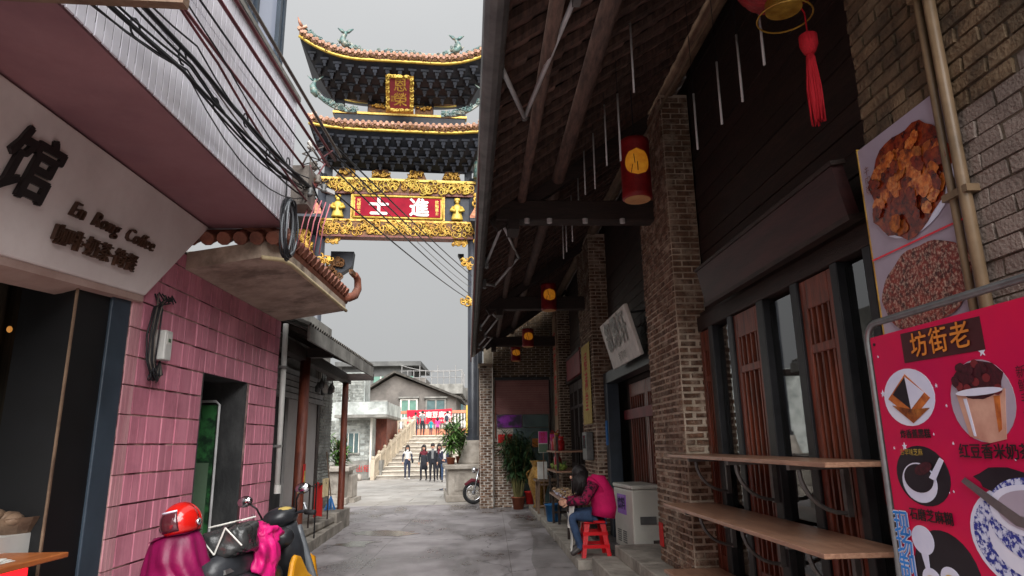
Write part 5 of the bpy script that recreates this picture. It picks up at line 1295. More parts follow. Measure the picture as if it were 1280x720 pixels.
# gilt robed figures either side
for s_ in (-1, 1):
    x = s_*1.93; b = MB()
    b.lathe([(.19,0),(.2,.04),(.15,.2),(.13,.36),(.15,.46),(.09,.53),(.05,.56)], 12, (x,-.14,8.8), (1,.6))
    b.sph((x,-.17,9.42), (.065,.06,.08), 10, 7); b.lathe([(.09,0),(.07,.04),(.075,.09),(.02,.11)], 10, (x,-.16,9.46), (1.3,.7))
    for q in (-1,1): b.tube([(x+q*.13,-.15,9.26),(x+q*.2,-.2,9.12),(x+q*.06,-.28,9.08)], [.05,.06,.045], 7)
    b.build('gilt_figure', 'gold_yellow', gt, smooth=True)
MB().bb(-HC, HC, -.17, .17, 9.62, 9.7).build('moulding', 'red_wood', gt)
MB().bb(-HC-.05, HC+.05, -.18, .18, 9.7, 10.08).build('upper_beam', 'gold_brown', gt)
carving(-HC, HC, 9.68, 10.1, -.19, 90, 'gold_yellow', 3, rad_=(.1,.18), th=.022); carving(-HC, HC, 9.7, 10.08, -.18, 80, 'gold', 13, th=.022)
MB().bb(-HC-.1, HC+.1, -.22, .22, 10.08, 10.16).build('moulding', 'gold_yellow', gt)
for k in range(4):
    x = -1.72+k*1.15
    MB().prism([(x-.34,-.16,10.16),(x+.34,-.16,10.16),(x+.2,-.16,10.5),(x-.2,-.16,10.5)], (0,.3,0)).build('bracket_block', 'gold_brown', gt)
    carving(x-.3, x+.3, 10.18, 10.46, -.17, 16, 'gold', 30+k, rad_=(.06,.1))
for x in (-2.3, 2.3): MB().bb(x-.12, x+.12, -.1, .1, 10.16, 10.6).build('post_stub', 'dark_blue_black', gt)
# triangular carved spandrels below the beam
for s_ in (-1, 1): carving(min(s_*2.3,s_*1.75), max(s_*2.3,s_*1.75), 7.9, 8.16, -.05, 22, 'gold', 50+s_, rad_=(.06,.12), name='spandrel')

def tier(z_in, z_out, d, hi, ho, rise, ridge_z, seed, lip=.34, gold=True):
    """bracketed soffit, gilt edge, carved fascia, tile ends and roof of one storey"""
    def up(x): return rise*max(0, (abs(x)/ho-.35)/.65)**2.2
    def edge(x, side=-1): return Vector((x, side*(d+.12*max(0, abs(x)/ho-.6)), z_out+up(x)))
    N = 36
    so_ = MB()
    for side in (-1, 1):
        so_.grid(lambda u, v: Vector(((2*u-1)*hi, side*.12, z_in))*(1-v)+edge((2*u-1)*ho, side)*v+Vector((0,0,-.10*math.sin(math.pi*v))), N, 6)
    for s_ in (-1, 1):
        A, B = Vector((s_*hi,-.12,z_in)), Vector((s_*hi,.12,z_in)); E1, E2 = edge(s_*ho, -1), edge(s_*ho, 1)
        so_.grid(lambda u, v: (A*(1-u)+B*u)*(1-v)+(E1*(1-u)+E2*u)*v, 6, 6)
    so_.build('soffit', 'dark_blue_black', gt)
    # stepped bracket arms
    bm_ = MB(); bm_.box((0,0,.05), (.13,.2,.09)); bm_.box((0,-.02,.15), (.26,.12,.07)); bm_.box((0,.02,-.04), (.07,.24,.1)); me = bm_.mesh('bracket_arm', 'dark_blue_black')
    for j, v in enumerate((.12,.34,.56,.78)):
        nn = 12+j
        for i in range(nn):
            u = (i+.5+(.0 if j % 2 else .0))/nn; x = (2*u-1)
            p = Vector((x*hi,-.12,z_in))*(1-v)+edge(x*ho)*v+Vector((0,-.03,-.10*math.sin(math.pi*v)-.08))
            piece('bracket_arm', me, gt, p, (1,1,1), (rad(25),0,0))
    # gilt lip, carved fascia
    g = MB()
    for side in (-1, 1): g.tube([edge(-ho+2*ho*i/N, side)+Vector((0,0,-.0)) for i in range(N+1)], .05, 6)
    g.build('gilt_edge', 'gold_yellow', gt, smooth=True)
    f_ = MB()
    for side in (-1, 1): f_.grid(lambda u, v: edge((2*u-1)*ho, side)+Vector((0, side*.03*v, .02+lip*.6*v)), N, 2)
    for s_ in (-1, 1): f_.grid(lambda u, v: edge(s_*ho, -1)*(1-u)+edge(s_*ho, 1)*u+Vector((0,0,.02+lip*.6*v)), 6, 2)
    f_.build('fascia', 'gold_brown', gt)
    r_ = random.Random(seed); cv = MB()
    for k in range(130):
        x = r_.uniform(-ho*.97, ho*.97); e = edge(x); curl(cv, (e.x, e.y-.03, e.z+r_.uniform(.05,.18)), .07, r_, th=.022)
    tag(cv.build('fascia_carving', 'gold_brown', gt, smooth=True), kind='stuff')
    # tiles
    cap = MB(); cap.lathe([(.01,-.02),(.05,-.02),(.06,0),(.06,.05),(.05,.06),(.05,.5)], 10); cm = cap.mesh('tile_end', 'gate_tile_end')
    drip = MB(); drip.prism([(-.07,0,.0),(.07,0,.0),(.05,0,-.08),(0,0,-.12),(-.05,0,-.08)], (0,.03,0)); dm = drip.mesh('drip_tile', 'gate_tile')
    nt = int(2*ho/.185)
    for i in range(nt+1):
        x = -ho+2*ho*i/nt; e = edge(x)
        piece('tile_end', cm, gt, e+Vector((0,-.06,lip*.72)), (1,1,1), (rad(-68),0,0))
        if i < nt: piece('drip_tile', dm, gt, edge(x+ho/nt)+Vector((0,-.05,lip*.74)), (1,1,1))
    rf = MB()
    for side in (-1, 1): rf.grid(lambda u, v: (edge((2*u-1)*ho, side)+Vector((0,0,lip*.7)))*(1-v)+Vector(((2*u-1)*hi*.72,0,ridge_z))*v+Vector((0,0,-.16*math.sin(math.pi*v))), N, 6)
    rf.build('roof', 'gate_tile', gt)
    # side eaves with tile row
    for s_ in (-1, 1):
        for i in range(9):
            e = edge(s_*ho, -1)*(1-i/8)+edge(s_*ho, 1)*(i/8); piece('tile_end', cm, gt, e+Vector((s_*.05,0,lip*.7)), (1,1,.6), (0,rad(68)*-s_,0))
    return edge
# lower roof
e2 = tier(10.55, 11.36, 1.25, 2.35, 2.78, .12, 12.3, 3)
# storey between the roofs
MB().bb(-2.2, 2.2, -.1, .1, 12.2, 12.5).build('storey_beam', 'dark_blue_black', gt)
MB().bb(-2.25, 2.25, -.14, .14, 12.5, 12.58).build('moulding', 'gold_yellow', gt)
for x in (-2.05,-.95,.95,2.05): MB().bb(x-.16, x+.16, -.1, .1, 12.58, 13.05).build('post_stub', 'dark_blue_black', gt)
for x in (-.78,.78): MB().bb(x-.3, x+.3, -.16, .1, 12.58, 12.85).build('bracket_block', 'gold_brown', gt); carving(x-.28, x+.28, 12.68, 12.88, -.17, 14, 'gold', int(60+x*10), rad_=(.05,.08))
e1 = tier(13.02, 13.72, 1.45, 2.3, 3.2, .68, 15.0, 5, lip=.36)
# upright plaque
tl_ = rad(31)
def pq(x, z, y=0): return (x, -.72-z*math.sin(tl_)+y, 12.3+z*math.cos(tl_)*.86)
b = MB(); b.prism([pq(-.45,0), pq(.45,0), pq(.45,1.3), pq(-.45,1.3)], (0,.08,0)); b.build('plaque_frame', 'gold', gt)
b = MB(); b.prism([pq(-.32,.13,-.02), pq(.32,.13,-.02), pq(.32,1.17,-.02), pq(-.32,1.17,-.02)], (0,.04,0)); up_ = b.build('plaque', 'dull_red', gt)
b = MB(); r_ = random.Random(7)
for k in range(70):
    s_ = r_.random()*4; q = s_ % 1
    x, z = [(-.38+.76*q, .06), (.39, .06+1.18*q), (-.38+.76*q, 1.24), (-.39, .06+1.18*q)][int(s_) % 4]
    c_ = pq(x, z, -.03); curl(b, c_, .06, r_, th=.022)
tag(b.build('frame_carving', 'gold_yellow', gt, smooth=True), kind='stuff')
exy = (Vector(pq(0,1))-Vector(pq(0,0))).normalized()
text('恩\n榮', .46, Vector(pq(.02,.66,-.03)), (1,0,0), exy, 'gold', up_, bold=.012, line=1.0)
text('御\n赐', .1, Vector(pq(-.24,.45,-.03)), (1,0,0), exy, 'gold', up_)
# ridge ornaments: carved ridge with rising ends, fish finials, hip ridges
def band(pts, h, th, m, name, seed, n=60):
    b = MB(); P = [Vector(p) for p in pts]
    for a, c_ in zip(P, P[1:]):
        b.add([a+Vector((0,-th,0)), c_+Vector((0,-th,0)), c_+Vector((0,-th,h)), a+Vector((0,-th,h)), a+Vector((0,th,0)), c_+Vector((0,th,0)), c_+Vector((0,th,h)), a+Vector((0,th,h))],
              [(0,1,2,3),(7,6,5,4),(3,2,6,7),(0,4,5,1),(0,3,7,4),(1,5,6,2)])
    o = b.build(name, m, gt)
    r_ = random.Random(seed); cv = MB()
    for k in range(n):
        i = r_.randrange(len(P)-1); t = r_.random(); p = P[i]*(1-t)+P[i+1]*t
        curl(cv, (p.x, p.y-th-.02, p.z+r_.uniform(.02,h+.03)), .065, r_, th=.02)
    tag(cv.build(name+'_relief', 'glazed_teal', gt, smooth=True), kind='stuff')
    return o
band([(x, -.9, 14.2+.06*abs(x/1.75)**3+max(0,abs(x)-1.3)*.55) for x in [-1.85+3.7*i/20 for i in range(21)]], .19, .06, 'glazed_teal', 'ridge', 4, 70)
for s_ in (-1, 1):
    hx = [(s_*(1.95+1.2*i/8), -1.3-.12*i/8, 14.08+.68*(i/8)**1.9) for i in range(9)]
    band(hx, .12, .04, 'glazed_teal', 'hip_ridge', 6+s_, 40)
    MB().tube([(s_*3.12,-1.5,14.72),(s_*3.2,-1.55,14.86),(s_*3.26,-1.57,15.04)], [.06,.045,.01], 7).build('horn', 'gate_tile', gt, smooth=True)
    # fish standing on its head
    fx = s_*1.85; pts = [(fx-s_*.12,-.9,14.5),(fx,-.9,14.6),(fx+s_*.08,-.9,14.74),(fx+s_*.05,-.9,14.88),(fx-s_*.02,-.9,14.98),(fx-s_*.0,-.9,15.06)]
    f = MB(); f.tube(pts, [.09,.12,.11,.085,.055,.035], 9)
    for q in (-1, 1): f.prism([(fx-q*.02,-.9,15.02),(fx+q*.1,-.9,15.16),(fx+q*.26,-.9,15.2),(fx+q*.12,-.9,15.04)], (0,.06,0)); f.prism([(fx+s_*.08,-.9,14.72),(fx+s_*.08+q*.18,-.9,14.78),(fx+s_*.08+q*.1,-.9,14.62)], (0,.05,0))
    f.build('fish_finial', 'glazed_teal', gt, smooth=True)
    hx = [(s_*(1.35+1.25*i/6), -1.0, 12.05+.5*(i/6)**2.4) for i in range(7)]
    band(hx, .13, .05, 'glazed_teal', 'hip_ridge', 16+s_, 40)
    fx = s_*2.72
    f = MB(); f.tube([(fx-s_*.1,-1.0,12.6),(fx,-1.0,12.75),(fx+s_*.06,-1.0,12.95),(fx,-1.0,13.1),(fx,-1.0,13.2)], [.09,.13,.1,.05,.03], 8)
    for q in (-1, 1): f.prism([(fx,-1.0,13.15),(fx+q*.26,-1.0,13.32),(fx+q*.1,-1.0,13.14)], (0,.04,0))
    f.build('fish_finial', 'glazed_teal', gt, smooth=True)
# lower side wings, the left one seen past the cable clutter
for s_ in (-1, 1):
    xa, xb = s_*(HC+.15), s_*(HC+2.2)
    lo_, hi_ = min(xa,xb), max(xa,xb)
    MB().bb(lo_, hi_, -.1, .1, 7.0, 7.3).build('wing_beam', 'gold_brown', gt); MB().bb(lo_, hi_, -.08, .08, 7.3, 8.2).build('wing_panel', 'dark_blue_black', gt)
    carving(lo_, hi_, 7.0, 8.2, -.1, 90, 'gold', 70+s_)
    MB().prism([(lo_-.3,-1.0,8.5),(hi_+.3,-1.0,8.5),(hi_,0,8.2),(lo_,0,8.2)], (0,0,.08)).build('wing_soffit', 'dark_blue_black', gt)
    MB().prism([(lo_-.3,-1.0,8.6),(hi_+.3,-1.0,8.6),(hi_,.0,9.4),(lo_,0,9.4)], (0,.08,.08)).build('wing_roof', 'gate_tile', gt)
    MB().lathe([(.14,0),(.13,6.0)], 14, (xb,0,1.2)).build('wing_column', 'column_black', gt, smooth=True)
    # rear bracket wing under the beam
    q = s_*(HC-.25)
    b = MB(); b.prism([(q,.7,7.9),(q-s_*.75,.7,7.9),(q-s_*.7,.7,7.4),(q-s_*.35,.7,7.15),(q,.7,6.5)], (0,.4,0)) if s_ < 0 else b.prism([(q,.7,7.9),(q-.2,.7,7.9),(q,.7,7.5)], (0,.3,0))
    b.build('rear_bracket', 'dark_blue_black', gt)
b = MB(); r_ = random.Random(77)
for k in range(46): curl(b, (-2.05+r_.uniform(-.22,.22), .62, 7.2+r_.uniform(-.45,.45)), .1, r_, th=.032)
tag(b.build('rear_carving', 'gold_brown', gt, smooth=True), kind='stuff')
b = MB()
for k in range(70): curl(b, (-2.95+r_.uniform(-.25,.2), -.3, 8.3+r_.uniform(-.75,.75)), .13, r_, th=.04)
tag(b.build('hanging_carving', 'gold', gt, smooth=True), kind='stuff')
b = MB()
for k in range(90): curl(b, (2.68+r_.uniform(-.15,.2), -.25, 8.7+r_.uniform(-.9,1.0)), .12, r_, th=.036)
tag(b.build('hanging_carving', 'gold', gt, smooth=True), kind='stuff')
fg = MB(); fg.lathe([(.16,0),(.14,.3),(.16,.5),(.08,.62)], 10, (2.6,-.4,10.2)); fg.sph((2.6,-.42,10.92), (.1,.1,.12), 8, 6); fg.build('ridge_figure', 'glazed_teal', gt, smooth=True)
# ------------------------------------------------------------------ far side of the plaza
sc_ = thing('stone_staircase', 'broad pale stone staircase rising from the plaza', 'stairs', (-2.5,36,0), 0)
NS = 11
for k in range(NS):
    y = 33.2+k*.55; z = k*.195
    MB().bb(-5.75+k*.1, 3.0, y, y+.62 if k < NS-1 else 39.6, z-.3 if k else -.05, z+.145).build('riser', 'stone', sc_)
    MB().bb(-5.78+k*.1, 3.0, y-.05, y+.56 if k < NS-1 else 39.6, z+.146, z+.195).build('tread', 'step_stone', sc_, bevel=.012)
MB().bb(-40, 40, 39.25, 120, -.5, 2.13).solo('upper_terrace', 'plaza_stone', kind='structure')
bl = thing('stone_balustrade', 'tan stone balustrade climbing the left side of the staircase', 'balustrade', (-5.3,33,0), 0)
A, B = Vector((-5.72,32.9,0)), Vector((-4.5,39.2,2.15)); NP = 9
for i in range(NP):
    p = A.lerp(B, i/(NP-1))
    MB().bb(p.x-.1, p.x+.1, p.y-.1, p.y+.1, p.z-.1, p.z+.95).build('post', 'tan_stone', bl, bevel=.02)
    MB().sph((p.x,p.y,p.z+1.02), (.085,.085,.1), 10, 7).build('finial', 'tan_stone', bl, smooth=True)
    if i < NP-1:
        q = A.lerp(B, (i+1)/(NP-1))
        for h, w_ in ((.86,.13),(.1,.16)): MB().bar(p+Vector((0,0,h)), q+Vector((0,0,h)), .16, w_).build('rail', 'tan_stone', bl)
        MB().bar(p+Vector((0,0,.46)), q+Vector((0,0,.46)), .08, .52).build('panel', 'tan_stone', bl)
for k in range(4):      # landing return towards the terrace wall
    p = Vector((-4.5-.5*(k+1),39.2,2.13)); MB().bb(p.x-.1,p.x+.1,p.y-.1,p.y+.1,2.1,3.1).build('post', 'tan_stone', bl, bevel=.015)
MB().bb(-6.6,-4.6,39.15,39.25,2.95,3.08).build('rail', 'tan_stone', bl)

# whitewashed brick house left of the stairs
wb = thing('whitewashed_house', 'small whitewashed brick house with concrete ledge beside the staircase', 'building', (-7,35,0), 0)
MB().bb(-14, -5.9, 33.6, 38.5, 0, 3.0).build('wall', 'white_brick_paint', wb); MB().bb(-14, -6.35, 33.6, 35.0, 3.0, 5.25).build('wall', 'white_brick_paint', wb)
MB().bb(-14, -5.4, 33.58, 34.4, 0, .9).build('base', 'grey_concrete', wb)
MB().bb(-7.6, -5.05, 32.6, 37.5, 2.95, 3.08).build('ledge', 'grey_concrete', wb)
MB().bb(-7.6, -5.05, 32.6, 32.7, 3.08, 3.7).build('ledge_parapet', 'white_brick_paint', wb, bevel=.02); MB().bb(-5.15, -5.05, 32.7, 37.5, 3.08, 3.68).build('ledge_parapet', 'white_brick_paint', wb)
bricks(wb, (-8.4,33.59,.9), (1,0,0), (0,-1,0), 2.5, 2.0, 'brick_grey', pitch=(.42,.14), joint=.02, limit=84, hole=lambda a, b: 1.0 < a < 1.9 and .35 < b < 1.35, seed=61)
bricks(wb, (-9.0,33.59,3.75), (1,0,0), (0,-1,0), 2.6, 1.5, 'brick_grey', pitch=(.42,.14), joint=.02, limit=60, seed=62)
wn_ = MB().bb(-7.36, -6.54, 33.54, 33.6, 1.28, 2.22).build('window', 'pane_dark', wb)
for x in (-7.36,-7.1,-6.82,-6.58): MB().bb(x, x+.04, 33.5, 33.56, 1.28, 2.22).build('bar', 'white_paint', wn_)
MB().bb(-7.42,-6.48,33.47,33.6,1.2,1.28).build('sill', 'grey_concrete', wn_)
MB().cyl((-5.95,33.45,.1), (-5.95,33.45,3.0), .06, n=8).build('drain_pipe', 'white_paint', wb)
MB().bb(-5.9,-5.35,34.5,38.4,0,3.0).build('red_shutter_wall', 'red_wood', wb)
text('出租', .35, (-6.3,33.5,.5), (1,0,0), (0,0,1), 'paper_red', wb)

# gabled house
gh = thing('gabled_house', 'weathered grey gabled house with white-framed windows above the stairs', 'building', (-6,47,2), 0)
MB().prism([(-9.9,46,2.1),(-2.4,46,2.1),(-2.4,46,4.75),(-6.65,46,6.35),(-9.9,46,4.4)], (0,7,0)).build('wall', 'grey_render', gh)
for a, b_ in (((-10.4,4.15),(-6.65,6.5)),((-6.65,6.5),(-2.0,4.6))):
    MB().prism([(a[0],45.5,a[1]),(b_[0],45.5,b_[1]),(b_[0],45.5,b_[1]+.16),(a[0],45.5,a[1]+.16)], (0,8,0)).build('roof_slope', 'old_tile', gh)
for (x0, x1, z0_, z1_, wm) in ((-6.25,-5.05,3.35,4.72,'pane_green'), (-4.5,-3.1,3.35,4.7,'pane_dark'), (-8.4,-7.2,3.3,4.5,'pane_dark')):
    w_ = MB().bb(x0, x1, 45.93, 45.99, z0_, z1_).build('window', wm, gh)
    f_ = MB()
    for a in (x0, (x0+x1)/2-.05, x1-.1): f_.bb(a, a+.1, 45.86, 45.94, z0_, z1_)
    for z in (z0_, z1_-.1): f_.bb(x0+.101, x1-.101, 45.87, 45.935, z, z+.1)
    f_.build('frame', 'white_paint' if wm == 'pane_green' else 'grey_concrete', w_)
    MB().bb(x0-.1, x1+.1, 45.75, 46, z1_+.03, z1_+.14).build('hood', 'grey_concrete', w_)
# terrace railing in front of the gabled house
tr_ = thing('terrace_railing', 'pink-orange baluster railing along the terrace behind the banner', 'railing', (-5,43.6,2.1), 0)
MB().bb(-8.6, -1.2, 43.5, 43.7, 3.6, 3.78).build('top_rail', 'rail_orange', tr_); MB().bb(-8.6, -1.2, 43.5, 43.7, 2.13, 2.6).build('base_rail', 'rail_orange', tr_)
bme = MB(); bme.lathe([(.05,0),(.07,.1),(.09,.35),(.045,.6),(.045,.85),(.06,1.0)], 8); bmm = bme.mesh('baluster', 'white_paint', smooth=True)
for k in range(36): piece('baluster', bmm, tr_, (-8.5+k*.205, 43.6, 2.6), (1,1,1))
bn = thing('banner', 'red cloth banner with white lettering tied to the terrace railing', 'banner', (-4.1,43.4,2.9), 0)
MB().grid(lambda u, v: (-5.45+2.9*u, 43.4+.03*math.sin(u*14)+.02*math.sin(v*4+u*5), 2.95+.06*u+.88*v-.04*math.sin(math.pi*u)), 20, 4).build('cloth', 'banner_red', bn, thick=.01)
text('石磨豆腐花', .42, (-3.62,43.33,3.48), (1,0,0), (0,0,1), 'white_paint', bn, bold=.03); text('山水！', .26, (-5.02,43.33,3.28), (1,0,0), (0,0,1), 'white_paint', bn, bold=.02)
text('冰 鎮 熱 食', .13, (-3.3,43.33,3.12), (1,0,0), (0,0,1), 'white_paint', bn, bold=.01)
for x in (-5.45,-2.55): MB().cyl((x,43.4,3.8), (x,43.52,3.76), .01, n=5).build('tie', 'cable', bn)
# flat-roofed block behind
bb_ = thing('flat_roofed_block', 'dark grey flat-roofed block with projecting roof slab behind the gable', 'building', (-9,62,2), 0)
MB().bb(-13.5, -7.2, 60, 68, 2.1, 8.6).build('wall', 'dark_render', bb_); MB().bb(-14, -6.3, 59.3, 68.5, 8.6, 9.0).build('roof_slab', 'dark_render', bb_)
for x in (-10.6,-8.3):
    w_ = MB().bb(x, x+1.3, 59.9, 60.02, 6.4, 7.7).build('window', 'pane_green', bb_); MB().bb(x+.6, x+.7, 59.85, 59.95, 6.4, 7.7).build('bar', 'white_paint', w_); MB().bb(x-.08,x+1.38,59.8,60,6.28,6.39).build('sill','white_paint',w_)
MB().bb(-7.2,-6.0,60.5,66,2.1,7.6).build('side_bay','grey_render',bb_); MB().bb(-7.0,-6.3,60.4,60.52,6.2,7.3).build('window','pane_dark',bb_)
# house with roof-terrace railing
tr2 = thing('terrace_house', 'grey house with concrete balcony and thin roof-terrace railing', 'building', (-3.5,52,2), 0)
MB().bb(-6.2, -2.9, 51, 58, 2.1, 5.4).build('wall', 'grey_render', tr2); MB().bb(-6.8, -2.1, 49.6, 58, 5.3, 6.05).build('parapet', 'grey_concrete', tr2, bevel=.03)
MB().bb(-6.6, -2.3, 50.2, 51, 4.9, 5.3).build('balcony_base', 'grey_concrete', tr2)
w_ = MB().bb(-4.4, -3.3, 50.93, 51.0, 3.2, 4.6).build('window', 'pane_dark', tr2); MB().bb(-3.9,-3.82,50.88,50.95,3.2,4.6).build('bar','white_paint',w_)
for k in range(11):
    x = -6.7+k*.45; MB().cyl((x,49.75,6.05), (x,49.75,7.1+.35*(k % 3 == 0)), .035, n=5).build('rail_post', 'shutter_grey', tr2)
for z in (6.55,7.05): MB().cyl((-6.8,49.75,z), (-2.15,49.75,z), .03, n=5).build('rail', 'shutter_grey', tr2)
for y in (51,53,55): MB().cyl((-2.2,y,6.05), (-2.2,y,7.3), .035, n=5).build('rail_post', 'shutter_grey', tr2)
MB().tube(sag((-6.8,49.75,7.5), (-2.15,49.75,7.1), .3), .03, 5).build('rail', 'shutter_grey', tr2)
# pale houses to the right, mostly hidden
for k, (x0, x1, y, z1, m_, lb) in enumerate(((-2.2,.2,56,5.2,'grey_render','pale brown house beyond the terrace railing'), (-1.4,2.0,66,6.3,'white_brick_paint','far pale house rising over the palms'), (-5.0,-1.6,70,6.6,'grey_render','far grey house behind the roof-terrace railing'))):
    t = thing('distant_house', lb, 'building', ((x0+x1)/2,y,2.1), 0)
    MB().bb(x0, x1, y, y+5, 2.1, z1).build('wall', m_, t)
    MB().prism([(x0-.3,y-.3,z1),(x1+.3,y-.3,z1),(x1+.3,y+2.5,z1+.9),(x0-.3,y+2.5,z1+.9)], (0,0,.12)).build('roof', 'old_tile', t)
    for i in range(2):
        xx = x0+.4+i*1.1; w_ = MB().bb(xx, xx+.6, y-.06, y, z1-1.8, z1-.8).build('window', 'pane_dark', t); MB().bb(xx+.27,xx+.33,y-.1,y-.05,z1-1.8,z1-.8).build('bar','white_paint',w_)
ys = thing('yellow_pillar_sign', 'narrow yellow upright sign on the terrace by the palms', 'sign', (-1.35,40.2,2.13), 0)
MB().bb(-1.5,-1.25,40.1,40.3,2.13,3.9).build('board','gold_yellow',ys); MB().bb(-1.55,-1.2,40.05,40.35,2.13,2.25).build('foot','grey_concrete',ys)
# trees and shrubs around the plaza
bamboo('potted_palm', 'leafy bamboo palm in a dark pot on the stone plinth', 'plant', (-1.2,20.1,1.03), 0, 1.0, 12, .3, 22, .5, .055, 'leaf', 15, (.14,.2,'terracotta'), 1.0, 'potted palms by the gate')
bamboo('potted_palm', 'taller bamboo palm in a dark pot beside the gate column', 'plant', (-.95,21.0,1.03), 0, 1.25, 14, .36, 22, .55, .055, 'leaf', 16, (.16,.22,'terracotta'), 1.0, 'potted palms by the gate')
bamboo('leafy_shrub', 'bright green shrub in a stone tub behind the far porch post', 'plant', (-4.55,20.6,.75), 0, 1.15, 18, .42, 26, .3, .06, 'leaf', 17, None, .8)
tbm = thing('stone_tub', 'pale stone tub holding the bright green shrub', 'planter', (-4.55,20.6,0), 0)
MB().bb(-5.1,-4.0,20.1,21.1,0,.12).build('base','stone',tbm); MB().bb(-5.0,-4.1,20.2,21.0,.12,.78).build('tub','stone',tbm,bevel=.03)
r_ = random.Random(44)
for k in range(9):
    x, y = -6.3+r_.uniform(-.8,.5), 31.9+r_.uniform(-.5,.6)
    tag(MB().sph((x,y,.12), (r_.uniform(.15,.4),r_.uniform(.15,.3),.2), 8, 5).solo('boulder', 'stone', 'rough grey boulder heaped below the whitewashed house', 'rock', (x,y,0), 0, 'boulders below the whitewashed house', smooth=True))

# ------------------------------------------------------------------ people
def figure(name, label, loc, rz, parts, joints=None, scale=1.0, group=None, hair=('cap',), extra=None):
    """one continuous skinned body; parts = materials of (torso, arm, hip, leg, shoe)"""
    J = dict(pel=(0,0,.93,.13), wai=(0,0,1.08,.115), che=(0,.0,1.3,.14), nck=(0,0,1.47,.055), hd0=(0,-.015,1.56,.075), hd1=(0,-.02,1.64,.092), hd2=(0,-.01,1.72,.06))
    for s_, sx in (('l',-1), ('r',1)):
        J.update({s_+'sh':(sx*.17,0,1.4,.065), s_+'el':(sx*.235,.03,1.13,.045), s_+'wr':(sx*.23,-.07,.9,.032), s_+'ha':(sx*.225,-.1,.81,.035),
                  s_+'hi':(sx*.09,0,.88,.1), s_+'kn':(sx*.1,-.02,.5,.062), s_+'an':(sx*.1,.03,.1,.042), s_+'to':(sx*.11,-.13,.045,.034)})
    J.update(joints or {})
    bones = [('pel','wai',2),('wai','che',0),('che','nck',0),('nck','hd0',5),('hd0','hd1',5),('hd1','hd2',5)]
    for s_ in 'lr': bones += [('che',s_+'sh',0),(s_+'sh',s_+'el',1),(s_+'el',s_+'wr',1),(s_+'wr',s_+'ha',5),('pel',s_+'hi',2),(s_+'hi',s_+'kn',3),(s_+'kn',s_+'an',3),(s_+'an',s_+'to',4)]
    names = list(J); idx = {k: i for i, k in enumerate(names)}
    me = bpy.data.meshes.new('body'); me.from_pydata([J[k][:3] for k in names], [(idx[a], idx[b]) for a, b, _ in bones], [])
    o = bpy.data.objects.new('tmp', me); COL.objects.link(o)
    sk = o.modifiers.new('s', 'SKIN'); sub = o.modifiers.new('u', 'SUBSURF'); sub.levels = 2; sub.render_levels = 2
    lay = me.skin_vertices[0].data
    for k in names: lay[idx[k]].radius = (J[k][3], J[k][3]*(.8 if k in ('che','wai','pel') else 1)); lay[idx[k]].use_root = (k == 'pel')
    bpy.context.view_layer.update()
    m2 = bpy.data.meshes.new_from_object(o.evaluated_get(bpy.context.evaluated_depsgraph_get()))
    bpy.data.objects.remove(o)
    for m_ in (*parts, 'skin'): m2.materials.append(MATS[m_])
    seg = [(Vector(J[a][:3]), Vector(J[b][:3]), c_, (J[a][3]+J[b][3])/2) for a, b, c_ in bones]
    for p in m2.polygons:
        c_ = p.center; best = 9
        for a, b, mi, r_ in seg:
            d = b-a; t = max(0, min(1, (c_-a).dot(d)/d.length_squared)); q = (c_-a-d*t).length-r_*.8
            if q < best: best = q; p.material_index = mi
        p.use_smooth = True
    t = thing(name, label, 'person', (0,0,0), 0, group); ORG[t.name] = Vector((0,0,0))
    t.location = loc; t.rotation_euler = (0,0,rad(rz)); t.scale = (scale,)*3
    b = bpy.data.objects.new('body', m2); COL.objects.link(b); b.parent = t; ORG[b.name] = Vector((0,0,0))
    h = Vector(J['hd1'][:3])
    hm = MB()
    hm.sph(h+Vector((0,.022,.025)), (.1,.108,.112), 14, 10)
    if 'long' in hair:
        hm.tube([h+Vector((0,.06,.04)), h+Vector((0,.1,-.1)), h+Vector((0,.1,-.28))], [.1,.09,.05], 10)
        for q in (-1,1): hm.tube([h+Vector((q*.08,0,.04)), h+Vector((q*.1,.0,-.1)), h+Vector((q*.1,-.02,-.24))], [.04,.04,.02], 7)
    ho_ = hm.build('hair', 'hair', t, smooth=True)
    fm = MB(); fm.sph(h+Vector((0,-.1,-.03)), (.014,.02,.022), 7, 5)
    fm.build('nose', 'skin', t, smooth=True)
    if 'long' not in hair and 'cover' not in hair:
        for q in (-1,1): MB().sph(h+Vector((q*.1,0,-.02)), (.015,.025,.035), 6, 5).build('ear', 'skin', t, smooth=True)
    em = MB()
    for q in (-1,1): em.sph(h+Vector((q*.033,-.088,.005)), (.014,.01,.008), 6, 5)
    em.build('eyes', 'hair', t); mm_ = MB(); mm_.sph(h+Vector((0,-.088,-.068)), (.025,.01,.008), 6, 5); mm_.build('mouth', 'cloth_maroon', t)
    fing = MB()
    for s_, sx in (('l',-1), ('r',1)):
        w0, w1 = Vector(J[s_+'wr'][:3]), Vector(J[s_+'ha'][:3]); d = (w1-w0).normalized(); sd_ = d.cross(Vector((sx,0,0)));
        sd_ = sd_.normalized() if sd_.length > .1 else Vector((0,1,0))
        for k, (of, ln) in enumerate(((-.024,.06),(-.008,.07),(.009,.066),(.024,.052))): fing.tube([w1+sd_*of, w1+sd_*of*1.1+d*ln*.55, w1+sd_*of+d*ln+Vector((-sx*.012,0,0))], [.0105,.0095,.007], 6)
        fing.tube([w1-d*.05+sd_*-.025, w1+sd_*-.05-d*.01, w1+sd_*-.052+d*.025], [.012,.011,.008], 6)
    fing.build('fingers', 'skin', t, smooth=True)
    if extra: extra(t, J)
    return t
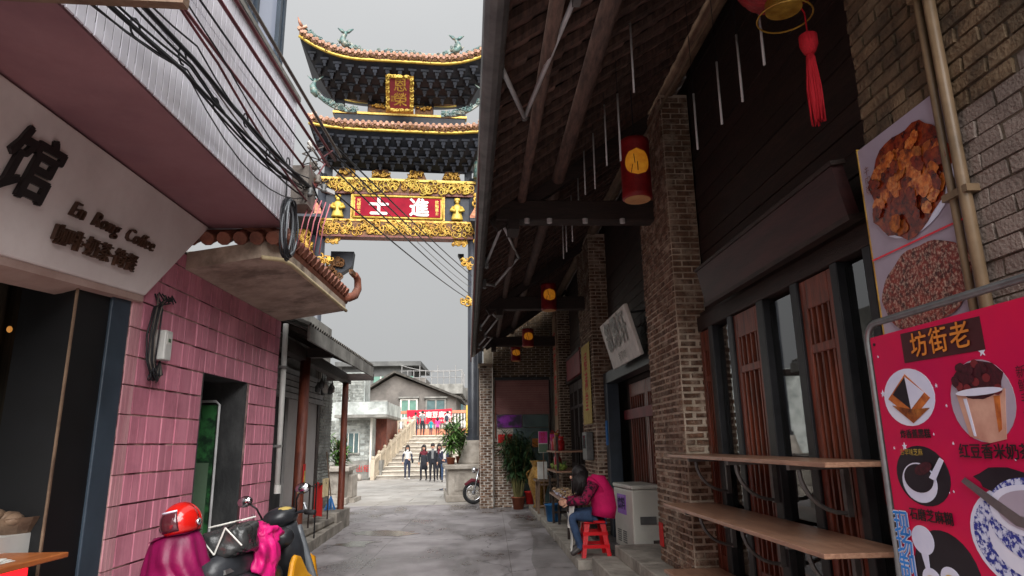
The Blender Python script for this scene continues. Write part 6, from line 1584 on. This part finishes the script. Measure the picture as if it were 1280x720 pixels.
# by the stairs
def coat(m_, z0_, z1_, r0, r1, arm=False):
    def f(t, J): MB().lathe([(r1,z0_),(r0+.01,(z0_+z1_)/2),(r0,z1_),(r0*.8,z1_+.06)], 16, (0,0,0), (1,.72)).build('coat', m_, t, smooth=True)
    return f
def scarf_bag(t, J):
    MB().sph((.26,.02,.95), (.06,.14,.12), 10, 7).build('shoulder_bag', 'cloth_black', t, smooth=True)
    MB().tube([(.26,.02,1.06),(.18,0,1.42),(.0,-.1,1.44)], .012, 5).build('strap', 'cloth_black', t)
figure('person', 'person in white top and dark trousers with a shoulder bag, walking alone by the stairs', (-4.0,32.4,0), 5, ('cloth_white','cloth_navy','cloth_navy','cloth_navy','cloth_white'), dict(lkn=(-.1,-.12,.5,.062), lan=(-.1,-.02,.1,.042), lto=(-.1,-.18,.05,.034), rha=(.1,-.2,1.02,.035), rwr=(.16,-.15,1.0,.032)), .92, 'people walking from the stairs', ('long',), scarf_bag)
figure('person', 'person with long hair and dark knee-length coat over a maroon top', (-3.1,31.2,0), -14, ('cloth_maroon','cloth_black','cloth_black','cloth_black','shoe'), dict(lkn=(-.1,-.14,.5,.062), lan=(-.1,-.1,.1,.042), lto=(-.1,-.26,.06,.034), rkn=(.1,.02,.49,.062), ran=(.1,.16,.13,.042), rto=(.1,.03,.04,.034)), .92, 'people walking from the stairs', ('long',), coat('cloth_black', .55, 1.2, .16, .21))
figure('person', 'person in open black jacket over a grey shirt and black trousers', (-2.62,30.3,0), 0, ('cloth_grey','cloth_black','cloth_black','cloth_black','shoe'), dict(rkn=(.1,-.12,.5,.062), ran=(.1,-.0,.1,.042)), .95, 'people walking from the stairs', ('cap',), lambda t, J: [MB().grid(lambda u, v: (q*(.06+.12*u), -.125+.1*u*u, .85+.55*v), 4, 4).build('jacket_front', 'cloth_black', t, thick=.015) for q in (-1,1)])
figure('person', 'person half hidden between the two dark jackets, in a maroon scarf', (-2.42,31.4,0), 16, ('cloth_maroon','cloth_black','cloth_black','cloth_black','shoe'), dict(lkn=(-.1,-.14,.5,.062), lan=(-.1,-.1,.1,.042), lto=(-.1,-.26,.06,.034), rkn=(.1,.02,.49,.062), ran=(.1,.16,.13,.042), rto=(.1,.03,.04,.034)), .94, 'people walking from the stairs', ('long',), coat('cloth_black', .6, 1.2, .16, .2))
figure('person', 'person in dark jacket over striped top and blue jeans beside the plinth', (-2.05,29.7,0), 8, ('cloth_white','cloth_navy','cloth_navy','jeans','shoe'), dict(lha=(-.06,-.2,.98,.035), lwr=(-.13,-.16,1.0,.032)), .95, 'people walking from the stairs', ('cap',), lambda t, J: [MB().grid(lambda u, v: (q*(.07+.11*u), -.125+.1*u*u, .85+.55*v), 4, 4).build('jacket_front', 'cloth_navy', t, thick=.015) for q in (-1,1)])
# at the top of the stairs
for k, (x, y, s_, pt, lb, hr) in enumerate(((-4.1,39.9,1.0,('cloth_grey','cloth_grey','cloth_black','cloth_black','shoe'),'person in a grey jacket before the banner at the top of the stairs',('cap',)),
    (-3.6,40.0,.68,('cloth_teal','cloth_teal','cloth_teal','cloth_navy','shoe'),'child in a teal coat at the top of the stairs',('cap',)),
    (-3.2,39.9,.74,('cloth_pink','cloth_pink','cloth_pink','cloth_maroon','shoe'),'child in a pink coat at the top of the stairs',('long',)),
    (-2.6,39.8,.98,('cloth_white','cloth_white','cloth_white','cloth_black','shoe'),'person in white with a dark backpack at the top of the stairs',('cap',)),
    (-4.55,40.2,.95,('cloth_grey','cloth_navy','cloth_navy','cloth_navy','shoe'),'person in navy standing behind the grey jacket on the terrace',('cap',)))):
    figure('person', lb, (x*1.02,y+1.0,2.135), 180 if k % 2 == 0 else 165, pt, None, s_*.86, 'people at the top of the stairs', hr, (lambda t, J: MB().sph((0,.19,1.22), (.15,.09,.22), 10, 7).build('backpack', 'cloth_navy', t, smooth=True)) if k == 3 else None)

# the seated woman on the red stool
def woman_extra(t, J):
    h = Vector(J['hd1'][:3]); hm = MB(); r_ = random.Random(8)
    for k in range(60):
        a = r_.uniform(0,6.28); p0 = h+Vector((.085*math.cos(a), .05+.07*math.sin(a), .05))
        hm.tube([p0, p0+Vector((.03*math.cos(a),-.03+.03*math.sin(a),-.12)), p0+Vector((.045*math.cos(a)+r_.uniform(-.02,.02),-.05+.02*math.sin(a),-.26-r_.uniform(0,.06)))], [.024,.02,.006], 5)
    hm.build('hair_strands', 'hair', t, smooth=True)
    sh_ = MB(); sh_.tube([(0,.12,.5),(0,.14,.62),(0,.12,.8),(0,.05,.94),(0,-.04,1.0)], [.165,.175,.17,.15,.07], 16); sh_.build('jacket', 'jacket_magenta', t, smooth=True)
    pl_ = MB()
    for q in (-1,1): pl_.tube([J['lsh' if q < 0 else 'rsh'][:3], J['lel' if q < 0 else 'rel'][:3], J['lwr' if q < 0 else 'rwr'][:3]], [.085,.07,.05], 10)
    pl_.build('sleeves', 'plaid', t, smooth=True)
    MB().grid(lambda u, v: (-.13+.26*u, -.3-.05*v+.02*math.sin(u*8), .62-.0*v+(.1*(1-v))-.25*v), 6, 4).build('apron', 'cloth_white', t, thick=.01)
    MB().grid(lambda u, v: (-.16+.1*u, -.32+.02*math.sin(v*5), .05+.5*v), 4, 5).build('plastic_bag', 'paper_white', t, thick=.015)
figure('person', 'woman in a magenta jacket sitting bent forward on the red stool', (0,0,0), 0, ('jacket_magenta','plaid','jeans','jeans','shoe'),
   dict(pel=(0,.1,.55,.15), wai=(0,.13,.68,.14), che=(0,.02,.9,.15), nck=(0,-.09,1.0,.055), hd0=(0,-.15,1.02,.075), hd1=(0,-.2,1.05,.092), hd2=(0,-.24,1.11,.06),
     lsh=(-.17,-.02,.94,.07), lel=(-.22,-.16,.73,.048), lwr=(-.1,-.36,.7,.034), lha=(-.06,-.42,.69,.035), rsh=(.17,-.02,.94,.07), rel=(.22,-.16,.73,.048), rwr=(.1,-.36,.7,.034), rha=(.06,-.42,.69,.035),
     lhi=(-.1,.08,.53,.1), lkn=(-.13,-.32,.54,.068), lan=(-.12,-.2,.13,.045), lto=(-.12,-.33,.045,.036), rhi=(.1,.08,.53,.1), rkn=(.13,-.34,.52,.068), ran=(.14,-.22,.13,.045), rto=(.15,-.36,.045,.036)),
   1.0, None, ('cover',), woman_extra)
wm = [o for o in bpy.data.objects if o.get('label', '').startswith('woman in a magenta')][0]
wm.location = rotz((1.57,9.3,.118), FR); wm.rotation_euler = (0,0,rad(-88))
# ------------------------------------------------------------------ vehicles
def wheel(parent, c, ax, r, w_, rim='grey_metal'):
    ax = Vector(ax).normalized(); u = ax.orthogonal().normalized(); v = ax.cross(u); c = Vector(c)
    ty = MB().tube([c+(u*math.cos(a)+v*math.sin(a))*(r-w_/2) for a in [k*2*math.pi/28 for k in range(28)]], w_/2, 8, closed=True).build('tyre', 'rubber', parent, smooth=True)
    b = MB(); b.tube([c+(u*math.cos(a)+v*math.sin(a))*(r-w_*1.05) for a in [k*2*math.pi/28 for k in range(28)]], .016, 6, closed=True)
    for k in range(10): a = k*2*math.pi/10; b.cyl(c, c+(u*math.cos(a)+v*math.sin(a))*(r-w_), .006, n=5)
    b.cyl(c-ax*.06, c+ax*.06, .05, n=12); b.build('rim', rim, parent, smooth=True)
# scooter, local x = right, y = forward
s = thing('scooter', 'yellow and black scooter leaning on its stand by the pink wall', 'scooter', (0,0,0), 0)
ORG[s.name] = Vector((0,0,0)); s.location = (-1.69, 5.62, 0); s.rotation_euler = (0, rad(-12), rad(-4))
wheel(s, (0,-.62,.24), (1,0,0), .24, .11); wheel(s, (0,.66,.24), (1,0,0), .24, .1)
b = MB(); b.grid(lambda u, v: (.16*math.sin(2*math.pi*u)*(1-.35*abs(2*v-1)**3), -.85+1.0*v, .6+.16*math.cos(2*math.pi*u)*(1-.4*abs(2*v-1)**3)), 18, 10); b.build('rear_body', 'scooter_black', s, smooth=True)
b = MB(); b.tube([(0,-.85,.78),(0,-.5,.8),(0,-.1,.77),(0,.1,.74)], [.08,.135,.14,.08], 12); o = b.build('seat', 'scooter_black', s, smooth=True)
b = MB(); b.box((0,.28,.3), (.3,.5,.08)); b.build('footboard', 'scooter_black', s, bevel=.02)
for q in (-1, 1):
    b = MB(); b.prism([(q*.15,.02,.44),(q*.15,.28,.3),(q*.15,.56,.33),(q*.15,.6,.46),(q*.15,.46,.54),(q*.15,.36,.68),(q*.15,.25,.71),(q*.15,.17,.66),(q*.15,.08,.56)], (q*.05,0,0)); b.build('side_panel', 'scooter_yellow', s, bevel=.035)
b = MB(); b.grid(lambda u, v: ((u-.5)*(.42-.12*v), .56+.14*(1-v)*0+.1*math.cos((u-.5)*2.4)-.1*v+.05, .26+.66*v), 10, 8); b.build('leg_shield', 'scooter_grey', s, smooth=True, thick=.04)
b = MB(); b.tube([(0,.55,.5),(0,.56,.75),(0,.52,.95)], [.14,.15,.13], 12); b.build('front_cowl', 'scooter_black', s, smooth=True)
b = MB(); b.tube([(.14,.68,.4),(.12,.76,.6),(.0,.8,.72),(-.12,.76,.6),(-.14,.68,.4)], .05, 7); b.build('front_fender', 'scooter_yellow', s, smooth=True)
b = MB(); b.sph((0,.52,1.02), (.15,.16,.09), 14, 9); b.build('headset', 'scooter_black', s, smooth=True)
b = MB(); b.sph((.02,.5,1.07), (.1,.09,.035), 12, 7); b.build('dashboard', 'paper_yellow', s, smooth=True)
b = MB(); b.sph((0,.68,1.0), (.09,.06,.07), 12, 8); b.build('headlight', 'clear_glass', s, smooth=True)
MB().tube([(-.35,.38,1.0),(-.2,.5,1.03),(0,.52,1.03),(.2,.5,1.03),(.35,.38,1.0)], .014, 8).build('handlebar', 'scooter_black', s, smooth=True)
for q in (-1, 1):
    MB().cyl((q*.35,.38,1.0), (q*.25,.455,1.017), .022, n=10).build('grip', 'rubber', s, smooth=True)
    MB().tube([(q*.24,.5,1.04),(q*.23,.5,1.1)], .012, 6).build('lever', 'chrome', s)
    mi = MB().tube([(q*.15,.5,1.03),(q*.18,.47,1.14),(q*.23,.44,1.2)], .008, 6).build('mirror_stem', 'black', s, smooth=True)
    MB().sph((q*.26,.43,1.22), (.065,.022,.045), 14, 8).build('mirror', 'chrome', s, smooth=True)
    MB().sph((q*.26,.445,1.22), (.068,.022,.048), 14, 8).build('mirror_back', 'black', s, smooth=True)
MB().tube([(0,.3,.95),(.08,.35,.8),(-.05,.34,.7),(.07,.32,.85),(0,.3,.95)], .01, 6).build('cables', 'cable', s, smooth=True)
MB().sph((.06,.28,.86), (.13,.1,.09), 12, 8).build('front_bag', 'scooter_black', s, smooth=True)
MB().tube([(.16,-.45,.3),(.18,-.75,.32),(.19,-.95,.38)], [.03,.05,.045], 10).build('exhaust', 'grey_metal', s, smooth=True)
MB().cyl((-.12,.05,.26), (-.22,-.02,.0), .014, n=6).build('side_stand', 'steel', s)
MB().bb(-.09,.09,-.97,-.95,.45,.6).build('number_plate', 'paper_white', s)
MB().sph((0,-.9,.66), (.1,.05,.05), 10, 6).build('tail_light', 'helmet_red', s, smooth=True)
MB().bb(-.1,.1,-.8,-.62,.76,.79).build('rear_rack', 'grey_metal', s)
# bag, capes and helmet riding on the seat
SL = Matrix.Translation((-1.69,5.62,0)) @ Matrix.Rotation(rad(-4),4,'Z') @ Matrix.Rotation(rad(-12),4,'Y')
def ride(name, label, cat):
    t = thing(name, label, cat, (0,0,0), 0); ORG[t.name] = Vector((0,0,0)); t.location = (-1.69,5.62,0); t.rotation_euler = (0, rad(-12), rad(-4)); return t
from mathutils import noise as mn
bg_ = ride('seat_bag', 'black patterned bag with white lines tied on the scooter seat', 'bag')
def sack(u, v):
    a = 6.283*u; t = math.pi*(.02+.96*v); d = Vector((math.sin(t)*math.cos(a), math.sin(t)*math.sin(a), math.cos(t)))
    sq = Vector([math.copysign(abs(k)**.45, k) for k in d]); q = Vector((.06+sq.x*.15, -.56+sq.y*.16, .96+sq.z*.1))
    return q+d*(.03*mn.noise(q*9)+.02*abs(mn.noise(q*22)))
MB().grid(sack, 56, 30).build('bag', 'bag_black', bg_, smooth=True)
b = MB()
for a, c_ in (((-.09,-.73,1.05),(.0,-.73,.9)),((0,-.73,.9),(.1,-.73,1.06)),((.1,-.73,1.06),(.2,-.73,.92)),((.02,-.5,1.085),(.2,-.68,1.085)),((.02,-.68,1.085),(.2,-.45,1.085)),((-.08,-.6,1.085),(.2,-.6,1.085))): b.cyl(a, c_, .006, n=5)
b.build('white_lines', 'paper_white', bg_)
def crumple(p, amp, f): 
    q = Vector(p); return q+Vector((mn.noise(q*f), mn.noise(q*f+Vector((7,3,1))), mn.noise(q*f+Vector((1,9,4)))))*amp
cpb = ride('rain_cape', 'dark magenta rain cape hanging over the scooter tail', 'rain cape')
def cape(u, v):
    a = 2.2+u*4.3; fold = math.sin(u*26+1.5*v)+.7*math.sin(u*47-2*v)
    r0 = .12+.15*v**.8+.018*fold*v**.7; x = -.2+r0*1.15*math.cos(a)-.05*v; y = -.82+r0*.9*math.sin(a)
    return crumple((x, y, 1.1-.62*v**1.1-.06*math.sin(u*6)*v), .13*v, 4.2)
MB().grid(cape, 72, 26).build('cloth', 'cape', cpb, smooth=True, thick=.006)
b = MB(); b.grid(lambda u, v: crumple((-.2+.17*v*math.cos(6.283*u), -.82+.16*v*math.sin(6.283*u), 1.1+.02*math.cos(v*3)), .035, 7), 36, 6); b.build('top_fold', 'cape', cpb, smooth=True)
cl = ride('raincoat', 'bright magenta raincoat bunched on the front of the scooter seat', 'raincoat')
def bun(c_, r_, seed, amp=.09):
    b = MB(); of = Vector((seed*3.1, seed*1.7, 0))
    def f(u, v):
        a = 6.283*u; t = math.pi*(.02+.96*v); d = Vector((math.sin(t)*math.cos(a), math.sin(t)*math.sin(a), math.cos(t)))
        k = 1+.4*mn.noise(d*1.8+of)+.26*abs(mn.noise(Vector((d.x*5,d.y*5,d.z*1.5))+of)); return Vector(c_)+Vector((d.x*r_[0], d.y*r_[1], d.z*r_[2]))*k
    return b.grid(f, 56, 30)
bun((.02,-.2,.93), (.2,.2,.1), 1).build('cloth', 'cape_bright', cl, smooth=True)
bun((.14,-.26,.8), (.1,.17,.17), 2).build('hanging_fold', 'cape_bright', cl, smooth=True)
bun((-.14,-.24,.82), (.09,.15,.16), 5).build('hanging_fold', 'cape_bright', cl, smooth=True)
hl = ride('helmet', 'glossy red motorcycle helmet with tinted visor resting on the rain cape', 'helmet')
c = Vector((-.14,-.84,1.165))
b = MB()
def shell(u, v):
    a = 2*math.pi*u; t = math.pi*(.02+.66*v); return c+Vector((.12*math.sin(t)*math.cos(a), .138*math.sin(t)*math.sin(a), .128*math.cos(t)))
b.grid(shell, 28, 12); b.build('shell', 'helmet_red', hl, smooth=True, thick=.012)
b = MB(); b.grid(lambda u, v: c+Vector((.129*math.sin(math.pi*(.3+.32*v))*math.cos(-3.3+2.1*u), .147*math.sin(math.pi*(.3+.32*v))*math.sin(-3.3+2.1*u), .136*math.cos(math.pi*(.3+.32*v)))), 16, 6); b.build('visor', 'visor', hl, smooth=True, thick=.004)
MB().tube([c+Vector((.13*math.sin(math.pi*.3)*math.cos(a), .148*math.sin(math.pi*.3)*math.sin(a), .136*math.cos(math.pi*.3))) for a in [-3.3+2.1*k/14 for k in range(15)]], .007, 6).build('visor_rim', 'porcelain', hl, smooth=True)
b = MB()
for q in (-1, 1): b.cyl(c+Vector((q*.115,-.02,-.02)), c+Vector((q*.136,-.02,-.02)), .023, n=12)
b.build('pivot', 'chrome', hl, smooth=True)
MB().tube([c+Vector((-.1,.02,-.08)), c+Vector((-.03,.0,-.2)), c+Vector((.08,.02,-.09))], .009, 5).build('strap', 'black', hl)
MB().lathe([(.1,-.07),(.085,-.08),(.085,.0)], 18, c).build('lining', 'black', hl)

# motorcycle behind the brick pier
m = thing('motorcycle', 'old motorcycle with chrome exhaust parked by the stone plinth', 'motorcycle', (0,0,0), 0)
ORG[m.name] = Vector((0,0,0)); m.location = (.12,18.95,0); m.rotation_euler = (0, rad(5), rad(97))
wheel(m, (0,.62,.3), (1,0,0), .3, .09, 'chrome'); wheel(m, (0,-.6,.3), (1,0,0), .3, .1, 'chrome')
MB().tube([(0,.2,.78),(0,-.05,.8),(0,-.4,.78),(0,-.72,.8)], [.1,.12,.13,.08], 10).build('seat', 'scooter_black', m, smooth=True)
MB().tube([(0,.5,.85),(0,.32,.86),(0,.12,.8)], [.07,.14,.1], 12).build('tank', 'cloth_maroon', m, smooth=True)
MB().tube([(0,.5,.9),(0,.35,.45),(0,-.1,.35),(0,-.6,.32)], .025, 7).build('frame', 'black', m, smooth=True)
MB().sph((0,.1,.42), (.12,.2,.16), 12, 8).build('engine', 'grey_metal', m, smooth=True)
for q in (-1, 1): MB().cyl((q*.07,.62,.3), (q*.07,.46,.95), .022, n=8).build('fork', 'chrome', m, smooth=True); MB().cyl((q*.1,-.6,.3), (q*.1,-.45,.72), .025, n=8).build('shock', 'chrome', m)
MB().tube([(-.34,.32,1.0),(-.18,.42,1.02),(.18,.42,1.02),(.34,.32,1.0)], .013, 7).build('handlebar', 'chrome', m, smooth=True)
MB().tube([(.14,.2,.3),(.16,-.3,.28),(.17,-.85,.34)], [.03,.045,.04], 9).build('exhaust', 'chrome', m, smooth=True); MB().tube([(-.14,.2,.3),(-.16,-.3,.28),(-.17,-.85,.34)], [.03,.045,.04], 9).build('exhaust', 'chrome', m, smooth=True)
MB().tube([(0,-.35,.58),(0,-.6,.64),(0,-.86,.55),(0,-.95,.42)], [.06,.07,.06,.05], 8).build('rear_fender', 'cloth_maroon', m, smooth=True)
MB().tube([(0,.85,.5),(0,.66,.63),(0,.42,.58)], [.05,.06,.05], 8).build('front_fender', 'cloth_maroon', m, smooth=True)
MB().sph((0,.6,.9), (.09,.07,.09), 12, 8).build('headlight', 'chrome', m, smooth=True); MB().sph((0,-.92,.66), (.06,.04,.04), 8, 6).build('tail_light', 'helmet_red', m)
MB().cyl((-.1,.0,.3), (-.22,-.05,.0), .015, n=6).build('side_stand', 'steel', m)
for q in (-1, 1): MB().cyl((q*.28,.36,1.0), (q*.32,.34,1.16), .007, n=5).build('mirror_stem', 'black', m); MB().sph((q*.33,.33,1.19), (.06,.02,.045), 10, 6).build('mirror', 'chrome', m, smooth=True)
